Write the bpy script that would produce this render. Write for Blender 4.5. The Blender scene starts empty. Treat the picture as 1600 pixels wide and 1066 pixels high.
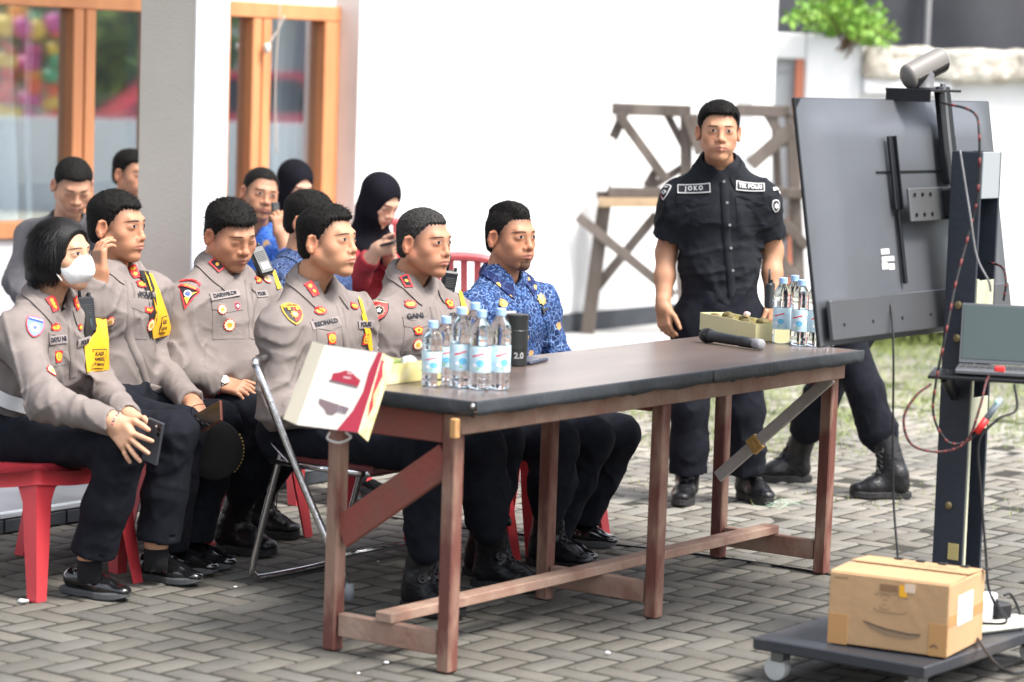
import bpy, bmesh, math, random
import numpy as np
from mathutils import Vector, Matrix
from mathutils.bvhtree import BVHTree
random.seed(7); np.random.seed(7)
SC = bpy.context.scene; COL = SC.collection
# ------------------------------------------------------------------ camera
FPX, PITCH, ROLL, H = 4234.8, .1003, .0324, 1.6948
_cp, _sp = math.cos(PITCH), math.sin(PITCH); _c, _s = math.cos(ROLL), math.sin(ROLL)
CAMF = np.array([0, _cp, -_sp]); _r = np.array([1., 0, 0]); _u = np.array([0, _sp, _cp])
CAMR = _c*_r + _s*_u; CAMU = -_s*_r + _c*_u
cam = bpy.data.cameras.new('camera'); camo = bpy.data.objects.new('camera', cam); COL.objects.link(camo)
M4 = Matrix.Identity(4)
for _i in range(3):
    M4[_i][0] = CAMR[_i]; M4[_i][1] = CAMU[_i]; M4[_i][2] = -CAMF[_i]
M4[2][3] = H
camo.matrix_world = M4
cam.sensor_width = 36; cam.lens = FPX/1600*36; cam.clip_end = 500; cam.clip_start = .1
cam.dof.use_dof = True; cam.dof.focus_distance = 9.2; cam.dof.aperture_fstop = 2.6
SC.camera = camo
# ------------------------------------------------------------------ world, sun
SUN_EL, SUN_AZ = math.radians(56), math.radians(122)      # azimuth from +Y clockwise: the sun stands to the right
w = bpy.data.worlds.new("World"); SC.world = w; w.use_nodes = True
_n = w.node_tree.nodes; _n.clear()
_sky = _n.new('ShaderNodeTexSky'); _sky.sky_type = 'NISHITA'; _sky.sun_disc = False
_sky.sun_elevation = SUN_EL; _sky.sun_rotation = SUN_AZ; _sky.air_density = 1.0; _sky.dust_density = 4.0
_hs = _n.new('ShaderNodeHueSaturation'); _hs.inputs['Saturation'].default_value = .45
_bg = _n.new('ShaderNodeBackground'); _bg.inputs['Strength'].default_value = .15
_wo = _n.new('ShaderNodeOutputWorld')
w.node_tree.links.new(_sky.outputs[0], _hs.inputs['Color']); w.node_tree.links.new(_hs.outputs[0], _bg.inputs[0]); w.node_tree.links.new(_bg.outputs[0], _wo.inputs[0])
sl = bpy.data.lights.new('sun', 'SUN'); sl.energy = 2.0; sl.angle = math.radians(14); sl.color = (1, .95, .88)
so = bpy.data.objects.new('sun', sl); COL.objects.link(so)
_sd = Vector((math.sin(SUN_AZ)*math.cos(SUN_EL), math.cos(SUN_AZ)*math.cos(SUN_EL), math.sin(SUN_EL)))
so.rotation_euler = _sd.to_track_quat('Z', 'Y').to_euler(); so.location = _sd*30
SC.view_settings.view_transform = 'Standard'; SC.view_settings.look = 'None'; SC.view_settings.exposure = 1.3; SC.view_settings.gamma = 1
SC.cycles.use_denoising = True; SC.cycles.max_bounces = 8; SC.cycles.transparent_max_bounces = 16
SC.cycles.caustics_reflective = False; SC.cycles.caustics_refractive = False
# ------------------------------------------------------------------ places
A = np.array
CAMP = A([0, 0, H])
_a = .6273
D = A([math.sin(_a), math.cos(_a), 0.]); N = A([D[1], -D[0], 0.]); Z = A([0, 0, 1.])
ORG = A([-.1535, 7.497, 0.])
def G(t, s, z=0): return ORG + N*t + D*s + Z*z            # yard frame: t to the right of the audience, s along the rows
def ray(px, py):
    v = CAMF + CAMR*(px-800)/FPX + CAMU*(533-py)/FPX
    return v/v[1]
def PY(px, py, Y): return CAMP + ray(px, py)*Y
def PS(px, py, s):
    v = ray(px, py); return CAMP + v*((s-(CAMP-ORG)@D)/(v@D))
def PT(px, py, t):
    v = ray(px, py); return CAMP + v*((t-(CAMP-ORG)@N)/(v@N))
def PG(px, py, z=0):
    v = ray(px, py); return CAMP + v*((z-H)/v[2])
def J(a):
    if len(a) == 4: return A(a[1:], float)
    return PY(*a) if abs(a[2]) > 6 else PS(*a)
def unit(v): v = A(v, float); return v/(np.linalg.norm(v)+1e-12)
# ------------------------------------------------------------------ materials
def _nt(name):
    m = bpy.data.materials.new(name); m.use_nodes = True
    nt = m.node_tree; return m, nt, nt.nodes['Principled BSDF']
def mat(name, col, rough=.6, metal=0, col2=None, scale=8, bump=0, bscale=40, spec=.5, coat=0, detail=4, lo=.35, hi=.65, stretch=None, attr=None):
    m, nt, b = _nt(name); N_ = nt.nodes; L = nt.links
    b.inputs['Base Color'].default_value = (*col, 1); b.inputs['Roughness'].default_value = rough
    b.inputs['Metallic'].default_value = metal; b.inputs['Specular IOR Level'].default_value = spec
    b.inputs['Coat Weight'].default_value = coat
    tc = N_.new('ShaderNodeTexCoord'); src = tc.outputs['Object']
    if stretch:
        mp = N_.new('ShaderNodeMapping'); mp.inputs['Scale'].default_value = stretch; L.new(src, mp.inputs[0]); src = mp.outputs[0]
    if col2 is not None:
        nz = N_.new('ShaderNodeTexNoise'); nz.inputs['Scale'].default_value = scale; nz.inputs['Detail'].default_value = detail; L.new(src, nz.inputs[0])
        cr = N_.new('ShaderNodeValToRGB'); cr.color_ramp.elements[0].position = lo; cr.color_ramp.elements[1].position = hi
        cr.color_ramp.elements[0].color = (*col, 1); cr.color_ramp.elements[1].color = (*col2, 1)
        L.new(nz.outputs['Fac'], cr.inputs[0]); L.new(cr.outputs[0], b.inputs['Base Color'])
    if attr:
        at = N_.new('ShaderNodeAttribute'); at.attribute_name = attr
        mx = N_.new('ShaderNodeMix'); mx.data_type = 'RGBA'; mx.blend_type = 'MULTIPLY'; mx.inputs[0].default_value = 1
        if col2 is not None: L.new(cr.outputs[0], mx.inputs[6])
        else: mx.inputs[6].default_value = (*col, 1)
        L.new(at.outputs['Color'], mx.inputs[7]); L.new(mx.outputs[2], b.inputs['Base Color'])
    if bump:
        n2 = N_.new('ShaderNodeTexNoise'); n2.inputs['Scale'].default_value = bscale; n2.inputs['Detail'].default_value = 3; L.new(src, n2.inputs[0])
        bp = N_.new('ShaderNodeBump'); bp.inputs['Strength'].default_value = bump; bp.inputs['Distance'].default_value = .01
        L.new(n2.outputs['Fac'], bp.inputs['Height']); L.new(bp.outputs[0], b.inputs['Normal'])
    return m
_mc = {}
def flat(col, rough=.6, metal=0):
    k = (tuple(round(c, 3) for c in col), rough, metal)
    if k not in _mc: _mc[k] = mat('tint', col, rough, metal, bump=.08, bscale=300)
    return _mc[k]
# ------------------------------------------------------------------ objects
WM = {}
def thing(name, label, cat, loc, heading=None, group=None):
    o = bpy.data.objects.new(name, None); COL.objects.link(o); o.empty_display_size = .2
    h = 0 if heading is None else heading
    m = Matrix.Translation(Vector(loc)) @ Matrix.Rotation(h, 4, 'Z'); o.matrix_world = m
    WM[o.name] = m.inverted()
    o['label'] = label; o['category'] = cat
    if group: o['group'] = group
    return o
def mkmesh(name, V, F, mats, midx=None, smooth=True, cols=None):
    me = bpy.data.meshes.new(name)
    if isinstance(F, np.ndarray):
        k = F.shape[1]
        me.vertices.add(len(V)); me.vertices.foreach_set('co', np.asarray(V, np.float32).ravel())
        me.loops.add(F.size); me.loops.foreach_set('vertex_index', F.ravel().astype(np.int32))
        me.polygons.add(len(F)); me.polygons.foreach_set('loop_start', np.arange(0, F.size, k, dtype=np.int32))
        me.update(calc_edges=True)
    else:
        me.from_pydata([tuple(v) for v in V], [], [tuple(f) for f in F]); me.update()
    for m in (mats if isinstance(mats, (list, tuple)) else [mats]): me.materials.append(m)
    if midx is not None: me.polygons.foreach_set('material_index', np.asarray(midx, np.int32))
    if smooth: me.polygons.foreach_set('use_smooth', np.ones(len(me.polygons), bool))
    if cols is not None:
        ca = me.color_attributes.new('Col', 'FLOAT_COLOR', 'POINT')
        c4 = np.ones((len(V), 4), np.float32); c4[:, :3] = cols; ca.data.foreach_set('color', c4.ravel())
    return me
def put(name, V, F, mats, parent=None, midx=None, smooth=True, cols=None, origin=None):
    """link one mesh; V in world coordinates"""
    V = np.asarray(V, float)
    if parent is not None:
        key = parent.name
        im = A(WM[key]); V = V@im[:3, :3].T + im[:3, 3]
    elif origin is not None: V = V - A(origin)
    o = bpy.data.objects.new(name, mkmesh(name, V, F, mats, midx, smooth, cols)); COL.objects.link(o)
    if parent is not None: o.parent = parent; WM[o.name] = WM[parent.name]
    elif origin is not None: o.location = tuple(origin)
    return o
def tag(o, label, cat, group=None, kind=None):
    if label: o['label'] = label
    if cat: o['category'] = cat
    if group: o['group'] = group
    if kind: o['kind'] = kind
    return o
class MB:
    def __init__(s): s.V = []; s.F = []; s.I = []; s.mats = []; s.n = 0
    def mi(s, m):
        if m not in s.mats: s.mats.append(m)
        return s.mats.index(m)
    def add(s, V, F, m):
        V = np.asarray(V, float); i = s.mi(m)
        s.V.append(V)
        for f in F: s.F.append(tuple(int(x)+s.n for x in f)); s.I.append(i)
        s.n += len(V); return s
    def box(s, c, sz, m, R=None, bev=.003):
        """c centre (world), sz full size, R 3x3 columns = axes"""
        R = np.eye(3) if R is None else A(R, float); h = A(sz, float)/2; b = min(bev, h.min()*.45)
        V = []; F = []
        idx = {}
        for sx in (-1, 1):
            for sy in (-1, 1):
                for sz_ in (-1, 1):
                    for ax in range(3):
                        p = A([sx*(h[0]-b), sy*(h[1]-b), sz_*(h[2]-b)]); sg = (sx, sy, sz_)
                        p[ax] = sg[ax]*h[ax]; idx[(sx, sy, sz_, ax)] = len(V); V.append(p)
        for ax in range(3):
            o = [a for a in range(3) if a != ax]
            for sg in (-1, 1):
                q = []
                for (u, v) in ((-1, -1), (1, -1), (1, 1), (-1, 1)):
                    k = [0, 0, 0]; k[ax] = sg; k[o[0]] = u; k[o[1]] = v; q.append(idx[(*k, ax)])
                F.append(q if (sg > 0) == (ax != 1) else q[::-1])
        for ax in range(3):          # edges along ax
            o = [a for a in range(3) if a != ax]
            for u in (-1, 1):
                for v in (-1, 1):
                    k0 = [0]*3; k1 = [0]*3
                    k0[ax] = -1; k1[ax] = 1; k0[o[0]] = k1[o[0]] = u; k0[o[1]] = k1[o[1]] = v
                    F.append([idx[(*k0, o[0])], idx[(*k1, o[0])], idx[(*k1, o[1])], idx[(*k0, o[1])]])
        for sx in (-1, 1):
            for sy in (-1, 1):
                for sz_ in (-1, 1): F.append([idx[(sx, sy, sz_, a)] for a in range(3)])
        V = A(V)
        F2 = []
        for f in F:                  # orient outward
            p = V[list(f)]; nn = np.cross(p[1]-p[0], p[2]-p[0])
            F2.append(f if nn@p.mean(0) > 0 else f[::-1])
        return s.add(V@R.T + A(c, float), F2, m)
    def beam(s, a, b, w, h, m, up=(0, 0, 1), bev=.003):
        a = A(a, float); b = A(b, float); x = unit(b-a); y = unit(np.cross(up, x)); z = np.cross(x, y)
        return s.box((a+b)/2, (np.linalg.norm(b-a), w, h), m, np.stack([x, y, z], 1), bev)
    def tube(s, path, r, m, n=10, closed=False, caps=True):
        P = A(path, float); k = len(P); r = np.broadcast_to(A(r, float), (k,))
        T = np.gradient(P, axis=0) if not closed else np.roll(P, -1, 0)-np.roll(P, 1, 0)
        T = T/(np.linalg.norm(T, axis=1)[:, None]+1e-12)
        u = np.cross(T[0], [0, 0, 1.]); u = unit(u if np.linalg.norm(u) > .1 else np.cross(T[0], [1., 0, 0]))
        V = []
        for i in range(k):
            u = unit(u - (u@T[i])*T[i]); v = np.cross(T[i], u)
            for j in range(n):
                an = 2*math.pi*j/n; V.append(P[i] + r[i]*(u*math.cos(an)+v*math.sin(an)))
        F = []
        for i in range(k if closed else k-1):
            for j in range(n):
                i2 = (i+1) % k
                F.append((i*n+j, i*n+(j+1) % n, i2*n+(j+1) % n, i2*n+j))
        if caps and not closed: F.append(tuple(range(n))[::-1]); F.append(tuple(range((k-1)*n, k*n)))
        return s.add(V, F, m)
    def lathe(s, c, prof, m, n=24, R=None, ax=(1, 1)):
        R = np.eye(3) if R is None else A(R, float); V = []; F = []
        for (r, z) in prof:
            for j in range(n):
                an = 2*math.pi*j/n; V.append((r*math.cos(an)*ax[0], r*math.sin(an)*ax[1], z))
        for i in range(len(prof)-1):
            for j in range(n): F.append((i*n+j, i*n+(j+1) % n, (i+1)*n+(j+1) % n, (i+1)*n+j))
        F.append(tuple(range(n))[::-1]); F.append(tuple(range((len(prof)-1)*n, len(prof)*n)))
        return s.add(A(V)@R.T + A(c, float), F, m)
    def prism(s, poly, c, R, h, m):
        """poly 2D in R's x,y plane extruded along R's z by h"""
        P = A([(x, y, 0) for x, y in poly]); k = len(P); V = np.concatenate([P, P+[0, 0, h]])
        F = [tuple(range(k))[::-1], tuple(range(k, 2*k))]+[(i, (i+1) % k, (i+1) % k+k, i+k) for i in range(k)]
        return s.add(V@A(R).T + A(c, float), F, m)
    def quad(s, a, b, c, d, m): return s.add([a, b, c, d], [(0, 1, 2, 3)], m)
    def build(s, name, parent=None, smooth=False, origin=None):
        return put(name, np.concatenate(s.V), s.F, s.mats, parent, s.I, smooth, None, origin)
GR = np.stack([N, D, Z], 1)          # yard axes
def spline(pts, n=60):
    P = [A(p, float) for p in pts]; P = [2*P[0]-P[1]]+P+[2*P[-1]-P[-2]]; out = []
    m = len(P)-3
    for i in range(m):
        for t in np.linspace(0, 1, max(2, n//m), endpoint=(i == m-1)):
            a, b, c, d = P[i:i+4]
            out.append(.5*((2*b)+(-a+c)*t+(2*a-5*b+4*c-d)*t*t+(-a+3*b-3*c+d)*t**3))
    return A(out)
# ------------------------------------------------------------------ signed distance modelling
def ln(v): return np.sqrt(np.einsum('ij,ij->i', v, v))
def rc(a, b, ra, rb):
    a = A(a, np.float32); b = A(b, np.float32); ab = b-a; L = float(ab@ab)+1e-9
    def f(p):
        q = p-a; t = np.clip(q@ab/L, 0, 1); return ln(q-t[:, None]*ab)-(ra+(rb-ra)*t)
    return f
def sph(c, r): return rc(c, A(c)+[1e-5, 0, 0], r, r)
def ell(c, R, rad):
    c = A(c, np.float32); R = A(R, np.float32); rad = A(rad, np.float32)
    def f(p):
        q = (p-c)@R; k0 = ln(q/rad); k1 = ln(q/rad**2)+1e-9; return k0*(k0-1)/k1
    return f
def ec(a, b, side, ra, rb, cap=None):
    """ellipse-section limb from a to b; ra, rb = (half width along side, half depth)"""
    a = A(a, float); b = A(b, float); ax = unit(b-a); sd = unit(A(side)-(A(side)@ax)*ax); fr = np.cross(ax, sd)
    ab = (b-a).astype(np.float32); L = float(ab@ab); a = a.astype(np.float32); R = np.stack([sd, fr, ax], 1).astype(np.float32)
    def f(p):
        q = p-a; t = np.clip(q@ab/L, 0, 1); q = (q-t[:, None]*ab)@R
        w = ra[0]+(rb[0]-ra[0])*t; d = ra[1]+(rb[1]-ra[1])*t; c = d if cap is None else np.full_like(d, cap)
        rad = np.stack([w, d, c], 1); k0 = ln(q/rad); k1 = ln(q/rad**2)+1e-9
        return k0*(k0-1)/k1
    return f
def rbox(c, R, h, r):
    c = A(c, np.float32); R = A(R, np.float32); h = A(h, np.float32)-r
    def f(p):
        q = np.abs((p-c)@R)-h; return ln(np.maximum(q, 0))+np.minimum(q.max(1), 0)-r
    return f
def plane(c, n):     # negative on the side the normal points away from
    c = A(c, np.float32); n = unit(n).astype(np.float32)
    return lambda p: (p-c)@n
def smin(a, b, k):
    if k <= 0: return np.minimum(a, b)
    h = np.maximum(k-np.abs(a-b), 0)/k; return np.minimum(a, b)-h*h*k*.25
def smax(a, b, k): return -smin(-a, -b, k)
def U(items, k=.02):
    """smooth union; items = functions or (function, k)"""
    def f(p):
        d = None
        for it in items:
            g, kk = it if isinstance(it, tuple) else (it, k)
            v = g(p); d = v if d is None else smin(d, v, kk)
        return d
    return f
def cut(f, g, k=.004): return lambda p: smax(f(p), -g(p), k)
def isect(f, g, k=.004): return lambda p: smax(f(p), g(p), k)
def inflate(f, r): return lambda p: f(p)-r
def mesh_sdf(f, lo, hi, h):
    lo = A(lo, float); hi = A(hi, float)
    n = np.maximum(((hi-lo)/h).astype(int)+2, 5); c = 4
    n = ((n+c-1)//c)*c
    nc = n//c+1
    def grid(o, st, m):
        g = np.stack(np.meshgrid(*[o[i]+st*np.arange(m[i]) for i in range(3)], indexing='ij'), -1)
        return g.reshape(-1, 3).astype(np.float32)
    # coarse cell centres
    cc = f(grid(lo+h*(c-1)/2, h*c, n//c)).reshape(n//c)
    F = np.repeat(np.repeat(np.repeat(cc, c, 0), c, 1), c, 2).astype(np.float32)
    near = np.abs(F) < h*c*1.15+.004
    idx = np.argwhere(near)
    F[near] = f((lo+idx*h).astype(np.float32))
    return surfnet(F, lo, h)
def surfnet(F, lo, h):
    S = F < 0; nx, ny, nz = F.shape
    cs = np.zeros((nx-1, ny-1, nz-1), np.int8)
    for i in (0, 1):
        for j in (0, 1):
            for k in (0, 1): cs += S[i:nx-1+i, j:ny-1+j, k:nz-1+k]
    act = (cs > 0) & (cs < 8); ids = -np.ones(act.shape, np.int64); I = np.argwhere(act); ids[act] = np.arange(len(I))
    acc = np.zeros((len(I), 3)); cnt = np.zeros(len(I))
    for ax in range(3):
        o = [a for a in range(3) if a != ax]
        for u in (0, 1):
            for v in (0, 1):
                a = I.copy(); a[:, o[0]] += u; a[:, o[1]] += v; b = a.copy(); b[:, ax] += 1
                fa = F[tuple(a.T)]; fb = F[tuple(b.T)]; m = (fa < 0) != (fb < 0)
                t = fa[m]/(fa[m]-fb[m]); p = a[m].astype(float); p[:, ax] += t
                acc[m] += p; cnt[m] += 1
    V = lo + h*acc/np.maximum(cnt, 1)[:, None]
    Q = []
    for ax in range(3):
        o = [(ax+1) % 3, (ax+2) % 3]
        sl0 = [slice(None)]*3; sl1 = [slice(None)]*3; sl0[ax] = slice(0, -1); sl1[ax] = slice(1, None)
        for q in o: sl0[q] = slice(1, -1); sl1[q] = slice(1, -1)
        a = S[tuple(sl0)]; b = S[tuple(sl1)]; E = np.argwhere(a != b)
        if not len(E): continue
        inn = a[tuple(E.T)]; E = E.copy(); E[:, o[0]] += 1; E[:, o[1]] += 1
        def cell(du, dv):
            c = E.copy(); c[:, o[0]] -= du; c[:, o[1]] -= dv; return ids[tuple(c.T)]
        q = np.stack([cell(1, 1), cell(0, 1), cell(0, 0), cell(1, 0)], 1)
        q[~inn] = q[~inn][:, ::-1]
        Q.append(q)
    Q = np.concatenate(Q) if Q else np.zeros((0, 4), int)
    Q = Q[(Q >= 0).all(1)]
    return V, Q
def joinm(parts):
    V = []; F = []; n = 0
    for v, f in parts: V.append(v); F.append(f+n); n += len(v)
    return np.concatenate(V), np.concatenate(F)
def bvh(V, F): return BVHTree.FromPolygons([tuple(v) for v in V], [tuple(int(x) for x in f) for f in F])
def folds(seed, amp=.003, freq=30, axis=None, pw=3):
    """thin raised creases: bent families of ridges"""
    rs = np.random.RandomState(seed); ds = []
    for i in range(4):
        d = rs.normal(size=3)
        if axis is not None: d = d*.35+unit(axis)*rs.choice([-1, 1])
        e = rs.normal(size=3)
        ds.append(((unit(d)*freq*rs.uniform(.6, 1.3)*.5).astype(np.float32), (unit(e)*freq*.42).astype(np.float32), (unit(np.cross(d, e))*freq*.3).astype(np.float32), rs.uniform(0, 6.28), rs.uniform(.6, 1)))
    def f(p):
        o = 0
        for d, g, g2, ph, a_ in ds:
            r = 1-np.abs(np.sin((p@d)+1.7*np.sin(p@g+ph)+.8*np.sin(p@g2*2.3+ph*2)))
            o = o+a_*r**pw*(.5+.5*np.sin(p@g2*1.3+ph*3))
        return -o*amp
    return f
def blob(c, r):      # weight, 1 at c falling to 0
    c = A(c, np.float32)
    return lambda p: np.exp(-((p-c)**2).sum(1)/(r*r))
# ------------------------------------------------------------------ flat shapes laid on cloth
def circ(r, n=20, sx=1): return [(r*sx*math.cos(2*math.pi*i/n), r*math.sin(2*math.pi*i/n)) for i in range(n)]
def rect(w, h, n=3):
    a, b = w/2, h/2; o = []
    for (x0, y0), (x1, y1) in (((-a, -b), (a, -b)), ((a, -b), (a, b)), ((a, b), (-a, b)), ((-a, b), (-a, -b))):
        o += [(x0+(x1-x0)*i/n, y0+(y1-y0)*i/n) for i in range(n)]
    return o
def shield(w, h): return [(x*w/2, y*h/2) for x, y in ((-.9, .82), (-.5, .95), (0, 1), (.5, .95), (.9, .82), (1, .3), (.93, -.1), (.7, -.55), (.35, -.85), (0, -1), (-.35, -.85), (-.7, -.55), (-.93, -.1), (-1, .3))]
def star(n, r, q=.6, a0=0): return [((r if i % 2 == 0 else r*q)*math.sin(a0+math.pi*i/n), (r if i % 2 == 0 else r*q)*math.cos(a0+math.pi*i/n)) for i in range(2*n)][::-1]
def off(poly, dx, dy, s=1): return [(x*s+dx, y*s+dy) for x, y in poly]
def textmesh(body, size, bold=.0, sx=1.0, font_shear=0):
    cu = bpy.data.curves.new('t', 'FONT'); cu.body = body; cu.size = size; cu.align_x = 'CENTER'; cu.align_y = 'CENTER'; cu.offset = bold; cu.resolution_u = 3; cu.shear = font_shear
    o = bpy.data.objects.new('t', cu); COL.objects.link(o)
    dg = bpy.context.evaluated_depsgraph_get(); me = bpy.data.meshes.new_from_object(o.evaluated_get(dg))
    V = A([v.co[:2] for v in me.vertices]) if len(me.vertices) else np.zeros((0, 2)); F = [tuple(p.vertices) for p in me.polygons]
    bpy.data.objects.remove(o); bpy.data.curves.remove(cu); bpy.data.meshes.remove(me)
    V = V*[sx, 1]
    return V, F
class Laid:
    """a patch laid on a surface: layers of shapes and writing follow the surface"""
    def __init__(s, tree, C, Nn, up, roll=0, lift0=.0045):
        s.t = tree; s.C = A(C); s.N = unit(Nn); up = A(up, float); u = unit(np.cross(up, s.N)); v = np.cross(s.N, u)
        c, q = math.cos(roll), math.sin(roll); s.U = u*c+v*q; s.W = -u*q+v*c; s.mb = MB(); s.lift = lift0; s.fit = None
    def smooth(s, w_, h_):
        pts = []; hs = []
        for i in range(9):
            for k in range(4):
                x, y = (i/8-.5)*w_, (k/3-.5)*h_; p = s.pt(x, y, 0); pts.append((1, x, y, x*x, x*y, y*y)); hs.append((p-(s.C+s.U*x+s.W*y))@s.N)
        M = A(pts); hs = A(hs); c = np.linalg.lstsq(M, hs, rcond=None)[0]; r = hs-M@c; c[0] += min(max(r.max(), 0), .009); s.fit = c; return s
    def pt(s, x, y, lift):
        if s.fit is not None: return s.C+s.U*x+s.W*y+s.N*(A([1, x, y, x*x, x*y, y*y])@s.fit+lift)
        o = s.C+s.U*x+s.W*y+s.N*.06
        h = s.t.ray_cast(Vector(o), Vector(-s.N), .14)
        if h[0] is None:
            h = s.t.find_nearest(Vector(s.C+s.U*x+s.W*y))
            return A(h[0])+s.N*lift
        n = A(h[1]); n = n if n@s.N > 0 else -n
        return A(h[0])+unit(n*.5+s.N)*lift
    def shape(s, poly, m, thick=.001, rings=(.5,), sub=2):
        poly2 = []
        for i in range(len(poly)):
            a, b = poly[i], poly[(i+1) % len(poly)]
            for q in range(sub): poly2.append((a[0]+(b[0]-a[0])*q/sub, a[1]+(b[1]-a[1])*q/sub))
        poly = poly2
        s.lift += thick; k = len(poly); cx = sum(p[0] for p in poly)/k; cy = sum(p[1] for p in poly)/k
        V = [s.pt(cx, cy, s.lift)]; rr = list(rings)+[1]
        for r in rr:
            for x, y in poly: V.append(s.pt(cx+(x-cx)*r, cy+(y-cy)*r, s.lift))
        for x, y in poly: V.append(s.pt(x, y, s.lift-thick-.002))
        F = [(0, 1+i, 1+(i+1) % k) for i in range(k)]
        for q in range(len(rr)):
            a = 1+q*k; b = a+k
            for i in range(k): F.append((a+i, b+i, b+(i+1) % k, a+(i+1) % k))
        V = A(V); nn = np.cross(V[F[0][1]]-V[0], V[F[0][2]]-V[0])
        if nn@s.N < 0: F = [f[::-1] for f in F]
        s.mb.add(V, F, m); return s
    def text(s, body, size, m, dx=0, dy=0, bold=.0, sx=1.0, lift=.0007):
        V, F = textmesh(body, size, bold, sx)
        if not len(V): return s
        L = s.lift+lift
        W = A([s.pt(x+dx, y+dy, L) for x, y in V]); a = [f for f in F]
        p = W[list(a[0])]
        if np.cross(p[1]-p[0], p[2]-p[0])@s.N < 0: a = [f[::-1] for f in a]
        s.mb.add(W, a, m); return s
    def build(s, name, parent): return s.mb.build(name, parent, smooth=False)
def hitpx(tree, px, py):
    v = unit(ray(px, py)); h = tree.ray_cast(Vector(CAMP), Vector(v), 40)
    if h[0] is None: return None, None
    P = A(h[0]); n = A(h[1]); k = 1; ns = n if n@v < 0 else -n
    for dx, dy in ((8, 0), (-8, 0), (0, 8), (0, -8)):
        g = tree.ray_cast(Vector(CAMP), Vector(unit(ray(px+dx, py+dy))), 40)
        if g[0] is not None and np.linalg.norm(A(g[0])-P) < .06:
            m = A(g[1]); ns = ns+(m if m@v < 0 else -m)
    return P, unit(ns)
# ================================================================== people library
def face_dir(phi, th=0):
    p, t = math.radians(phi), math.radians(th); return A([math.sin(p)*math.cos(t), -math.cos(p)*math.cos(t), math.sin(t)])
def head_frame(phi, th=0, roll=0):
    f = face_dir(phi, th); l = unit(np.cross(Z, f)); u = np.cross(f, l); r = math.radians(roll)
    l2 = l*math.cos(r)+u*math.sin(r); return np.stack([f, l2, np.cross(f, l2)], 1)
def hash3(p, s=1.0, f=60):
    p = p*f; return (np.sin(p[:, 0]*1.3+2*np.sin(p[:, 1]*.9+s))+np.sin(p[:, 1]*1.7+2*np.sin(p[:, 2]*1.1+s*2))+np.sin(p[:, 2]*1.5+2*np.sin(p[:, 0]*1.2+s*3)))/3
M_skin = mat('skin', (1, 1, 1), .52, spec=.4, attr='Col', bump=.12, bscale=260)
M_skin.node_tree.nodes['Principled BSDF'].inputs['Subsurface Weight'].default_value = .12
M_skin.node_tree.nodes['Principled BSDF'].inputs['Subsurface Scale'].default_value = .006
M_hair = mat('hair', (.006, .0055, .0055), .75, spec=.12, col2=(.014, .013, .012), scale=180)
M_hairg = mat('greying_hair', (.02, .019, .019), .75, spec=.15, col2=(.12, .115, .11), scale=260, lo=.48, hi=.8)
M_bob = mat('bob_hair', (.004, .004, .005), .45, spec=.25, col2=(.010, .009, .009), scale=60, stretch=(6, 6, .5), bump=.3, bscale=60)
M_eyew = mat('eye_white', (.42, .38, .36), .25); M_iris = mat('iris', (.010, .007, .005), .3, spec=.25)
M_lash = mat('lash', (.012, .01, .01), .6); M_brow = mat('eyebrow_hair', (.045, .030, .024), .9, col2=(.12, .07, .05), scale=700)
def ear_items(sy, g=1.0):
    R = head_frame(90, 0)  # local axes basis below
    a = math.radians(24)*sy; f = A([math.cos(a), -math.sin(a)*1.0, 0]); l = A([math.sin(a), math.cos(a), 0])
    tl = math.radians(-14); f2 = f*math.cos(tl)+Z*math.sin(tl); z2 = -f*math.sin(tl)+Z*math.cos(tl)
    R = np.stack([f2, l, z2], 1); c = A([-.014, sy*.081*g, -.004])
    out = [(ell(c, R, (.0195, .0080, .0335)), .006), (rc(c+R@A([-.012, sy*.004, .018]), c+R@A([-.014, sy*.004, -.012]), .005, .004), .004), (rc(c+R@A([-.012, sy*.004, .02]), c+R@A([.008, sy*.002, .026]), .005, .004), .004), (sph(c+R@A([.002, sy*.001, -.028]), .0075), .005)]
    sub = ell(c+R@A([.003, sy*.0070, .003]), R, (.0095, .0065, .018))
    return out, sub
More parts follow.
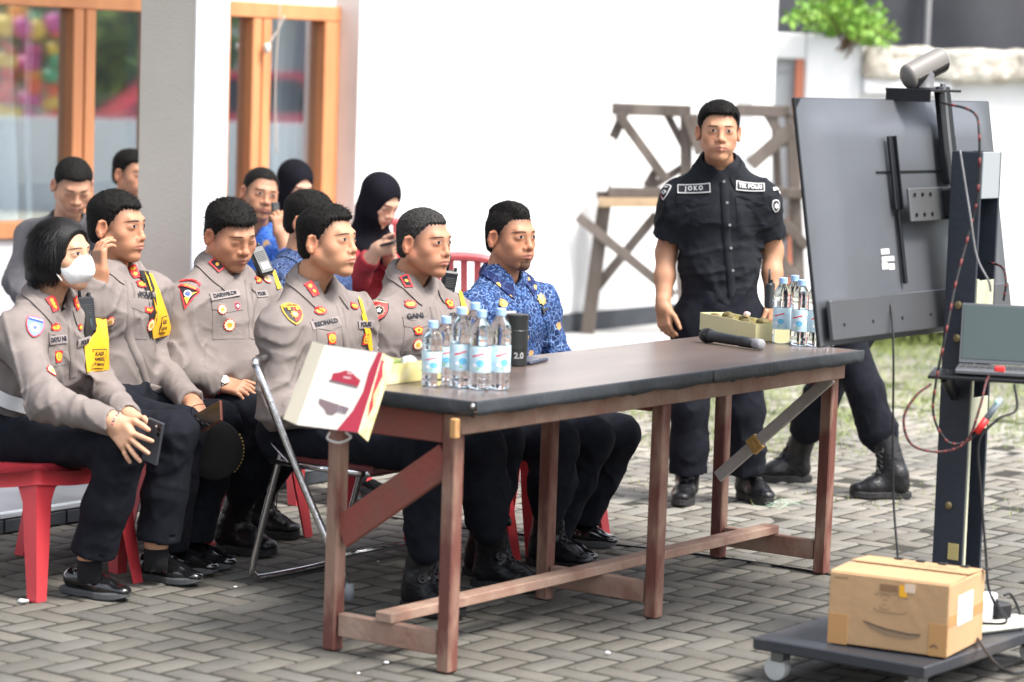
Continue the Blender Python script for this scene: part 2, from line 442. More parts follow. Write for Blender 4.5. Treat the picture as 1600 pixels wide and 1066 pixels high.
def make_head(K):
    """canonical head: x forward, y left, z up; centre midway between crown and chin"""
    wd = K.get('wide', 1.0); jaw = K.get('jaw', 1.0); I3 = np.eye(3)
    nw = K.get('nose_w', 1.0); nl = K.get('nose_l', 0.0); br = K.get('ridge', 1.0); ck = K.get('cheek', 1.0); lf = K.get('lip_full', 1.0)
    nb = K['_nb']; nr = K.get('neck_r', .056)
    items = [ell((-.014, 0, .034), I3, (.096, .0765*wd, .083)), (ell((.028, 0, -.026), I3, (.060, .063*wd*(.5+.5*jaw), .082)), .03)]
    for y in (-1, 1):
        items += [(rc((-.006, y*.052*jaw, -.05), (.058, y*.017, -.100), .022*jaw, .015), .03), (sph((.050, y*.044*wd, -.026), .021*ck), .028),
                  (rc((.078, y*.036, .025), (.083, y*.010, .022), .0075*br, .0080*br), .022), (ell((.0722, y*.032, .0015), I3, (.0150, .0185, .0125)), .009),
                  (sph((.0915, y*.0145*nw, -.036-nl), .0085), .007), (ell((.055, y*.03, -.062), I3, (.026, .022, .024)), .02)]
    items += [(sph((.069, 0, -.101), .0170), .024), (rc((.084, 0, .014), (.099, 0, -.027-nl), .0080, .0100), .012), (sph((.1015, 0, -.032-nl), .0112*nw), .007),
              (ell((.076, 0, -.062), I3, (.020, .032, .020)), .018),
              (rc((.086, -.023, -.0645), (.0975, 0, -.0615), .0034, .0048*lf), .007), (rc((.086, .023, -.0645), (.0975, 0, -.0615), .0034, .0048*lf), .007),
              (rc((.086, -.018, -.0715), (.0955, 0, -.0735), .0042, .0060), .006), (rc((.086, .018, -.0715), (.0955, 0, -.0735), .0042, .0060), .006)]
    e1, s1 = ear_items(1, wd); e2, s2 = ear_items(-1, wd)
    covered = K.get('hair') in ('hijab', 'bob')
    if not covered: items += e1+e2
    top = A([-.022, 0, -.055]); nbl = nb
    items += [(rc(top, nbl*.5+top*.5, nr, nr*.98), .03), (rc(nbl*.5+top*.5, nbl, nr*.98, nr*1.15), .02)]
    f = U(items)
    if not covered: f = cut(f, s1, .004); f = cut(f, s2, .004)
    for y in (-1, 1):
        f = cut(f, sph((.0965, y*.0070*nw, -.0415-nl), .0034), .003)
    f = cut(f, U([rc((.0905, -.026, -.0692), (.1035, 0, -.0672), .0016, .0016), rc((.0905, .026, -.0692), (.1035, 0, -.0672), .0016, .0016)], .001), .003)
    for y in (-1, 1):
        f = cut(f, rc((.0915, y*.022, -.0135), (.0845, y*.042, -.0125), .0008, .0006), .008) if K.get('age', 1) > 1.2 else f
    h = K.get('res', .0028)
    lo = np.minimum(A([-.125, -.1, -.135]), nbl-.075); hi = np.maximum(A([.125, .1, .13]), nbl+.075)
    V, F = mesh_sdf(f, lo, hi, h)
    # colours
    K['skin'] = tuple(A(K['skin'])*[1.26, 1.22, 1.16]); sk = A(K['skin']); x, y, z = V.T; ay = np.abs(y)
    C = np.tile(sk, (len(V), 1)); n1 = hash3(V, 1, 40); n2 = hash3(V, 5, 130)
    C *= (1+.05*n1+.04*n2)[:, None]
    def g(c, r): return np.exp(-(((V-A(c))/A(r))**2).sum(1))
    red = .5*(g((.1, 0, -.035), (.02, .02, .02)))+.35*g((.07, .04, -.03), (.03, .022, .022))+.35*g((.07, -.04, -.03), (.03, .022, .022))+.5*np.exp(-((ay-.085)/.012)**2)*(np.abs(z) < .045)
    C *= 1+red[:, None]*A([.12, -.12, -.14])
    dark = .22*g((.088, .032, .002), (.02, .02, .012))+.22*g((.088, -.032, .002), (.02, .02, .012))
    C *= 1-dark[:, None]*A([.5, .7, .7])
    lw = .0262-np.abs((z+.0675))*1.2
    lip = (x > .075) & (ay < lw) & (z < -.0585+.0015*np.cos(ay*300)) & (z > -.079)
    lc = A(K.get('lips', (.36, .13, .11))); C[lip] = C[lip]*.35+lc*.65
    st = K.get('stubble', .0)
    if st:
        b = ((z < -.052) & (z > -.118) & (x > .03) & ~lip) | ((z < -.048) & (z > -.062) & (ay < .03) & (x > .08))
        wgt = st*(.6+.4*n2)*np.clip((x-.02)/.05, 0, 1); C[b] *= (1-wgt[b])[:, None]
    if K.get('goatee'):
        b = ((z < -.086) & (ay < .026) & (x > .05) & (z > -.125)); C[b] = C[b]*.25+A([.02, .016, .015])*.75
    fade = K.get('fade')
    if fade:            # closely cropped sides: hair colour on the scalp
        hl = hairline(V, K)
        wgt = np.clip((hl+.018+.006*n1)/.030, 0, 1)*np.clip((z+.052+.01*n1)/.03, 0, 1)
        wgt = wgt*fade*(.85+.15*n2); C = C*(1-wgt[:, None])+A(K.get('fadecol', (.03, .026, .025)))*wgt[:, None]
    ear = (np.abs(ay-.088*wd) < .02) & (ay > .074*wd) & (x > -.04) & (x < .02) & (np.abs(z) < .05)
    if fade: C[ear] = sk*(1+.05*n1[ear])[:, None]*A([1.08, .92, .9])
    return V, F, C, f
def hairline(V, K):
    """positive where the head carries hair"""
    x, y, z = V.T; ay = np.abs(y)
    fr = K.get('hl', .072); rec = K.get('recede', .0)
    front = z-(fr+rec*np.clip(ay/.05, 0, 1)*.02-.35*np.clip(ay-.045, 0, 1)*.6)        # forehead limit
    temple = (.034-x)+np.clip(z-.03, -.1, 1)*.55
    side = np.minimum(temple, z-(-.01)+np.clip(-.012-x, 0, .05)*1.9)
    a = np.maximum(np.minimum(front, .2), np.minimum(side, z+.075))
    low = z+.058+np.clip(x+.03, 0, .1)*1.25
    return np.minimum(a, low)
def make_hair(K, fhead, style):
    I3 = np.eye(3); wd = K.get('wide', 1.0); th = K.get('hair_t', .012); sd = K.get('hair_s', .006)
    cran = ell((-.014, 0, .034), I3, (.096, .0765*wd, .083)); low = ell((-.03, 0, -.02), I3, (.078, .069*wd, .07))
    fo = folds(K['seed'], .0022, 190)
    def f(p):
        b = smin(cran(p), low(p), .02); x, y, z = p.T
        t = sd*.8+(th-sd*.8)*np.clip((z-.03)/.05, 0, 1)
        if style == 'mohawk': t = .002+(th)*np.clip((z-.07)/.03, 0, 1)*np.clip((.05-np.abs(y))/.02, 0, 1)
        if style == 'part': t = t+.006*np.clip((y+.02)/.03, 0, 1)*np.clip((z-.05)/.04, 0, 1)*np.clip((x)/.05, 0, 1)
        d = b-t+fo(p)*1.0
        h = hairline(p, K)+.003*np.sin(y*420+x*200)+.002*np.sin(y*900+z*300)
        t = t*np.clip(h/np.where(z > .055, .010, .030), .10, 1); d = b-t+fo(p)*np.clip(h/.02, .2, 1)
        return smax(d, -h, .007)
    V, F = mesh_sdf(f, (-.135, -.105, -.1), (.115, .105, .145), K.get('hres', .0032))
    # short strands standing off the surface
    rs = np.random.RandomState(K['seed']); n = K.get('strands', 2600)
    if n and len(V):
        i = rs.randint(0, len(V), n); P = V[i]; nn = unit_rows(P-A([-.014, 0, .03])*1.0)
        flow = np.stack([np.where(P[:, 2] > .08, 1.0, .15), .35*np.sign(P[:, 1])*(P[:, 2] > .08), np.where(P[:, 2] > .09, .0, -1.0)], 1)
        flow = flow+rs.normal(size=(n, 3))*.35; L = (.006+.007*rs.rand(n))*K.get('strand_l', 1)
        dr = unit_rows(nn*K.get('strand_up', .35)+unit_rows(flow)*.8); sdv = unit_rows(np.cross(dr, nn)+rs.normal(size=(n, 3))*.2)*.0011
        a = P-nn*.002-sdv; b = P-nn*.002+sdv; c = P+dr*L[:, None]+sdv*.2; d = P+dr*L[:, None]-sdv*.2
        V2 = np.stack([a, b, c, d], 1).reshape(-1, 3); F2 = np.arange(4*n).reshape(n, 4)
        ok = P[:, 2] > -.05
        F2 = F2[ok]
        V, F = joinm([(V, F), (V2, F2)])
    return V, F
def unit_rows(v): return v/(np.linalg.norm(v, axis=1)[:, None]+1e-9)
def make_bob(K):
    I3 = np.eye(3); fo = folds(K['seed'], .0016, 60, (0, 0, 0.001))
    base = U([ell((-.018, 0, .036), I3, (.112, .094, .095)), (ell((-.042, 0, -.020), I3, (.100, .106, .080)), .04), (ell((-.052, 0, -.070), I3, (.088, .100, .040)), .03)])
    def f(p):
        x, y, z = p.T
        d = base(p)+.0007*np.sin(np.arctan2(y, x+.02)*70+6*np.sin(z*12))
        face = np.minimum(np.minimum(x-(.058-.42*np.clip(-.02-z, 0, 1)+.30*np.clip(z-.02, 0, 1)), .086-.45*np.clip(np.abs(y+.012)-.008, 0, 1)-z), .2)
        ff = smax(d, face, .006)
        d2 = smax(ff, (z*-1-.098-.02*np.sin(x*30)), .004)
        inner = ell((.0, 0, -.08), I3, (.09, .062, .07))(p)
        return smax(d2, -inner, .01)
    V, F = mesh_sdf(f, (-.17, -.13, -.14), (.115, .13, .155), .0038)
    rs = np.random.RandomState(4); n = 5200; i = rs.randint(0, len(V), n); P = V[i]; nn = unit_rows(P-A([-.03, 0, .0])); dn = A([-.12, 0, -1.0])+nn*.06+rs.normal(size=(n, 3))*.10
    dn[:, 1] += np.where(P[:, 2] > .07, np.sign(P[:, 1]+.012)*1.3, 0); dn = dn-nn*(dn*nn).sum(1)[:, None]*.85; dn = unit_rows(dn); L = (.018+.03*rs.rand(n))[:, None]; sdv = unit_rows(np.cross(dn, nn))*.0014
    a = P+nn*.001; V2 = np.stack([a-sdv, a+sdv, a+dn*L+sdv*.3-nn*.004*(P[:, 2:3] > .05)+nn*.0015, a+dn*L-sdv*.3-nn*.004*(P[:, 2:3] > .05)+nn*.0015], 1).reshape(-1, 3); F2 = np.arange(4*n).reshape(n, 4)
    ok = (P[:, 0] < .035) & ((P+dn*L)[:, 0] < .055) & ((P+dn*L)[:, 2] > -.118-.03*rs.rand(n)*0-.012*np.sin(P[:, 0]*60)); return joinm([(V, F), (V2, F2[ok])])
def make_hijab(K):
    I3 = np.eye(3); nb = K['_nb']; fo = folds(K['seed'], .005, 22, (0, 0, 1))
    base = U([ell((-.016, 0, .036), I3, (.108, .09, .096)), (ell((.0, 0, -.05), I3, (.085, .082, .085)), .05), (rc((-.01, 0, -.07), nb+[0.02, 0, -.01], .08, .10), .05), (rc(nb+[.04, -.05, -.03], nb+[.04, .05, -.03], .10, .10), .06), (rc(nb+[.04, 0, -.05], nb+[.08, 0, -.17], .1, .07), .06)])
    face = ell((.085, 0, -.012), I3, (.055, .054, .080))
    def f(p): return smax(base(p)+fo(p)*np.clip((-.03-p[:, 2])/.05, .12, 1), -face(p), .008)
    lo = np.minimum(A([-.14, -.2, -.2]), nb-.24); hi = np.maximum(A([.2, .2, .16]), nb+.2)
    return mesh_sdf(f, lo, hi, .0055)
def face_marks(K, tree, root, X, body):
    """eyes, brows laid on the face; tree is in head coordinates; X maps head coordinates to the world"""
    es = K.get('eye', 1.0)*1.1; down = K.get('look_down', 0); gz = K.get('gaze', 0)*.004
    def lay(P2, y0, z0, lift):
        out = []
        for (u, v) in P2:
            y, z = y0+u, z0+v; h = tree.ray_cast(Vector((.16, y, z)), Vector((-1, 0, 0)), .2)
            out.append(A(h[0])+[lift, 0, 0] if h[0] is not None else A([.08, y, z]))
        return out
    def fan(mb, P2, y0, z0, lift, m, cen=None):
        k = len(P2); c = A(P2).mean(0)
        ring = [tuple(c+(A(p)-c)*.5) for p in P2]
        V = lay([tuple(c)]+ring+list(P2), y0, z0, lift); V = A([X(v) for v in V])
        F = [(0, 1+i, 1+(i+1) % k) for i in range(k)]+[(1+i, 1+k+i, 1+k+(i+1) % k, 1+(i+1) % k) for i in range(k)]
        nn = np.cross(V[F[0][1]]-V[0], V[F[0][2]]-V[0])
        if nn@(X(A([1, 0, 0]))-X(A([0, 0, 0]))) < 0: F = [f[::-1] for f in F]
        mb.add(V, F, m)
    for sg in (-1, 1):
        y0, z0 = sg*.0325, .0035; w_ = .0145*es; up = .0050*es; dn = .0033*es
        if down: up = .0012; dn = .0022
        al = [(sg*u*w_, v) for u, v in [(-1, -.0012), (-.6, up*.75), (-.1, up), (.45, up*.85), (1, .0008), (.5, -dn*.8), (0, -dn), (-.55, -dn*.85)]]
        mb = MB()
        if not down:
            fan(mb, al, y0, z0, .0004, M_eyew)
            r = .0060; ir = []
            for i in range(14):
                an = 2*math.pi*i/14; u, v = r*math.cos(an)+gz, r*math.sin(an)+.0004
                v = min(v, up*.93); v = max(v, -dn*.93); ir.append((u, v))
            fan(mb, ir, y0, z0, .0008, M_iris)
        us = np.linspace(-1.06, 1.12, 13); vs = np.interp(us, [-1.06, -.6, -.1, .45, 1.12], [-.0015, up*.78, up, up*.85, .0])
        ls = [(sg*u*w_, v) for u, v in zip(us, vs)]
        top = [(a, b+(.0014 if not K.get('fem') else .0026)*(1-abs(a)/w_*.5)) for a, b in ls]
        strip = ls+top[::-1]; k = len(ls); V = A([X(v) for v in lay(ls+top, y0, z0, .0014)])
        F = [(i, i+1, k+i+1, k+i) for i in range(k-1)]
        mb.add(V, F, M_lash); mb.build('eye', root, smooth=True)
        bz = K.get('brow_z', .0212); bt = K.get('brow_t', 1.0)*.95; ar = K.get('brow_a', 0)
        xs = np.linspace(-.020, .023, 15); cv = np.interp(xs, [-.02, -.012, -.002, .010, .023], [.0014+ar, .0020+ar*.5, .0026, .0022, -.0026]); tk = np.interp(xs, [-.02, -.016, -.005, .01, .023], [.0010, .0027, .0030, .0024, .0004])
        P0 = [(sg*a, c_-t*bt) for a, c_, t in zip(xs, cv, tk)]; P1 = [(sg*a, c_) for a, c_ in zip(xs, cv)]; P2 = [(sg*a, c_+t*bt) for a, c_, t in zip(xs, cv, tk)]
        V = A([X(v) for v in lay(P0, sg*.033, bz, .0004)+lay(P1, sg*.033, bz, .0019)+lay(P2, sg*.033, bz, .0004)]); k = 15; F = [(r*k+i, r*k+i+1, (r+1)*k+i+1, (r+1)*k+i) for r in (0, 1) for i in range(k-1)]
        MB().add(V, F, M_brow).build('eyebrow', root, smooth=True)
def hand_sdf(wr, fd, back, thumb, curls=(.5, .5, .55, .6), spread=.06, tc=.4, s=1.0):
    """wr wrist, fd finger direction, back = normal out of the back of the hand, thumb = +1/-1 side (along back x fd)"""
    x = unit(fd); z = unit(A(back)-(A(back)@x)*x); y = np.cross(z, x)*thumb
    wr = A(wr, float)
    P = lambda a, b, c: wr+(x*a+y*b+z*c)*s
    it = [rc(P(-.02, 0, 0), P(.015, 0, 0), .024*s, .025*s), (rbox(P(.048, -.001, 0), np.stack([x, y, z], 1), A([.043, .038, .0135])*s, .012*s), .02), (rc(P(.02, .016, -.006), P(.06, .024, -.008), .016*s, .012*s), .015)]
    by = (.029, .010, -.0095, -.028); ln_ = (.072, .080, .074, .058)
    for i in range(4):
        cu = curls[i]; b = P(.082-(.006 if i == 3 else 0)-(.003 if i == 0 else 0), by[i], .001)
        an = 0; dirn = unit(x+y*spread*(1.5-i)*1.0); pos = b; r = (.0092, .0095, .0090, .0080)[i]*s
        for j, (fr, cf) in enumerate(((.45, .8), (.31, 1.1), (.24, .7))):
            an += cu*cf; d_ = dirn*math.cos(an)-z*math.sin(an); q = pos+d_*ln_[i]*fr*s
            it.append((rc(pos, q, r*(1-.08*j), r*(.94-.1*j)), .005 if j == 0 else .002)); pos = q
    b = P(.022, .026, -.006); d1 = unit(x*.75+y*.75-z*.3*tc); p2 = b+d1*.040*s; d2 = unit(x*.9+y*(.5-.6*tc)-z*.5*tc); p3 = p2+d2*.030*s; p4 = p3+unit(d2-y*.2*tc)*.024*s
    it += [(rc(b, p2, .0145*s, .0108*s), .012), (rc(p2, p3, .0105*s, .0098*s), .003), (rc(p3, p4, .0098*s, .008*s), .003)]
    return U(it, .006), wr+(x*.09)*s
def torso_sdf(j, K, grow=0.0, low=True):
    b = K.get('build', 1.0)*.95; side0 = j['hipL']-j['hipR']; side1 = j['shL']-j['shR']; pl = j['pelvis']; nb = j['neck']; mid = (j['shL']+j['shR'])/2
    chest = K.get('chest'); up = unit(mid-pl); fwd = unit(np.cross(unit(side1), up))*-1
    fwd = unit(np.cross(up, unit(side1))) ; fwd = fwd if fwd@K['_fwd'] > 0 else -fwd
    L = np.linalg.norm(mid-pl)
    c1 = pl+up*L*.42+fwd*K.get('slump', -.01); c2 = pl+up*L*.78+fwd*.005; 
    it = [ec(pl-up*.02, c1, side0+side1, (.165*b, .120*b), (.150*b, .112*b), .10), (ec(c1, c2, side1, (.150*b, .112*b), (.158*b, .108*b), .1), .06),
          (rc(j['shR']-up*.022, j['shL']-up*.022, .052, .052), .10), (rc(mid-up*.05, nb-up*.015, .070, .056), .06)]
    for s_ in ('R', 'L'): it.append((rc(j['sh'+s_]-up*.015, nb-up*.010, .045, .048), .05))
    if K.get('belly'): it.append((ell(pl+up*L*.30+fwd*.05*K['belly'], np.stack([unit(side1), fwd, up], 1), (.16*b, .115*b*K['belly'], .16)), .08))
    if K.get('bust'):
        for s_ in (-1, 1): it.append((sph(pl+up*L*.66+fwd*.075+unit(side1)*s_*.065, .06), .05))
    f = U(it)
    return (inflate(f, grow) if grow else f), up, fwd
def foot(K, side, root, kind, P, dr, tilt=0, shank=None):
    """P ground point under the ankle, dr = horizontal pointing direction"""
    d = unit(A([dr[0], dr[1], 0])); l = np.cross(Z, d); t = math.radians(tilt)
    x = d*math.cos(t)-Z*math.sin(t); z = d*math.sin(t)+Z*math.cos(t); R = np.stack([x, l, z], 1)
    piv = A(P, float); s = K.get('foot', 1.0)*.94
    base = piv+ (Z*.0 if not tilt else Z*(.155*math.sin(t)*s))
    I3 = np.eye(3); X = lambda V: V@R.T*s+base
    lo = A([-.1, -.08, -.01]); hi = A([.24, .09, .36 if kind == 'boot' else .16])
    fo = folds(11+len(side), .0016, 90)
    if kind == 'boot':
        sh = unit(R.T@(A(shank)-base)/s) if shank is not None else A([-.05, 0, 1]); top = A([0, 0, .09])+sh*.215
        f = U([ec((-.002, 0, .1), top, (0, 1, 0), (.047, .056), (.050, .058), .05), (rc((-.022, 0, .06), (-.012, 0, .10), .043, .047), .02), (ec((-.02, 0, .055), (.10, 0, .05), (0, 1, 0), (.040, .040), (.044, .034), .04), .03), (ec((.09, 0, .045), (.155, 0, .042), (0, 1, 0), (.045, .032), (.040, .026), .04), .03), (rc((.0, 0, .11), (.085, 0, .065), .035, .028), .03)])
        fo2 = folds(5, .0022, 60, (1, 0, 1)); f0 = f
        wv = blob((.07, 0, .08), .05); wv2 = blob((-.0, 0, .15), .06)
        f = lambda p: f0(p)+fo(p)*.5+fo2(p)*(wv(p)+wv2(p))
        f = isect(f, plane((0, 0, .02), (0, 0, -1)), .003)
        f = isect(f, plane(top+sh*.01, sh), .004)
    elif kind == 'shoe':
        f = U([ec((-.03, 0, .05), (.10, 0, .042), (0, 1, 0), (.036, .036), (.042, .030), .04), (ec((.09, 0, .040), (.175, 0, .034), (0, 1, 0), (.043, .028), (.034, .018), .036), .03), (rc((-.035, 0, .06), (-.01, 0, .075), .030, .030), .02), (rc((.02, 0, .07), (.08, 0, .055), .028, .024), .02)])
        f0 = f; fo2 = folds(9, .0012, 80, (1, 0, 0)); wv = blob((.10, 0, .06), .035)
        f = lambda p: f0(p)+fo2(p)*wv(p)*1.6
        f = isect(f, plane((0, 0, .016), (0, 0, -1)), .003); f = cut(f, rc((-.015, 0, .085), (-.01, 0, .16), .030, .034), .006)
    V, F = mesh_sdf(f, lo, hi, .0042)
    VL = V; FL = F; V = X(V)
    o = put(kind, V, F, M_leather if kind == 'boot' else M_patent, root)
    # sole
    out = []
    for i in range(28):
        a = 2*math.pi*i/28; u = math.cos(a); y = math.sin(a)
        xx = .058+u*(.138 if kind == 'boot' else .148); wv_ = .052 if xx > .06 else .043
        if .02 < xx < .07: wv_ = .043
        out.append((xx, y*abs(y)**-.25*wv_ if y else 0))
    sb = MB(); hs = .03 if kind == 'boot' else .024; V = []; k = len(out)
    for zz, sc in ((0, .97), (.004, 1.0), (hs*.8, 1.0), (hs, .95)):
        for (a, b) in out:
            lift = .010*max(0, (a-.14)/.06)**2+(.006 if (zz < .004 and .03 < a < .075) else 0)
            V.append((.058+(a-.058)*sc, b*sc, zz+lift))
    F = [tuple(range(k))[::-1], tuple(range(3*k, 4*k))]
    for q in range(3):
        for i in range(k): F.append((q*k+i, q*k+(i+1) % k, (q+1)*k+(i+1) % k, (q+1)*k+i))
    sb.add(X(A(V)), F, M_sole if kind == 'boot' else M_solegrey); sb.build('sole', o)
    if kind == 'boot':
        mb = MB(); tl_ = bvh(VL, FL); rows = []      # crossed laces up the instep and the shaft
        for q in range(9):
            o_, dv = ((A([.135-.022*q, 0, .20+.012*q]), A([-.35, 0, -.94])) if q < 4 else (A([.20, 0, .125+.024*(q-4)]), A([-1, 0, -.12])))
            pr_ = []
            for yy in (-.019, 0, .019):
                h = tl_.ray_cast(Vector(o_+[0, yy, 0]), Vector(unit(dv)), .4); pr_.append(A(h[0])+A(h[1])*.0022 if h[0] is not None else None)
            if all(p_ is not None for p_ in pr_): rows.append(pr_)
        for r0_, r1_ in zip(rows[:-1], rows[1:]):
            for a_, c_ in ((0, 2), (2, 0)): mb.tube(X(A([r0_[a_], (r0_[1]+r1_[1])/2+[.002, 0, .001], r1_[c_]])), .0024, M_lace, 5)
        if mb.V: mb.build('lace', o, smooth=True)
        tq = sh*.0+top; e1 = unit(np.cross(sh, [0, 1, 0])); pts = [tq+(e1*math.cos(q)*.058+A([0, 1, 0])*math.sin(q)*.050) for q in np.linspace(0, 6.283, 25)[:-1]]
        MB().tube(X(A(pts)), .0055, M_leather, 8, closed=True).build('cuff', o, smooth=True)
        MB().tube(X(A([(.112, .046, .035), (.118, .036, .062), (.122, .015, .074), (.122, -.015, .074), (.118, -.036, .062), (.112, -.046, .035)])), .0022, M_leather, 6).build('toe_seam', o, smooth=True)
        if K.get('disc'):
            for (q, r) in (((.045, -.040, .12), .017), ((.035, -.044, .235), .020), ((.040, .036, .235), .019)):
                c = X(A([q]))[0]; nrm = R@unit(A([.75, q[1]*12, .25])); Rn = np.stack([unit(np.cross(Z, nrm)), np.cross(nrm, unit(np.cross(Z, nrm))), nrm], 1)
                MB().lathe(c, [(r, -.01), (r, .004), (r*.8, .008), (r*.75, .005), (r*.4, .006), (r*.35, .010), (.001, .011)], M_leather, 16, Rn).build('closure_dial', o, smooth=True)
    return o
M_leather = mat('boot_leather', (.006, .006, .0075), .33, spec=.38, col2=(.010, .010, .012), scale=20, bump=.35, bscale=70, coat=.08)
M_lace = mat('boot_lace', (.035, .035, .038), .6)
M_patent = mat('shoe_leather', (.008, .008, .009), .14, spec=.6, coat=.8, bump=.05, bscale=40)
M_sole = mat('rubber_sole', (.014, .014, .015), .7, bump=.5, bscale=140)
M_solegrey = mat('grey_sole', (.07, .075, .08), .7)
M_trouser = mat('navy_trouser_cloth', (.0075, .0085, .0135), .85, col2=(.011, .0125, .0185), scale=30, bump=.2, bscale=600, spec=.14)
M_uniform = mat('taupe_uniform_cloth', (.198, .170, .160), .85, col2=(.232, .200, .188), scale=14, bump=.22, bscale=420, spec=.3)
M_black = mat('black_shirt_cloth', (.0095, .0115, .0160), .8, col2=(.014, .0165, .022), scale=20, bump=.3, bscale=420, spec=.2)
M_sock = mat('black_sock', (.006, .006, .009), .95, bump=.5, bscale=500)
def collar(j, K, tree, m, parent, back_h=.042, R0=.058, spread=1.0):
    """stand and fall collar round the neck base, open at the front"""
    nb = j['neck']; hc = j['head']; ax = unit(hc-nb); f = K['_cf'] if '_cf' in K else K['_fwd']; f = unit(f-(f@ax)*ax); l = np.cross(ax, f)
    r0 = R0*K.get('collar_r', 1.0); n = 56; A0 = math.radians(158); rows = []
    def clear(q, e):
        u = unit(ax*.9+unit((q-nb)-((q-nb)@ax)*ax)*.75); o_ = q+u*.14
        h = tree.ray_cast(Vector(o_), Vector(-u), .14+e)
        return A(h[0])+u*e if h[0] is not None else q
    for i in range(n+1):
        th = -A0+2*A0*i/n; q = abs(th)/A0; dirv = -f*math.cos(th)+l*math.sin(th)      # th = 0 at the nape
        p_in0 = nb+ax*(-.02-.026*q**2)+dirv*r0*.97
        p_top = nb+ax*(.024-.040*q**1.8)+dirv*(r0*(1.0+.04*q))
        o = nb+ax*(-.012-.040*q**1.5)+dirv*(r0+.021)
        if q > .62: o = o+(f*.012-ax*.042+(-l if th < 0 else l)*.008)*((q-.62)/.38)**1.2*spread
        row = [p_in0, p_top-dirv*.0015, p_top+dirv*.005]
        for t in (.33, .66, 1.0): row.append(clear(p_top*(1-t)+o*t+dirv*.001, .0035+.002*t))
        row.append(clear(o, .0005)); rows.append(row)
    V = A(rows); c = V.shape[1]; V = V.reshape(-1, 3); F = []
    for i in range(n):
        for q in range(c-1): F.append((i*c+q, i*c+q+1, (i+1)*c+q+1, (i+1)*c+q))
    o = put('collar', V, F, m, parent, smooth=False)
    return o, (V, [tuple(f_) for f_ in F])
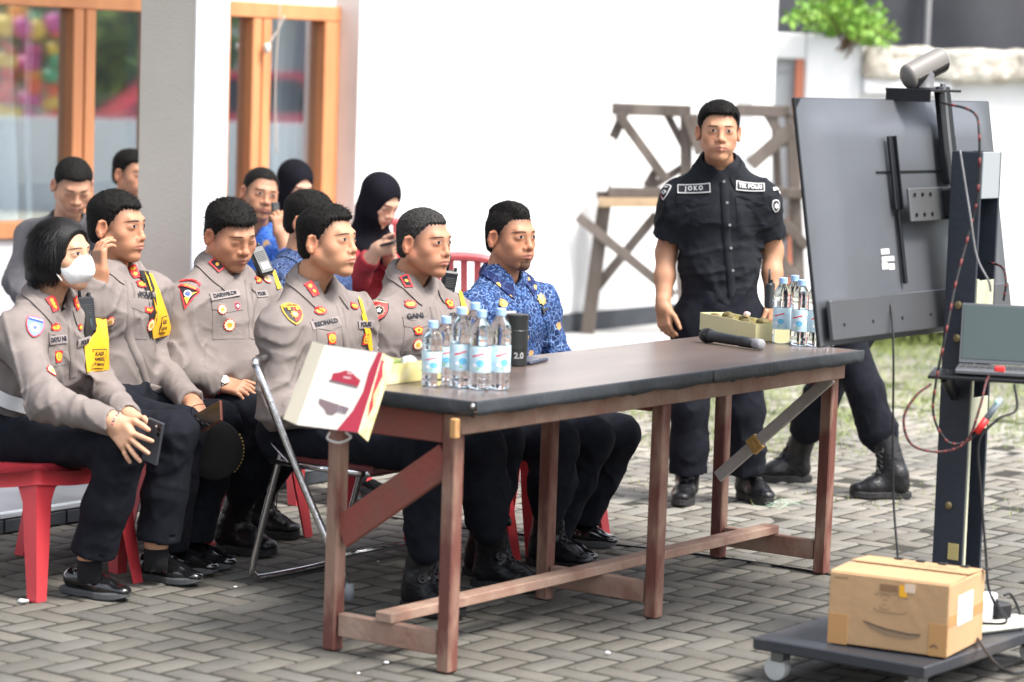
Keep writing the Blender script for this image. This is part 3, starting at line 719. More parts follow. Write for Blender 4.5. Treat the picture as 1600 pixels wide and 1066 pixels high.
def person(K):
    """K: label, fwd (facing angle of the body), joints, head options, clothes"""
    j = {k: J(v) if isinstance(v, tuple) else v for k, v in K['j'].items()}
    ctr = (j['pelvis']) if 'pelvis' in j else j['neck']
    K['_fwd'] = face_dir(K['fwd'])
    root = thing('person', K['label'], 'person', (ctr[0], ctr[1], K.get('floor', 0)), math.radians(K['fwd']-90), K.get('group'))
    hr = head_frame(K['face'], K.get('pitch', 0), K.get('roll', 0)); hc = j['head']; hs = K.get('hs', 1.0)*.95
    K['_nb'] = hr.T@(j['neck']-hc)/hs; K.setdefault('seed', 3)
    X = lambda v: (A(v)*hs)@hr.T+hc
    parts = []; cols = []
    V, F, C, fh = make_head(K); parts.append((X(V), F)); cols.append(C)
    htree = bvh(V, F)
    sk = A(K['skin'])
    # arms and hands (skin)
    for s_ in ('R', 'L'):
        h = K.get('hand'+s_)
        if not h: continue
        wr = j['wr'+s_]; el = j['el'+s_]; hsdf, hcn = hand_sdf(wr, h['fd'], h['back'], h['thumb'], h.get('curl', (.5,)*4), h.get('spread', .06), h.get('tc', .4), h.get('s', .97)*.94)
        ar = K.get('arm_r', 1.0)
        up_ = j['sh'+s_] if K.get('bare') else None
        its = [hsdf, (rc(wr, wr+(el-wr)*.55, .0275*ar, .040*ar), .02), (rc(wr+(el-wr)*.55, el, .040*ar, .040*ar), .02)]
        if up_ is not None: its.append((rc(el, up_, .043*ar, .052*ar), .02))
        f = U(its); pts = [wr, hcn, wr+(el-wr)*(.5 if up_ is None else 1)]+([] if up_ is None else [el+(up_-el)*.8])
        if up_ is None: f = isect(f, plane(wr+(el-wr)*.45, el-wr), .002)
        lo = np.min(pts, 0)-.125; hi = np.max(pts, 0)+.125
        if up_ is not None: lo = np.min(pts, 0)-.10; hi = np.max(pts, 0)+.10
        V2, F2 = mesh_sdf(f, lo, hi, K.get('hand_res', .0027) if up_ is None else .0034); parts.append((V2, F2))
        n1 = hash3(V2, 2, 30); n2 = hash3(V2, 3, 140); c = np.tile(sk*.97, (len(V2), 1))*(1+.06*n1+.05*n2)[:, None]; cols.append(c)
    # hidden core so that the body is one figure
    f, up, fwd = torso_sdf(j, K, -.03)
    core = [f, (rc(j['neck']-up*.05, hc, .04, .04), .02)]
    for s_ in ('R', 'L'):
        core += [rc(j['sh'+s_], j['el'+s_], .033, .030), rc(j['el'+s_], j['wr'+s_], .030, .02)]
        if 'kn'+s_ in j: core += [rc(j['hip'+s_], j['kn'+s_], .055, .04), rc(j['kn'+s_], j['kn'+s_]*.35+j['an'+s_]*.65, .035, .025)]
    allp = A([v for k, v in j.items()]); V2, F2 = mesh_sdf(U(core, .02), allp.min(0)-.16, allp.max(0)+.16, .018)
    parts.append((V2, F2)); cols.append(np.tile(sk, (len(V2), 1)))
    V, F = joinm(parts); put('body', V, F, M_skin, root, cols=np.concatenate(cols))
    if not K.get('noface'): face_marks(K, htree, root, X, None)
    st = K.get('hair', 'short')
    if st in ('short', 'mohawk', 'part'):
        V, F = make_hair(K, fh, st); put('hair', X(V), F, K.get('hairm', M_hair), root)
    elif st == 'bob':
        V, F = make_bob(K); put('hair', X(V), F, M_bob, root)
    elif st == 'hijab':
        V, F = make_hijab(K); put('headscarf', X(V), F, K['scarf'], root)
    # shirt
    m = K['shirt']; f, up, fwd = torso_sdf(j, K, .006); K['_up'] = up; its = [f]; ends = []
    sr = K.get('sleeve_r', 1.0)*.95
    for s_ in ('R', 'L'):
        sh, el, wr = j['sh'+s_], j['el'+s_], j['wr'+s_]
        if K.get('bare'):
            e = sh+(el-sh)*.74; d = unit(el-sh)
            g = U([rc(sh-up*.012, sh+(el-sh)*.35, .056*sr, .066*sr), (rc(sh+(el-sh)*.35, sh+(el-sh)*1.0, .066*sr, .079*sr), .02)])
            g = isect(g, plane(e, d), .003); g = cut(g, rc(e-d*.05, e+d*.1, .052, .060), .003)
            its.append((g, .06))
        else:
            g = U([rc(sh-up*.018, el, .055*sr, .056*sr), (rc(el, wr+(el-wr)*.12, .056*sr, .043*sr), .04), (rc(wr+(el-wr)*.30, wr+(el-wr)*.1, .045*sr, .043*sr), .01)])
            e = wr+(el-wr)*K.get('cuff', .09); d = unit(wr-el)
            g = isect(g, plane(e, d), .003); g = cut(g, rc(e-d*.03, e+d*.05, .035*sr, .035*sr), .003)
            its.append((g, .055))
    f1 = U(its)
    f1 = cut(f1, rc(j['neck']-up*.012, hc, .064, .066), .006)
    vd = j['neck']+fwd*.065-up*.03
    f1 = cut(f1, rc(vd+fwd*.03, j['neck']+fwd*.05+up*.03, .014, .045), .01) if not K.get('closed') else f1
    hem = K.get('hem', -.10)
    hp_ = plane(j['pelvis']+up*hem, -up); pv = j['pelvis'].astype(np.float32); f0_ = f1
    f1 = lambda p: smax(f0_(p), hp_(p)-5*np.maximum(ln(p-pv)-.25, 0), .006)
    fo = folds(K['seed']+20, K.get('fold', .011), 34); foe = folds(K['seed']+21, .012, 66)
    ws = [blob(j['elR'], .10), blob(j['elL'], .10), blob(j['shR']-up*.07, .09), blob(j['shL']-up*.07, .09), blob(j['pelvis']+up*.12, .15)]
    fz = lambda p: f1(p)+fo(p)*.9+foe(p)*np.minimum(sum(wf(p) for wf in ws), 1)
    pts = A([j['pelvis'], j['shR'], j['shL'], j['elR'], j['elL'], j['neck']]+([] if K.get('bare') else [j['wrR'], j['wrL']]))
    V, F = mesh_sdf(fz, pts.min(0)-.21, pts.max(0)+.17, K.get('sres', .0065))
    shirt = put('shirt', V, F, m, root); tree = bvh(V, F)
    co = None
    if not K.get('nocollar'):
        co, (CV, CF) = collar(j, K, tree, K.get('collarm', m), shirt)
        tV = np.concatenate([V, CV]); tF = [tuple(int(q) for q in x) for x in F]+[tuple(int(q)+len(V) for q in x) for x in CF]
        tree = BVHTree.FromPolygons([tuple(v) for v in tV], tF)
    # trousers
    if 'knR' in j:
        tr = K.get('troum', M_trouser); it = [ec(j['hipR'], j['hipL'], up, (.115, .105), (.115, .105), .10), (ec(j['pelvis']-up*.02, j['pelvis']+up*.13, j['hipL']-j['hipR'], (.15, .12), (.145, .11), .05), .05)]
        for s_ in ('R', 'L'):
            hp, kn, an = j['hip'+s_], j['kn'+s_], j['an'+s_]; fz_ = K.get('floor', 0); eh = lambda h: kn+(an-kn)*((kn[2]-fz_-h)/(kn[2]-an[2])); sk_ = unit(an-kn); Ls = np.linalg.norm(an-kn); tw = K.get('leg_r', 1.0)*.95
            if K.get('feet', {}).get(s_, ('shoe',))[0] == 'boot' and not K.get('straight'):
                e = eh(K.get('cuffz', .25))
                g = U([rc(hp, kn, .098*tw, .076*tw), (rc(kn, kn+sk_*Ls*.5, .076*tw, .078*tw), .03), (rc(kn+sk_*Ls*.5, e-sk_*.03, .078*tw, .072*tw), .03), (rc(e-sk_*.02, e+sk_*.03, .064, .056), .02)])
            else:
                e = eh(K.get('cuffz', .10))
                g = U([rc(hp, kn, .096*tw, .074*tw), (rc(kn, kn+sk_*Ls*.5, .074*tw, .074*tw), .03), (rc(kn+sk_*Ls*.5, e+sk_*.05, .073*tw, .078*tw), .03)])
                g = isect(g, plane(e, sk_), .004); g = cut(g, rc(e-sk_*.06, e+sk_*.1, .058, .066), .004)
            it.append((g, .045))
        f2 = U(it); fo3 = folds(K['seed']+30, .0055, 26); fo4 = folds(K['seed']+31, .012, 56)
        kw = [blob(j['knR']-Z*.05, .12), blob(j['knL']-Z*.05, .12), blob(j['pelvis']+fwd*.12, .14), blob(j['anR']+Z*.12, .11), blob(j['anL']+Z*.12, .11)]
        tp_ = plane(j['pelvis']+up*.10, up); f2_ = f2
        f2 = lambda p: smax(f2_(p), tp_(p)-5*np.maximum(ln(p-pv)-.22, 0), .01)
        fz2 = lambda p: f2(p)+fo3(p)*.9+fo4(p)*np.minimum(sum(wf(p) for wf in kw), 1)
        pts = A([j[k] for k in ('pelvis', 'hipR', 'hipL', 'knR', 'knL', 'anR', 'anL')])
        V2, F2 = mesh_sdf(fz2, pts.min(0)-.16, pts.max(0)+.16, K.get('tres', .0085)); put('trousers', V2, F2, tr, root)
    for s_, ft in K.get('feet', {}).items():
        kind, P, dr = ft[:3]; tilt = ft[3] if len(ft) > 3 else 0
        if len(ft) > 4 and ft[4] == 'sock':
            MB().tube([j['an'+s_]+Z*.012, j['an'+s_]-Z*.01, j['an'+s_]-Z*.06], [.040, .040, .038], M_sock, 16).build('sock', root, smooth=True)
        if K.get('ankle'): MB().tube([j['an'+s_]+Z*.10, j['an'+s_]-Z*.02], [.042, .037], mat('ankle_skin', tuple(sk), .5), 16).build('ankle', root, smooth=True)
        foot(K, s_, root, kind, P, dr, tilt, j['kn'+s_])
    return dict(root=root, shirt=shirt, tree=tree, j=j, K=K, X=X, up=up, fwd=fwd, hr=hr, htree=htree)
# ================================================================== the cast: joints as (px, py, s or distance)
SKIN_A = (.40, .215, .135); SKIN_B = (.32, .165, .10); SKIN_C = (.46, .27, .18)
n_, d_ = N, D
def mv(p, t=0, s=0, z=0): return p+N*t+D*s+Z*z
def FT(kind, px, py, phi, tilt=0, sock=None, z=0):
    P = PG(px, py, z); return (kind, P, face_dir(phi), tilt)+((sock,) if sock else ())
CAST = {}
CAST['reonald'] = dict(label='officer with raised chin and black side-parted hair, seated on the folding chair', fwd=54, face=61, pitch=5, skin=(.42, .225, .14), seed=4, nose_w=1.0, nose_l=.001, cheek=.95, eye=.98, age=1,
  j=dict(head=(513, 377, .76), neck=(484, 440, .76), shR=(437, 507, .575), shL=(553, 486, .945), pelvis=(478, 668, .76), hipR=(455, 678, .66), hipL=(503, 668, .86),
         elR=(432, 640, .53), wrR=(530, 655, .62), elL=(575, 620, .98), wrL=(628, 664, .80), knR=(676, 700, .60), knL=(752, 697, .94), anR=(665, 868, .53), anL=(765, 838, .97)),
  handR=dict(fd=N*1+D*.3-Z*.1, back=Z*1+N*.1, thumb=1), handL=dict(fd=N*.9-D*.5-Z*.35, back=Z*.6+D*.5+N*.3, thumb=-1, curl=(.9, 1, 1, 1), s=.95),
  hair='part', hl=.069, hair_t=.014, hair_s=.007, fade=.75, jaw=1.06, wide=1.0, shirt='U', build=1.02, feet=dict(R=FT('boot', 655, 955, 50), L=FT('boot', 768, 918, 66)), disc=1, strands=2600, neck_r=.055)
CAST['gani'] = dict(label='seated officer in a taupe uniform with greying cropped hair, behind the water bottles', fwd=54, face=54, pitch=1, skin=(.38, .195, .125), seed=6, nose_w=.92, nose_l=.003, cheek=.9, ridge=1.05, lip_full=.85, age=1.5, brow_t=.9,
  j=dict(head=(664, 379, 1.28), neck=(640, 432, 1.28), shR=(596, 500, 1.09), shL=(705, 482, 1.46), pelvis=(632, 655, 1.28), hipR=(612, 663, 1.18), hipL=(655, 655, 1.38),
         elR=(588, 622, 1.06), wrR=(665, 650, 1.15), elL=(715, 605, 1.50), wrL=(750, 650, 1.36), knR=(782, 690, 1.12), knL=(868, 690, 1.42), anR=(748, 830, 1.08), anL=(858, 800, 1.42)),
  handR=dict(fd=N*1-Z*.1, back=Z, thumb=1), handL=dict(fd=N-Z*.1, back=Z, thumb=-1), hair='short', hairm='grey', hl=.066, hair_t=.008, hair_s=.003, fade=.8, fadecol=(.10, .085, .08), jaw=1.08, shirt='U', feet=dict(R=FT('boot', 752, 900, 54), L=FT('boot', 852, 884, 58)), disc=1, strands=3000, strand_l=.6, neck_r=.055)
CAST['batik'] = dict(label='man with a goatee in a blue and gold batik shirt, end of the front row', fwd=52, face=43, pitch=2, skin=(.36, .18, .11), seed=8, nose_w=1.08, nose_l=.002, lip_full=1.2, cheek=.85, age=1,
  j=dict(head=(799, 371, 1.76), neck=(784, 428, 1.76), shR=(741, 482, 1.58), shL=(845, 470, 1.93), pelvis=(770, 640, 1.76), hipR=(750, 648, 1.66), hipL=(792, 640, 1.86),
         elR=(735, 595, 1.55), wrR=(812, 645, 1.66), elL=(872, 575, 1.98), wrL=(868, 650, 1.82), knR=(925, 685, 1.66), knL=(966, 680, 1.96), anR=(868, 815, 1.66), anL=(905, 812, 1.98)),
  handR=dict(fd=N*1-Z*.1, back=Z, thumb=1, curl=(.8,)*4), handL=dict(fd=N*.9-D*.3-Z*.25, back=Z*.8+N*.3, thumb=-1, curl=(.8, .8, .8, .8)), hair='mohawk', hl=.064, hair_t=.016, fade=.8, jaw=.98, goatee=1, shirt='B', build=.98, feet=dict(R=FT('shoe', 860, 872, 52), L=FT('shoe', 888, 848, 60)), strands=2600, stubble=.15)
CAST['masked'] = dict(label='woman officer with a black bob and a white face mask, seated at the left end', fwd=54, face=62, pitch=4, roll=2, skin=(.46, .27, .18), seed=9, fem=1, age=.3, eye=1.1, brow_t=.8, ridge=.7, cuff=.04,
  j=dict(head=(99, 398, .14), neck=(76, 460, .14), shR=(30, 515, -.01), shL=(118, 500, .28), pelvis=(15, 672, .12), hipR=(0, 685, .03), hipL=(40, 668, .22),
         elR=(75, 630, -.10), wrR=(178, 660, -.035), elL=(150, 598, .38), wrL=(205, 655, .10), knR=(196, 695, .04), knL=(272, 678, .34), anR=(140, 880, .04), anL=(244, 862, .33)),
  handR=dict(fd=N*.70-D*.02-Z*.55, back=-D*.95+Z*.25-N*.05, thumb=1, curl=(.12, .10, .15, .2), spread=.30, s=1.04), handL=dict(fd=N*.75-Z*.62-D*.05, back=D*.8-N*.1+Z*.1, thumb=-1, curl=(.2, .2, .25, .3), s=.98),
  hair='bob', jaw=.92, hs=.97, shirt='U', build=.97, bust=1, feet=dict(R=FT('shoe', 127, 928, 62, 0, 'sock'), L=FT('shoe', 240, 905, 62, 0, 'sock')), ankle=1, cuffz=.15, foot=.95, neck_r=.048, hem=-.08, res=.003, leg_r=.98)
CAST['listening'] = dict(label='officer in a taupe uniform touching his ear with a raised hand', fwd=54, face=66, pitch=1, skin=(.38, .195, .12), seed=12, nose_w=.95, nose_l=.005, cheek=.82, ridge=1.1, age=1.5,
  j=dict(head=(184, 354, .52), neck=(172, 412, .52), shR=(140, 466, .34), shL=(236, 450, .71), pelvis=(180, 640, .52), hipR=(160, 650, .42), hipL=(205, 640, .62),
         elR=(112, 500, .30), wrR=(156, 430, .35), elL=(252, 575, .74), wrL=(303, 634, .52), knR=(285, 672, .44), knL=(340, 662, .68), anR=(262, 840, .50), anL=(300, 835, .66)),
  handR=dict(fd=Z*.95-N*.12+D*.08, back=-D*.80-N*.25, thumb=1, curl=(.50, .55, .62, .7), s=1.0, tc=.6), handL=dict(fd=N*.9-D*.35-Z*.3, back=Z*.75+D*.3, thumb=-1, curl=(.5, .6, .6, .7)),
  hair='short', hl=.060, recede=.3, hair_t=.013, hair_s=.006, fade=.6, jaw=.96, shirt='U', build=.95, feet=dict(R=FT('shoe', 262, 890, 62), L=FT('shoe', 290, 882, 62)), brow_t=1.25)
CAST['darwis'] = dict(label='heavy-set officer looking down, with a red and black arm patch', fwd=50, face=42, pitch=-17, roll=4, skin=(.37, .19, .12), seed=15, nose_w=1.15, cheek=1.2, ridge=.85, lip_full=1.1, age=.8,
  j=dict(head=(361, 367, 1.02), neck=(342, 414, 1.02), shR=(285, 468, .82), shL=(412, 455, 1.21), pelvis=(335, 620, 1.02), hipR=(312, 628, .92), hipL=(362, 618, 1.13),
         elR=(283, 580, .76), wrR=(345, 600, .87), elL=(440, 560, 1.26), wrL=(425, 600, 1.10), knR=(425, 655, .93), knL=(455, 645, 1.2), anR=(362, 812, .92), anL=(408, 770, 1.18)),
  handR=dict(fd=N*.95+D*.2-Z*.12, back=Z*.8-D*.45, thumb=1, curl=(.35, .35, .4, .45)), handL=dict(fd=N*.9-Z*.2, back=Z, thumb=-1),
  hair='short', hl=.060, hair_t=.016, hair_s=.006, fade=.8, jaw=1.15, wide=1.06, shirt='U', build=1.15, belly=1.15, sleeve_r=1.1, look_down=1, feet=dict(R=FT('boot', 362, 862, 60), L=FT('boot', 400, 835, 60)), neck_r=.061, collar_r=1.08, brow_z=.0245, strand_up=.9)
# further back
CAST['greysweater'] = dict(label='man in a dark grey sweater looking down, by the orange window frame', fwd=25, face=22, pitch=-26, skin=(.38, .21, .14), seed=21, cheek=1.15, ridge=.7, age=.3, nose_w=1.1, floor=.08,
  j=dict(head=(114, 291, 11.5), neck=(104, 345, 11.62), shR=(50, 366, 11.75), shL=(160, 362, 11.6), pelvis=(100, 490, 12.0), hipR=(75, 500, 12.0), hipL=(125, 500, 11.95), elR=(28, 440, 11.6), wrR=(70, 520, 11.3), elL=(175, 455, 11.5), wrL=(135, 520, 11.2),
   knR=(90, 520, 11.55), knL=(140, 520, 11.5), anR=(90, 650, 11.6), anL=(140, 650, 11.6)), handR=dict(fd=N-D*.3, back=Z, thumb=1), handL=dict(fd=N-D*.5, back=Z, thumb=-1),
  hair='short', hl=.062, hair_t=.009, hair_s=.003, fade=.85, jaw=1.05, wide=1.04, shirt='S', nocollar=1, closed=1, look_down=1, res=.0036, sres=.009, tres=.012, hres=.004, strands=1200, hand_res=.004)
CAST['bypillar'] = dict(label='man seated beyond the pillar, half of his face hidden by the pillar edge', fwd=50, face=52, pitch=-3, skin=(.37, .20, .13), seed=23, floor=.08,
  j=dict(head=(206, 272, 13), neck=(198, 330, 13), shR=(170, 352, 12.85), shL=(226, 348, 13.2), pelvis=(190, 500, 13), hipR=(180, 505, 12.9), hipL=(205, 505, 13.1), elR=(165, 420, 12.8), wrR=(205, 480, 12.7), elL=(235, 415, 13.2), wrL=(240, 470, 13),
   knR=(240, 510, 12.7), knL=(260, 510, 12.9), anR=(240, 600, 12.7), anL=(260, 600, 12.9)), hair='short', hl=.062, hair_t=.011, hair_s=.005, fade=.7, shirt='S2', res=.004, sres=.010, tres=.014, hres=.0045, strands=900)
CAST['phonecall'] = dict(label='man in a bright blue batik shirt holding a phone to his ear', fwd=30, face=24, pitch=-2, roll=-8, skin=(.34, .18, .115), seed=25, nose_w=1.15, ridge=.9, lip_full=1.2, floor=.08,
  j=dict(head=(407, 303, 12.0), neck=(398, 358, 12.05), shR=(352, 385, 12.1), shL=(442, 385, 12.0), pelvis=(395, 540, 12.3), hipR=(375, 545, 12.3), hipL=(415, 545, 12.2), elR=(340, 460, 12), wrR=(380, 500, 11.8), elL=(462, 425, 11.75), wrL=(440, 367, 11.8),
   knR=(400, 560, 11.8), knL=(440, 560, 11.8), anR=(400, 660, 11.8), anL=(440, 660, 11.8)), handR=dict(fd=N-Z*.2, back=Z, thumb=1), handL=dict(fd=Z*.9-N*.15-D*.1, back=N*.7-D*.3, thumb=-1, curl=(.8, .8, .9, .9)),
  hair='short', hl=.072, hair_t=.007, hair_s=.003, fade=.85, jaw=1.02, shirt='B2', res=.0036, sres=.009, tres=.014, hres=.004, strands=900, cuff=.42, hand_res=.0036, sleeve_r=1.1)
CAST['hijabback'] = dict(label='woman in a black headscarf at the far window, face turned down to the right', fwd=50, face=40, pitch=-22, skin=(.48, .30, .22), seed=27, floor=.08, fem=1,
  j=dict(head=(461, 289, 12.9), neck=(445, 348, 13), shR=(408, 368, 12.9), shL=(475, 368, 13.1), pelvis=(440, 520, 13.1), hipR=(425, 525, 13), hipL=(455, 525, 13.2), elR=(400, 440, 12.8), wrR=(440, 470, 12.7), elL=(490, 435, 13), wrL=(480, 470, 12.8),
   knR=(480, 530, 12.7), knL=(505, 530, 12.9), anR=(480, 620, 12.7), anL=(505, 620, 12.9)), hair='hijab', look_down=1, shirt='R', nocollar=1, closed=1, hs=.96, res=.004, sres=.010, tres=.014, neck_r=.045, build=.9)
CAST['darkbatik'] = dict(label='man in a dark blue batik shirt mostly hidden behind the chin-raised officer', fwd=54, face=68, pitch=-6, skin=(.36, .19, .12), seed=29,
  j=dict(head=(484, 346, 10.6), neck=(466, 408, 10.6), shR=(436, 430, 10.45), shL=(520, 432, 10.8), pelvis=(465, 590, 10.6), hipR=(450, 598, 10.5), hipL=(485, 592, 10.7), elR=(425, 520, 10.4), wrR=(480, 570, 10.3), elL=(530, 510, 10.85), wrL=(550, 560, 10.6),
   knR=(560, 610, 10.3), knL=(590, 605, 10.5), anR=(548, 720, 10.35), anL=(575, 715, 10.5)), hair='part', hl=.066, hair_t=.015, hair_s=.008, fade=.4, shirt='B3', res=.0034, sres=.008, tres=.012, hres=.004, strands=1500, feet=dict(R=FT('shoe', 548, 792, 54), L=FT('shoe', 575, 785, 54)))
CAST['hijabphone'] = dict(label='woman in a black headscarf and dark red top looking down at a phone', fwd=56, face=50, pitch=-30, skin=(.50, .31, .23), seed=31, floor=.08, fem=1,
  j=dict(head=(594, 313, 11.9), neck=(572, 375, 12), shR=(541, 398, 11.9), shL=(614, 392, 12.2), pelvis=(545, 545, 12.1), hipR=(533, 548, 12), hipL=(565, 545, 12.2), elR=(556, 432, 11.7), wrR=(592, 388, 11.6), elL=(618, 440, 12.1), wrL=(606, 392, 11.85),
   knR=(612, 530, 11.6), knL=(650, 520, 11.8), anR=(600, 640, 11.6), anL=(640, 635, 11.8)), handR=dict(fd=N*.8+Z*.1+D*.1, back=-D*.7-Z*.3, thumb=1, curl=(.7, .8, .9, .9), s=.85), handL=dict(fd=N*.7-D*.3+Z*.1, back=D*.7-Z*.3, thumb=-1, curl=(.7, .8, .9, .9), s=.85),
  hair='hijab', look_down=1, shirt='R', nocollar=1, closed=1, hs=.96, res=.0036, sres=.009, tres=.012, neck_r=.045, build=.92, cuff=.35, leg_r=1.15, hand_res=.0036)
CAST['joko'] = dict(label='standing man in a black short-sleeved shirt with white name strips, facing the camera', fwd=-3, face=2, pitch=1, skin=(.40, .215, .135), seed=35, nose_w=1.05, cheek=1.0, ridge=.75, age=.3, eye=1.05, lip_full=1.05,
  j=dict(head=(1123, 206, 10.60), neck=(1124, 254, 10.68), shR=(1060, 303, 10.68), shL=(1188, 303, 10.68), pelvis=(1124, 492, 10.68), hipR=(1089, 510, 10.68), hipL=(1158, 510, 10.68), elR=(1041, 395, 10.72), wrR=(1036, 478, 10.62), elL=(1207, 392, 10.74), wrL=(1206, 470, 10.66),
   knR=(1078, 640, 10.62), knL=(1163, 640, 10.66), anR=(1074, 755, 10.66), anL=(1166, 757, 10.72)), handR=dict(fd=-Z*.97+A([.12, -.12, 0]), back=A([-.75, -.66, 0]), thumb=1, curl=(.45, .5, .55, .6), s=1.0, tc=.3), handL=dict(fd=-Z*.97+A([-.05, -.1, 0]), back=A([.95, -.3, 0]), thumb=-1, curl=(.5, .5, .5, .5)),
  hair='part', hl=.068, hair_t=.015, hair_s=.008, fade=.5, jaw=1.0, wide=1.02, shirt='K', bare=1, hem=-.10, build=.95, sleeve_r=.97, straight=1, leg_r=1.02, collarm='K', feet=dict(R=FT('boot', 1072, 783, -12), L=FT('boot', 1168, 780, 25)), tres=.007, foot=.98, neck_r=.053, arm_r=1.0, cuffz=.125)
CAST['walker'] = dict(label='person in dark trousers and black boots walking behind the screen', fwd=-70, face=-70, pitch=0, skin=(.38, .2, .13), seed=37,
  j=dict(head=(1318, 220, 11.2), neck=(1320, 275, 11.2), shR=(1335, 300, 11.38), shL=(1305, 300, 11.02), pelvis=(1318, 488, 11.2), hipR=(1330, 512, 11.28), hipL=(1310, 512, 11.1), elR=(1350, 390, 11.4), wrR=(1340, 460, 11.3), elL=(1320, 390, 10.95), wrL=(1300, 460, 10.95),
   knR=(1284, 620, 11.22), knL=(1352, 610, 11.02), anR=(1248, 700, 11.28), anL=(1392, 735, 11.0)), handR=dict(fd=-Z, back=N, thumb=1), handL=dict(fd=-Z, back=-N, thumb=-1), hair='short', hl=.066, hair_t=.01, hair_s=.005, fade=.6, shirt='K', bare=1, hem=-.06, res=.004, sres=.01, strands=0, feet=dict(R=FT('boot', 1242, 752, -82, 0), L=FT('boot', 1396, 778, -84, 0)), leg_r=1.0)
# ================================================================== the yard and the house
HX = lambda px, py, t: (PT(px, py, t)-ORG)@D           # position along the rows of a point on a wall
M_plaster = mat('white_plaster', (.78, .79, .80), .85, col2=(.70, .71, .72), scale=3, bump=.15, bscale=60)
M_plaster_shaded = mat('shaded_plaster', (.60, .565, .50), .85, col2=(.64, .605, .545), scale=2.5, bump=.2, bscale=70)  # darker plaster copy: the shade on the pillar is put into its colour
M_orange = mat('orange_paint', (.68, .30, .13), .5, col2=(.60, .25, .11), scale=10, bump=.1, bscale=80, stretch=(1, 1, .2))
M_skirt = mat('dark_skirting', (.032, .038, .048), .7, col2=(.048, .054, .064), scale=6, bump=.2, bscale=50)
M_tile = mat('veranda_tile', (.11, .12, .14), .35, col2=(.16, .17, .19), scale=5, bump=.1, bscale=30)
M_tilelip = mat('pale_tile_edge', (.42, .46, .50), .3)
M_conc = mat('pale_concrete', (.46, .46, .46), .9, col2=(.36, .36, .35), scale=4, bump=.3, bscale=60)
M_wood = mat('weathered_timber', (.085, .070, .060), .85, col2=(.17, .145, .13), scale=6, bump=.4, bscale=40, stretch=(1, 1, .3))
M_woodp = mat('pale_plank', (.50, .36, .22), .8, col2=(.38, .28, .18), scale=6, bump=.3, bscale=40)
# paving: every block a real block, herringbone along the yard
def paving():
    rs = np.random.RandomState(1); w_ = .095; gp = .012; V = []; F = []; C = []
    T0, T1, S0, S1 = -5.2, 4.2, -2.6, 12.4
    i0, i1, k0, k1 = int(T0/w_), int(T1/w_), int(S0/w_), int(S1/w_); b = .007; n = 0
    for i in range(i0, i1):
        for k in range(k0, k1):
            c = (i-k) % 4
            if c not in (0, 3): continue
            lx, ly = (2*w_, w_) if c == 0 else (w_, 2*w_)
            x, y = i*w_, k*w_; P = ORG+N*x+D*y
            if P[1] < 6.2 or abs(P[0]) > P[1]*.235+1.4: continue
            dx = rs.normal()*.0012; dy = rs.normal()*.0012; dz = rs.normal()*.0014-.002; tx, ty = rs.normal(size=2)*.006
            a0, a1, b0, b1 = x+gp/2+dx, x+lx-gp/2+dx, y+gp/2+dy, y+ly-gp/2+dy
            if P[1] > 10.5: dz += rs.normal()*.001
            for (e, z) in ((0, -.03), (0, -.006), (b, 0)):
                for (u, v) in ((a0+e, b0+e), (a1-e, b0+e), (a1-e, b1-e), (a0+e, b1-e)):
                    V.append(G(u, v, z+dz+tx*(u-a0)+ty*(v-b0)))
            for q in (0, 4):
                for r in range(4): F.append((n+q+r, n+q+(r+1) % 4, n+q+4+(r+1) % 4, n+q+4+r))
            F.append((n+8, n+9, n+10, n+11)); n += 12
            g = rs.uniform(.88, 1.12)*(.94+.1*math.sin(x*1.3+1)*math.sin(y*1.7)); wm = rs.uniform(-.02, .03); sunlit = 1+1.7*min(1, max(0, (P[1]-9.4)/2.2))*(.75+.25*math.sin(P[0]*2.3+P[1]*1.1)); C += [(g*(1+wm)*sunlit, g*sunlit, g*(1-wm)*sunlit*.97)]*12  # farther blocks painted lighter for the sunlit ground behind the standing man
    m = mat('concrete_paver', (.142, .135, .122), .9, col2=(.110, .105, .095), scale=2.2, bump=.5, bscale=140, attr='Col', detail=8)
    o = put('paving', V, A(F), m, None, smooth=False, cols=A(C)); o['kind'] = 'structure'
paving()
M_soil = mat('dark_joint_soil', (.026, .025, .020), .95, col2=(.045, .043, .032), scale=3, bump=.6, bscale=80)
g_ = MB().box((0, 40, -.0055-.1), (160, 160, .2), M_soil).build('ground'); g_['kind'] = 'structure'
M_sand = mat('pale_dusty_ground', (.46, .44, .36), .95, col2=(.33, .32, .24), scale=2, bump=.6, bscale=70, detail=8)
def blobsheet(name, pts, z, m):
    rs = np.random.RandomState(len(name)); c = A(pts).mean(0); ring = []
    P = spline(pts+[pts[0]], 60)
    for p in P: ring.append((p[0]+rs.normal()*.05, p[1]+rs.normal()*.05, z))
    o = put(name, [(c[0], c[1], z)]+ring, [(0, i+1, i+2) for i in range(len(ring)-1)], m); o['kind'] = 'structure'; return o
def gxy(px, py): p = PG(px, py); return (p[0], p[1], 0)
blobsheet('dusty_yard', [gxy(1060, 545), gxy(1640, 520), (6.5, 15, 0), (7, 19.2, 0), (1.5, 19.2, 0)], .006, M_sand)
s_ = MB().box((10.2, 15, .002), (7.6, 22, .012), M_sand).build('sandy_forecourt'); s_['kind'] = 'structure'
f_ = MB().box(G(-4.75, 6.2, .012), (1.1, 12, .03), M_conc, GR).build('concrete_floor'); f_['kind'] = 'structure'
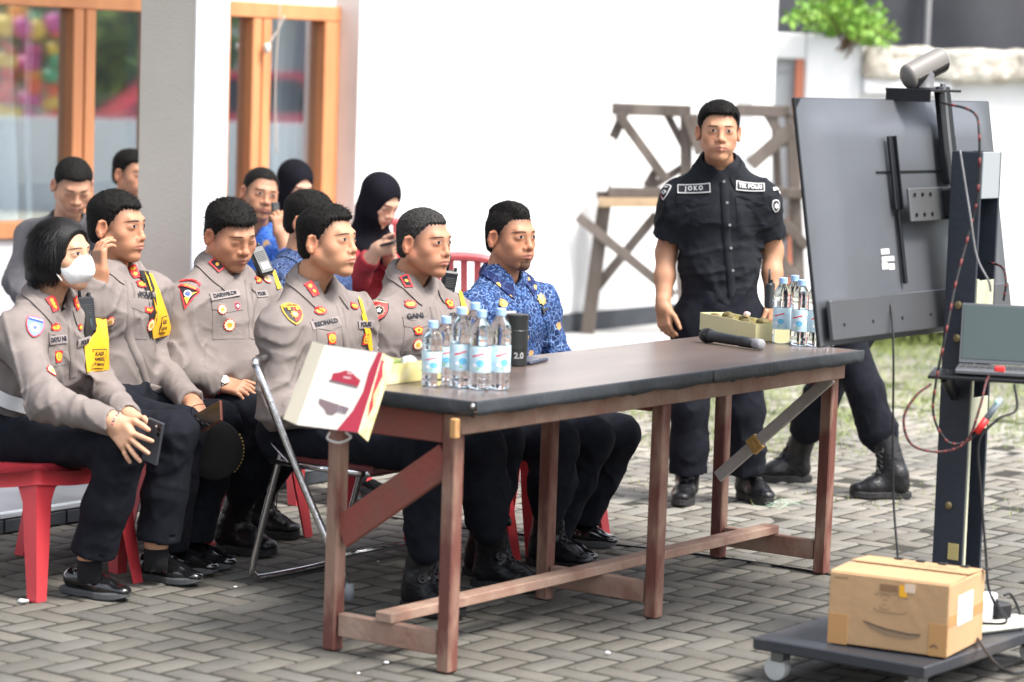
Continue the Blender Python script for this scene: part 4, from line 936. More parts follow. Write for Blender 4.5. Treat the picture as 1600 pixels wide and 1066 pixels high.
# grass
def grass():
    rs = np.random.RandomState(5); V = []; F = []
    spots = [(1090, 600, .30), (1075, 640, .25), (1215, 600, .3), (1200, 640, .4), (1560, 590, .35), (1575, 620, .45), (1590, 650, .4), (1540, 610, .3), (1400, 545, .35), (1330, 545, .3), (1360, 535, .4), (1300, 540, .3), (1440, 560, .3), (1380, 580, .25), (1240, 660, .3), (1480, 640, .2), (1090, 690, .2), (1235, 690, .25), (1210, 560, .3), (1440, 535, .4), (1000, 640, .2), (1340, 620, .2), (1600, 560, .5), (1410, 610, .2), (1330, 655, .15), (1180, 620, .3), (1570, 670, .3)]
    k = 0
    for (px, py, r) in spots:
        c = PG(px, py)
        for q in range(int(1700*r)):
            a = rs.uniform(0, 6.28); rr = r*math.sqrt(rs.rand())*1.5; x, y = c[0]+rr*math.cos(a), c[1]+rr*math.sin(a)*1.8
            h = rs.uniform(.02, .06)*(1.2-rr/r*.5); b = rs.uniform(0, 6.28); wd = .003; dx, dy = math.cos(b), math.sin(b); l = rs.normal(size=2)*.025
            V += [(x-dx*wd, y-dy*wd, 0), (x+dx*wd, y+dy*wd, 0), (x+l[0], y+l[1], h)]; F.append((k, k+1, k+2)); k += 3
    for q in range(9000):           # weeds in the joints
        s = rs.uniform(2.8, 9); t = rs.uniform(-4.2, 2.5); w_ = .105
        if rs.rand() < .5: t = round(t/w_)*w_
        else: s = round(s/w_)*w_
        p = G(t, s, 0)
        if p[1] < 10.6 or (abs(math.sin(p[0]*2.1+1)+math.sin(p[1]*1.7)) < .5): continue
        h = rs.uniform(.008, .028); b = rs.uniform(0, 6.28); dx, dy = math.cos(b)*.003, math.sin(b)*.003
        V += [(p[0]-dx, p[1]-dy, -.01), (p[0]+dx, p[1]+dy, -.01), (p[0]+rs.normal()*.012, p[1]+rs.normal()*.012, h)]; F.append((k, k+1, k+2)); k += 3
    o = put('grass', V, A(F), mat('grass_blade', (.13, .20, .04), .7, col2=(.27, .32, .09), scale=3), smooth=False)
    tag(o, 'short green grass in patches on the dusty yard and in the paving joints', 'grass', kind='stuff')
grass()
# veranda slab
v_ = MB(); v_.box(G(-4.02, -.3, .03), (3.06, 8.9, .08), M_tile, GR, .004); v_.box(G(-2.475, -.3, .063), (.03, 8.9, .022), M_tilelip, GR, .004)
for i in range(30): v_.box(G(-2.4655, -4.7+i*.305, .025), (.012, .296, .046), M_skirt, GR, .002)
o = v_.build('veranda_floor'); o['kind'] = 'structure'
# ---- the house
WT, WW = -5.3, -5.475
s_ret = HX(558, 200, WT); s_end = HX(1178, 300, WT)
zt = PT(440, 6, WW)[2]; zb = PT(30, 372, WW)[2]
house = thing('house', 'white plastered house with orange window frames and a dark skirting band', 'house', G(WT, 4, 0), math.atan2(N[1], N[0]))
wl = MB()
wl.box(G(WT-.12, (s_ret+s_end)/2, 2.1), (.24, s_end-s_ret, 4.2), M_plaster, GR)
w1a, w1b = HX(-120, 200, WW), HX(262, 200, WW); w2a, w2b = HX(322, 200, WW), HX(525, 200, WW)
for (a, b, z0, z1) in ((-3, w1a, 0, 4.2), (w1b, w2a, 0, 4.2), (w2b, s_ret+.01, 0, 4.2), (w1a, w1b, 0, zb), (w2a, w2b, 0, zb), (w1a, w1b, zt, 4.2), (w2a, w2b, zt, 4.2)):
    wl.box(G(WW-.075, (a+b)/2, (z0+z1)/2), (.15, b-a-.002, z1-z0-.002), M_plaster, GR, .001)
wl.box(G((WT+WW)/2-.02, s_ret+.022, 2.1), (.2, .04, 4.2), M_plaster, GR)
wl.build('wall', house)
MB().box(G(WT+.012, (s_ret+s_end)/2, .075), (.024, s_end-s_ret, .15), M_skirt, GR).build('skirting', house)
pc = PY(300, 300, 12.2); pt_, ps_ = (pc-ORG)@N, (pc-ORG)@D
pm = MB().box(G(pt_-.17, ps_+.11, 2.1), (.34, .22, 4.2), M_plaster_shaded, GR, .006); pm.build('pillar', house)
MB().box(G(pt_+.002, ps_+.11, 2.1), (.012, .221, 4.2), M_plaster, GR, .002).build('lit_pillar_face', house)  # white plaster on the lit side only; the rest carries painted shade
MB().box(G(WT+.06, s_end-.12, 1.9), (.13, .28, 3.8), M_plaster, GR, .01).build('pilaster', house)
M_roof = mat('veranda_ceiling', (.30, .30, .29), .9)
MB().box(G(-4.5, -1.2, 4.3), (2.6, 12.4, .16), M_roof, GR).build('veranda_roof', house)
# windows
M_glass, nt_, b_ = _nt('window_glass'); nt_.nodes.remove(b_)
_gl = nt_.nodes.new('ShaderNodeBsdfGlossy'); _gl.inputs['Roughness'].default_value = .03; _gl.inputs['Color'].default_value = (.9, .95, 1, 1)
_tr = nt_.nodes.new('ShaderNodeBsdfTransparent'); _tr.inputs['Color'].default_value = (.85, .9, .92, 1)
_fr = nt_.nodes.new('ShaderNodeLayerWeight'); _fr.inputs['Blend'].default_value = .55
_mx = nt_.nodes.new('ShaderNodeMixShader'); _o = nt_.nodes['Material Output']
_ma = nt_.nodes.new('ShaderNodeMath'); _ma.operation = 'MULTIPLY_ADD'; _ma.inputs[1].default_value = .45; _ma.inputs[2].default_value = .34
nt_.links.new(_fr.outputs['Facing'], _ma.inputs[0]); nt_.links.new(_ma.outputs[0], _mx.inputs[0]); nt_.links.new(_tr.outputs[0], _mx.inputs[1]); nt_.links.new(_gl.outputs[0], _mx.inputs[2]); nt_.links.new(_mx.outputs[0], _o.inputs['Surface'])
def window(a, b, mulls, fw=.085, sw=.15):
    f = MB(); h = zt-zb; c = (a+b)/2
    f.box(G(WW-.02, c, zb+fw/2), (.11, b-a, fw), M_orange, GR, .006); f.box(G(WW-.02, c, zt-fw/2), (.11, b-a, fw), M_orange, GR, .006)
    for s in (a+sw/2, b-sw/2): f.box(G(WW-.02, s, (zb+zt)/2), (.105, sw, h-2*fw), M_orange, GR, .006)
    for (m0, m1) in mulls:
        q = (m1-m0)/2
        for s in (m0+q/2-.003, m1-q/2+.003): f.box(G(WW-.02, s, (zb+zt)/2), (.10, q-.006, h-2*fw), M_orange, GR, .006)
    fr = f.build('window', house)
    ed = [a+sw]+[x for m in mulls for x in m]+[b-sw]
    for i in range(0, len(ed), 2):
        MB().box(G(WW-.03, (ed[i]+ed[i+1])/2, (zb+zt)/2), (.006, ed[i+1]-ed[i]+.01, h-2*fw+.01), M_glass, GR, .001).build('pane', fr)
window(w1a, w1b, [(HX(108, 150, WW), HX(143, 150, WW))]); window(w2a, w2b, [(HX(388, 150, WW), HX(417, 150, WW))])
# the room behind
rm = MB(); M_room = mat('room_wall', (.60, .64, .68), .9); M_dark = mat('room_floor', (.12, .11, .10), .8)
rm.box(G(-9.2, 2, .4), (.1, 12, .8), M_room, GR); rm.box(G(-9.2, 2, 3.3), (.1, 12, 1.0), M_room, GR); rm.box(G(-7.4, 8.2, 1.9), (3.6, .1, 3.8), M_room, GR); rm.box(G(-7.4, -3.2, 1.9), (3.6, .1, 3.8), M_room, GR)  # gap added in the unseen back wall so sky light brightens the curtains
rm.box(G(-7.4, 2.5, 3.75), (3.6, 11.5, .1), M_room, GR); rm.box(G(-7.4, 2.5, .02), (3.6, 11.5, .06), M_dark, GR); rm.build('room', house)
M_curt, nt_, b_ = _nt('sheer_curtain'); b_.inputs['Base Color'].default_value = (.9, .93, .95, 1); b_.inputs['Roughness'].default_value = .9
b_.inputs['Alpha'].default_value = .8
_tl = nt_.nodes.new('ShaderNodeBsdfTranslucent'); _tl.inputs[0].default_value = (.9, .94, .96, 1); _as = nt_.nodes.new('ShaderNodeAddShader'); nt_.links.new(_tl.outputs[0], _as.inputs[0]); nt_.links.new(b_.outputs[0], _as.inputs[1]); nt_.links.new(_as.outputs[0], nt_.nodes['Material Output'].inputs[0])
def curtain(a, b, label, seed, zz=0):
    V = []; F = []; nx = 60; nz = 10; rs = np.random.RandomState(seed); ph = rs.uniform(0, 6, 3)
    for i in range(nx+1):
        s = a+(b-a)*i/nx
        for k in range(nz+1):
            z = zb-.1+(zt+.1-zb)*k/nz; amp = .02+.02*(1-k/nz)
            V.append(G(WW-.22+amp*math.sin(s*42+ph[0]+.6*math.sin(s*9+ph[1]))+.01*math.sin(s*95+ph[2]), s+.02*math.sin(k*.5+s*7), z))
    for i in range(nx):
        for k in range(nz): q = i*(nz+1)+k; F.append((q, q+1, q+nz+2, q+nz+1))
    o = put('curtain', V, F, M_curt, origin=G(WW-.22, (a+b)/2, zb)); tag(o, label, 'curtain', 'sheer curtains behind the windows')
curtain(w1a, HX(70, 200, WW), 'sheer white curtain behind the left window pane', 3); curtain(HX(82, 200, WW), HX(104, 200, WW), 'narrow sheer curtain edge beside the left window post', 4)
curtain(HX(352, 200, WW), HX(384, 200, WW), 'sheer curtain in the pane just right of the pillar', 5); curtain(HX(470, 200, WW), HX(506, 200, WW), 'sheer curtain at the right end of the right-hand window', 6)
wc = MB(); wc.tube(spline([PT(438, 2, WW+.08), PT(432, 90, WW+.08), PT(430, 160, WW+.07), PT(432, 240, WW+.07)], 30), .004, flat((.55, .5, .45)), 6); wc.tube(spline([PT(445, 25, WW+.08), PT(432, 50, WW+.07), PT(418, 72, WW+.07)], 12), .004, flat((.55, .5, .45)), 6)
wc.lathe(PT(417, 76, WW+.07), [(.006, -.03), (.02, -.01), (.02, .02), (.006, .03)], flat((.7, .68, .65)), 12)
tag(wc.build('hanging_wire', origin=PT(432, 160, WW+.07), smooth=True), 'thin pale wire and plug hanging in front of the right window', 'wire')
# ---- boundary wall, gate, netting
YB = 19.25
def wx(px, py=300): return PY(px, py, YB)
M_wallw = mat('boundary_whitewash', (.74, .76, .78), .9, col2=(.60, .62, .63), scale=1.5, bump=.3, bscale=40, lo=.5, hi=.8)
M_stone = mat('mossy_coping', (.34, .31, .26), .95, col2=(.62, .60, .54), scale=9, bump=1, bscale=25, detail=8, lo=.4, hi=.6)
bw = thing('boundary_wall', 'whitewashed boundary wall with a rough stained coping and a taller part by the gate', 'wall', wx(1400)*[1, 1, 0], 0)
xA0, xg0, xg1, xB0 = wx(1192)[0], wx(1197)[0], wx(1248)[0], wx(1340)[0]; zA = wx(1250, 52)[2]; zg = wx(1220, 92)[2]; zB = wx(1450, 118)[2]; zC = wx(1450, 82)[2]
q = MB(); q.box(((xg1+xB0)/2, YB+.1, zA/2), (xB0-xg1, .2, zA), M_wallw, None, .02); q.box(((xA0+xg1)/2, YB+.1, (zg+zA)/2), (xg1-xA0, .2, zA-zg), M_wallw, None, .01)
q.box(((xB0+8)/2, YB+.12, zB/2), (8-xB0, .2, zB), M_wallw); q.box((xB0+.32, YB+.0, zB-.09), (.62, .1, .10), M_wallw, None, .01); q.build('wall', bw)
f = lambda p: rbox(((xB0+8)/2, YB+.12, (zB+zC)/2), np.eye(3), ((8-xB0)/2, .20, (zC-zB)/2+.03), .04)(p)+.02*hash3(p, 1, 7)+.012*hash3(p, 4, 21)
V, F = mesh_sdf(f, (xB0-.2, YB-.2, zB-.2), (4.6, YB+.45, zC+.2), .022); put('coping', V, F, M_stone, bw)
gt = thing('gate', 'pale grey metal gate leaf with an orange post, behind the timber trestle', 'gate', (xg0, YB, 0), 0)
MB().box(((xg0+wx(1236)[0])/2, YB+.08, zg/2), (wx(1236)[0]-xg0, .03, zg), mat('pale_metal_sheet', (.50, .53, .55), .5, col2=(.42, .45, .47), scale=4)).build('leaf', gt)
q = MB()
for i in range(4): q.box(((xg0+wx(1236)[0])/2, YB+.06, .3+i*.48), (wx(1236)[0]-xg0, .012, .03), mat('gate_rail', (.42, .44, .46), .5))
q.build('rail', gt)
MB().box((wx(1241)[0], YB+.05, zg/2), (.055, .12, zg), mat('faded_orange_paint', (.50, .17, .09), .6, col2=(.42, .15, .09), scale=8)).build('post', gt)
nt = thing('shade_net', 'dark grey shade netting stretched on poles above the boundary wall', 'netting', (3, YB+1, 0), 0)
M_net = mat('shade_netting', (.050, .052, .062), .9, col2=(.075, .078, .09), scale=1.3, bump=.4, bscale=200)
V = []; F = []
for i in range(61):
    for k in range(9):
        x = 1.2+i*.11; V.append((x, YB+.9+.03*math.sin(i*.9)+.02*math.sin(i*.37+k), 1.5+k*.22))
for i in range(60):
    for k in range(8): q = i*9+k; F.append((q, q+1, q+10, q+9))
put('net', V, F, M_net, nt)
for px in (1448, 1190, 1720): p = PY(px, 60, YB+.86); MB().tube([(p[0], p[1], 0), (p[0], p[1], 3.3)], .022, flat((.30, .30, .31), .5), 10).build('pole', nt)
# plant on the wall
def plant():
    rs = np.random.RandomState(3); r = thing('wall_plant', 'bright green feathery plant growing on top of the boundary wall', 'plant', tuple(wx(1335, 62)), 0)
    c = wx(1322, 78); lf = MB(); st = MB(); M_l = mat('bright_leaf', (.13, .30, .03), .55, col2=(.24, .42, .06), scale=8); M_st = mat('plant_stem', (.13, .08, .04), .8)
    tips = [(1232, 20), (1250, 8), (1262, 35), (1278, 12), (1295, 40), (1310, 5), (1325, 25), (1340, 48), (1352, 15), (1370, 35), (1378, 8), (1392, 62), (1380, 55), (1398, 45), (1300, -12), (1345, -15), (1270, -14), (1365, 60), (1240, 28), (1285, 28), (1318, -5), (1330, 8)]
    for (px, py) in tips:
        tp = PY(px, py, YB-.05+rs.uniform(-.2, .3)); path = spline([c+rs.normal(size=3)*.02, (c+tp)/2+A([0, 0, .06+rs.uniform(0, .06)]), tp+[0, 0, -.02]], 12); st.tube(path, np.linspace(.006, .002, len(path)), M_st, 5)
        for i in range(3, len(path)):
            ax = unit(path[i]-path[i-1])
            for sg in (-1, 1):
                for rep in range(2):
                    dr = unit(np.cross(ax, [0, -1, .3])*sg+ax*.5+rs.normal(size=3)*.25); L = rs.uniform(.045, .09); wv = unit(np.cross(dr, rs.normal(size=3)*.5+A([0, 1, .3])))*L*.22
                    p = path[i]; lf.add([p, p+dr*L*.5+wv, p+dr*L, p+dr*L*.5-wv], [(0, 1, 2, 3)], M_l)
    lf.build('leaves', r); st.build('stem', r, smooth=True)
plant()
# ---- timber trestle
def trestle():
    r = thing('timber_trestle', 'weathered timber trestle scaffold leaning by the white wall behind the standing man', 'trestle', PG(1040, 525), 0)
    def b(p0, p1, Y, w_=.055, th=.03, m=M_wood, Y1=None):
        MB().beam(PY(*p0, Y), PY(*p1, Y1 or Y), w_*1.25, th, m, up=(0, 1, 0), bev=.004).build('beam', r)
    Y = 17.2
    b((956, 170), (1080, 174), Y, .06, .05); b((1150, 172), (1234, 175), Y, .06, .05)
    b((975, 178), (958, 216), Y, .05); b((966, 178), (1041, 282), Y-.04, .05); b((1072, 178), (1072, 300), Y, .06, .04); b((1043, 180), (1068, 228), Y+.04, .04); b((1078, 180), (1098, 240), Y-.05, .075); b((1010, 292), (1024, 268), Y, .045)
    b((1066, 262), (1005, 300), Y+.05, .04)
    b((935, 316), (1120, 317), Y-.06, .045, .12, M_woodp); b((950, 300), (1060, 302), Y-.03, .05, .10); b((932, 305), (1110, 309), Y+.05, .04, .08)
    b((944, 322), (917, 524), Y, .07, .05); b((903, 338), (1054, 462), Y-.06, .05); b((929, 453), (1026, 335), Y+.05, .05); b((1060, 320), (1070, 516), Y+.1, .06, .05)
    b((1172, 258), (1243, 196), Y-.1, .07); b((1200, 178), (1228, 228), Y, .05); b((1236, 178), (1252, 512), Y, .06, .05); b((1190, 300), (1262, 303), Y-.04, .05, .1); b((1210, 178), (1216, 300), Y+.1, .04)
    b((1222, 345), (1262, 386), Y-.06, .05); b((1150, 452), (1236, 352), Y+.04, .05); b((1212, 395), (1256, 452), Y-.03, .05); b((1165, 320), (1160, 514), Y+.12, .06, .05)
    MB().tube(spline([PY(962, 212, Y), PY(957, 270, Y), PY(945, 312, Y)], 10), .006, flat((.1, .09, .08)), 5).build('rope', r)
trestle()
bld = thing('street_building', 'low grey building with a flat roof across the street', 'building', (19, 21.9, 0), 0); MB().box((20, 21.9, 1.6), (4, 4, 3.2), flat((.28, .30, .32), .8)).build('wall', bld); MB().box((20, 21.9, 3.28), (4.4, 4.4, .16), flat((.2, .2, .21), .8)).build('roof', bld)
# ---- what the windows mirror: the street side of the yard, to the right
def street():
    sw = MB().box((13.2, 18, .5), (.25, 26, 1.0), M_wallw).build('low_wall', origin=(13.2, 18, 0)); tag(sw, 'low whitewashed wall along the street side of the yard', 'wall')
    rd = MB().box((20, 20, .0), (12, 40, .03), mat('asphalt', (.05, .05, .05), .9)).build('road'); rd['kind'] = 'structure'
    car = thing('parked_car', 'red parked car beyond the low street wall', 'car', (15.5, 18.3, 0), math.pi/2)
    prof = [(-2.1, .35), (-2.15, .75), (-1.9, .95), (-1.2, 1.02), (-.6, 1.5), (.9, 1.55), (1.7, 1.1), (2.1, 1.0), (2.15, .5), (2.1, .35)]
    Rc = np.stack([A([0, 1, 0]), A([0, 0, 1]), A([1, 0, 0])], 1)
    MB().prism(prof, (14.7, 18.3, .02), Rc, 1.6, mat('red_car_paint', (.55, .02, .05), .3, coat=.5)).build('body', car)
    MB().prism([(-1.05, 1.05), (-.55, 1.42), (.85, 1.46), (1.45, 1.08)], (14.68, 18.3, .02), Rc, 1.64, flat((.03, .03, .04), .1)).build('window', car)
    for y in (17.0, 19.6):
        for x in (14.75, 16.2): MB().lathe((x, y, .33), [(.33, -.1), (.33, .1), (.2, .11), (.01, .11)], flat((.02, .02, .02)), 20, np.stack([A([0, 1, 0]), A([0, 0, 1]), A([1, 0, 0])], 1)).build('wheel', car)
    rs = np.random.RandomState(8); k = 0
    for (x, y, h, lab) in ((18.2, 17.7, 4.3, 'leafy street tree behind the red car'), (21, 23.5, 6.0, 'tall street tree at the far end of the road'), (19.0, 15.3, 4.4, 'spreading street tree nearest the gateway')):
        t = thing('street_tree', lab, 'tree', (x, y, 0), 0, 'street trees'); MB().tube([(x, y, 0), (x+.1, y, 1.5), (x, y+.1, 3)], [.16, .13, .09], M_wood, 8).build('trunk', t, smooth=True)
        n = 5000; c = rs.normal(size=(n, 3)); c = unit_rows(c)*(rs.rand(n, 1)**.4)*A([1.4, 1.45, 1.7])*(1+.25*np.sin(rs.rand(n, 1)*20))+A([x, y, h-1.6]); d1 = rs.normal(size=(n, 3))*.09; d2 = rs.normal(size=(n, 3))*.09
        V = np.stack([c-d1, c+d2, c+d1, c-d2], 1).reshape(-1, 3); put('crown', V, np.arange(4*n).reshape(n, 4), mat('street_leaf', (.14, .30, .02), .6, col2=(.30, .44, .06), scale=1.2), t, smooth=False)
    pal = [(.8, .08, .03), (.9, .35, .02), (.85, .6, .05), (.6, .05, .3), (.1, .5, .25), (.9, .15, .05)]
    lab = ['red and yellow bouncy inflatable by the street wall', 'orange inflatable slide with purple balls', 'yellow striped inflatable tower']
    for i, (x, y) in enumerate(((14.3, 15.6), (14.6, 16.2), (14.4, 14.8))):
        t = thing('inflatable', lab[i], 'inflatable', (x, y, 0), 0, 'fairground inflatables')
        for q in range(16):
            z = .95+(q%8)*.15; y9 = y-.15+(q//8)*.3; m = MB(); m.tube([(x+.1*rs.rand(), y9-.15*rs.rand(), z+.1*rs.rand()), (x, y9+.18*rs.rand(), z+.1*rs.rand())], .06+.04*rs.rand(), flat(pal[rs.randint(6)], .4), 10); m.build('roll', t, smooth=True)
        for q in range(4):
            m = MB(); m.lathe((x-.1, y-.3+q*.2, 1.95+.25*rs.rand()), [(.01, -.12), (.09, -.08), (.12, 0), (.09, .08), (.01, .12)], flat(pal[(q+i) % 6], .4), 12); m.build('ball', t, smooth=True)
street()
# ================================================================== furniture
M_rw = mat('worn_red_brown_paint', (.140, .048, .036), .7, col2=(.27, .165, .12), scale=13, bump=.35, bscale=60, stretch=(1, 1, .35), detail=8, lo=.44, hi=.62)
M_rr = mat('red_painted_board', (.27, .055, .042), .65, col2=(.20, .075, .055), scale=7, bump=.3, bscale=60, detail=7)
M_bare = mat('bare_pinkish_timber', (.25, .135, .100), .8, col2=(.36, .25, .19), scale=8, bump=.35, bscale=50, detail=7)
M_top = mat('brown_table_laminate', (.105, .078, .070), .30, col2=(.155, .115, .10), scale=2.5, bump=.06, bscale=30, detail=8, stretch=(3, .6, 1), spec=.5)
M_edge = mat('black_rubber_edging', (.022, .027, .033), .55, col2=(.034, .04, .048), scale=5, bump=.35, bscale=30)
L_, W_, MID = 2.119, .418, 1.06
table = thing('table', 'long worn red-brown timber table with a dark top and black edging strip', 'table', G(0, 0, 0), math.atan2(N[1], N[0]))
TZ = .777
MB().box(G(-.21, L_/2, TZ-.014), (.622, L_+.084, .028), M_top, GR, .004).build('tabletop', table)
def edging(p0, p1, w_, seed):
    rs = np.random.RandomState(seed); n = 40; V = []; F = []
    p0 = A(p0); p1 = A(p1); ax = unit(p1-p0); o = np.cross(ax, Z)
    for i in range(n+1):
        p = p0+(p1-p0)*i/n; wv = .0025*math.sin(i*.7+seed)+.002*rs.normal()
        for (a, z) in ((-.004, .0016), (.003, .0012), (.0045, -.002), (.0045+wv*.5, -w_*.6), (.004+wv, -w_+wv), (.001+wv, -w_+wv)): V.append(p+o*a+Z*z)
    for i in range(n):
        for k in range(5): q = i*6+k; F.append((q, q+1, q+7, q+6))
    return V, F
e = MB()
for i, (a, b) in enumerate((((.1015, -.042), (.1015, 1.22)), ((.1025, 1.19), (.1025, L_+.042)), ((-.521, -.0425), (.101, -.0425)), ((.101, L_+.0425), (-.521, L_+.0425)))):
    # outward side is to the right of the walking direction
    if i in (0, 1): V, F = edging(G(*a, TZ), G(*b, TZ), .040, i)
    else: V, F = edging(G(*a, TZ), G(*b, TZ), .040, i)
    e.add(V, F, M_edge)
e.build('edging', table, smooth=True)
MB().lathe(G(.1, -.05, TZ-.01), [(.001, -.004), (.008, -.002), (.008, .003), (.003, .006)], flat((.6, .6, .6), .3, 1), 10, np.stack([D, Z, N], 1)).build('nail', table)
for (t, s) in ((0, 0), (0, MID), (0, L_), (-W_, 0), (-W_, MID), (-W_, L_)):
    lean = .004*math.sin(s*7+t*11)
    MB().beam(G(t, s, 0), G(t+lean, s, .735), .045, .045, M_rw, up=tuple(D), bev=.004).build('leg', table)
q = MB()
q.box(G(.034, L_/2, .705), (.022, L_+.05, .055), M_bare, GR); q.box(G(-W_-.034, L_/2, .705), (.022, L_+.05, .055), M_bare, GR); q.build('long_rail', table)
for s in (0, MID, L_):
    MB().box(G(-W_/2, s, .690), (W_-.058, .030, .085), M_rr, GR).build('end_rail', table)
    MB().box(G(-W_/2, s, .078), (W_-.058, .030, .068), M_bare, GR).build('stretcher', table)
MB().box(G(-W_/2, L_/2-.01, .128), (.060, L_+.04, .030), M_bare, GR).build('long_stretcher', table)
br0, br1 = PS(541, 834, 0), PS(696, 716, 0)
MB().beam(G(-W_+.02, .0, br0[2]), G(-.02, .0, br1[2]), .092, .018, M_rr, up=tuple(D)).build('brace', table)
MB().box(G(.045, -.055, .70), (.022, .022, .055), mat('fresh_cut_timber', (.55, .30, .12), .7), GR).build('block', table)
pb0, pb1 = PS(1300, 590, L_-.045), PS(1120, 746, L_-.045)
pb0 = G((pb0-ORG)@N-.005, L_-.04, pb0[2]); pb1 = G((pb1-ORG)@N, L_-.04, pb1[2])
M_batten = mat('grey_batten', (.46, .41, .37), .8, col2=(.55, .51, .47), scale=9, bump=.3, bscale=50)
bt_ = MB().beam(pb0, pb1, .042, .014, M_batten, up=tuple(D)).build('batten', table)
tp_ = pb0+(pb1-pb0)*.66; MB().beam(tp_-unit(pb1-pb0)*.022, tp_+unit(pb1-pb0)*.024, .058, .022, mat('yellowed_tape', (.55, .33, .10), .6, bump=.6, bscale=60), up=tuple(D)).build('tape', bt_)
# ---- red plastic chairs
M_red = mat('red_plastic', (.60, .050, .065), .38, col2=(.50, .045, .055), scale=5, bump=.06, bscale=30)
M_pale = mat('sun_bleached_red_plastic', (.78, .20, .21), .4, col2=(.70, .14, .15), scale=5)
def chair(t, s, label, m=M_red, rot=0, z0=0, name='plastic_stool', back=False):
    c, q = math.cos(rot), math.sin(rot); X = N*c+D*q; Y = -N*q+D*c; O = G(t, s, z0); R3 = np.stack([X, Y, Z], 1)
    P = lambda x, y, z: O+X*x+Y*y+Z*z
    r = thing(name, label, 'chair' if back else 'stool', O, math.atan2(X[1], X[0]), 'red plastic chairs' if back else 'red plastic stools')
    # seat
    V = []; F = []; n = 14
    prof = lambda x, y: .408+.012*(x/.2)-.010*math.exp(-(x*x+y*y)/.02)-.030*max(0, (max(abs(x)/.215, abs(y)/.215)-.86)/.14)**2
    for i in range(n+1):
        for k in range(n+1):
            a, b = -1+2*i/n, -1+2*k/n; a_ = a*math.sqrt(1-b*b*.10); b_ = b*math.sqrt(1-a*a*.10); V.append(P(a_*.215, b_*.215, prof(a_*.215, b_*.215)))
    for i in range(n):
        for k in range(n): w0 = i*(n+1)+k; F.append((w0, w0+n+1, w0+n+2, w0+1))
    k0 = len(V); edge = [i*(n+1) for i in range(n+1)]+[n*(n+1)+k for k in range(1, n+1)]+[i*(n+1)+n for i in range(n-1, -1, -1)]+[k for k in range(n-1, 0, -1)]
    for e_ in edge: V.append(V[e_]-Z*.045+(V[e_]-O-Z*((V[e_]-O)@Z))*.015)
    for i in range(len(edge)): F.append((edge[i], edge[(i+1) % len(edge)], k0+(i+1) % len(edge), k0+i))
    put('seat', V, F, m, r)
    for sx in (-1, 1):
        for sy in (-1, 1):
            mb = MB(); rows = []
            for (z, w_, u) in ((.375, .095, 0), (.345, .058, .004), (.30, .044, .008), (.18, .040, .022), (.0, .030, .045)):
                cx, cy = sx*(.178+u), sy*(.180+u*.8); cor = A([cx+sx*.02, cy+sy*.02]); th = .0
                rows.append([P(cor[0], cor[1], z), P(cor[0]-sx*w_*1.4, cor[1], z), P(cor[0]-sx*w_*1.4, cor[1]-sy*.004, z), P(cor[0]-sx*.006, cor[1]-sy*.006, z), P(cor[0]-sx*.004, cor[1]-sy*w_*1.4, z), P(cor[0], cor[1]-sy*w_*1.4, z)])
            V = A(rows).reshape(-1, 3); F = []
            for i in range(4):
                for k in range(6): F.append((i*6+k, i*6+(k+1) % 6, (i+1)*6+(k+1) % 6, (i+1)*6+k))
            F.append(tuple(range(24, 30)))
            mb.add(V, F, m); mb.build('leg', r)
    if not back: return r
    bk = MB(); bk.tube(spline([P(-.20, -.19, .41), P(-.225, -.20, .55), P(-.27, -.185, .72), P(-.29, -.12, .785), P(-.295, 0, .80), P(-.29, .12, .785), P(-.27, .185, .72), P(-.225, .20, .55), P(-.20, .19, .41)], 50), .021, m, 8)
    for y in (-.12, -.06, 0, .06, .12): bk.beam(P(-.205, y*.95, .42), P(-.29, y, .785), .030, .012, m, up=tuple(X))
    for sy in (-1, 1): bk.tube(spline([P(-.235, sy*.2, .60), P(-.1, sy*.235, .625), P(.08, sy*.235, .62), P(.15, sy*.22, .56), P(.17, sy*.2, .43)], 24), .012, m, 8)
    bk.build('backrest', r)
    return r
chair(-1.74, .10, 'red plastic stool under the masked woman at the left end')
chair(-1.90, .62, 'red plastic stool under the officer touching his ear')
chair(-1.92, 1.16, 'red plastic stool under the heavy-set officer looking down')
chair(-1.12, 1.33, 'red plastic stool under the grey-haired officer')
chair(-1.10, 1.86, 'red plastic stool under the man in the blue batik shirt at the row end')
p_ = PY(455, 590, 10.6)-ORG; chair(p_@N, p_@D, 'red plastic stool under the man in dark blue batik')
for (px, py, Y, lab) in ((100, 490, 12.0, 'red plastic stool under the man in the grey sweater'), (190, 500, 13.0, 'red plastic stool beyond the pillar'), (395, 540, 12.3, 'red plastic stool under the man on the phone'), (440, 520, 13.05, 'red plastic stool under the woman by the far window'), (548, 545, 12.05, 'red plastic stool under the woman looking at a phone')):
    p_ = PY(px, py, Y)-ORG; chair(p_@N, p_@D, lab, z0=.07)
def place_back(x, y, lab, rot): p_ = A([x, y, 0])-ORG; chair(p_@N, p_@D, lab, M_pale, rot, z0=.07, name='plastic_chair', back=True)
place_back(-.19, 12.1, 'empty sun-bleached red chair between the grey-haired officer and the batik man', -1.05+math.pi)
place_back(-.62, 14.6, 'empty pale red chair against the white wall beside the headscarf woman', -1.0+math.pi)
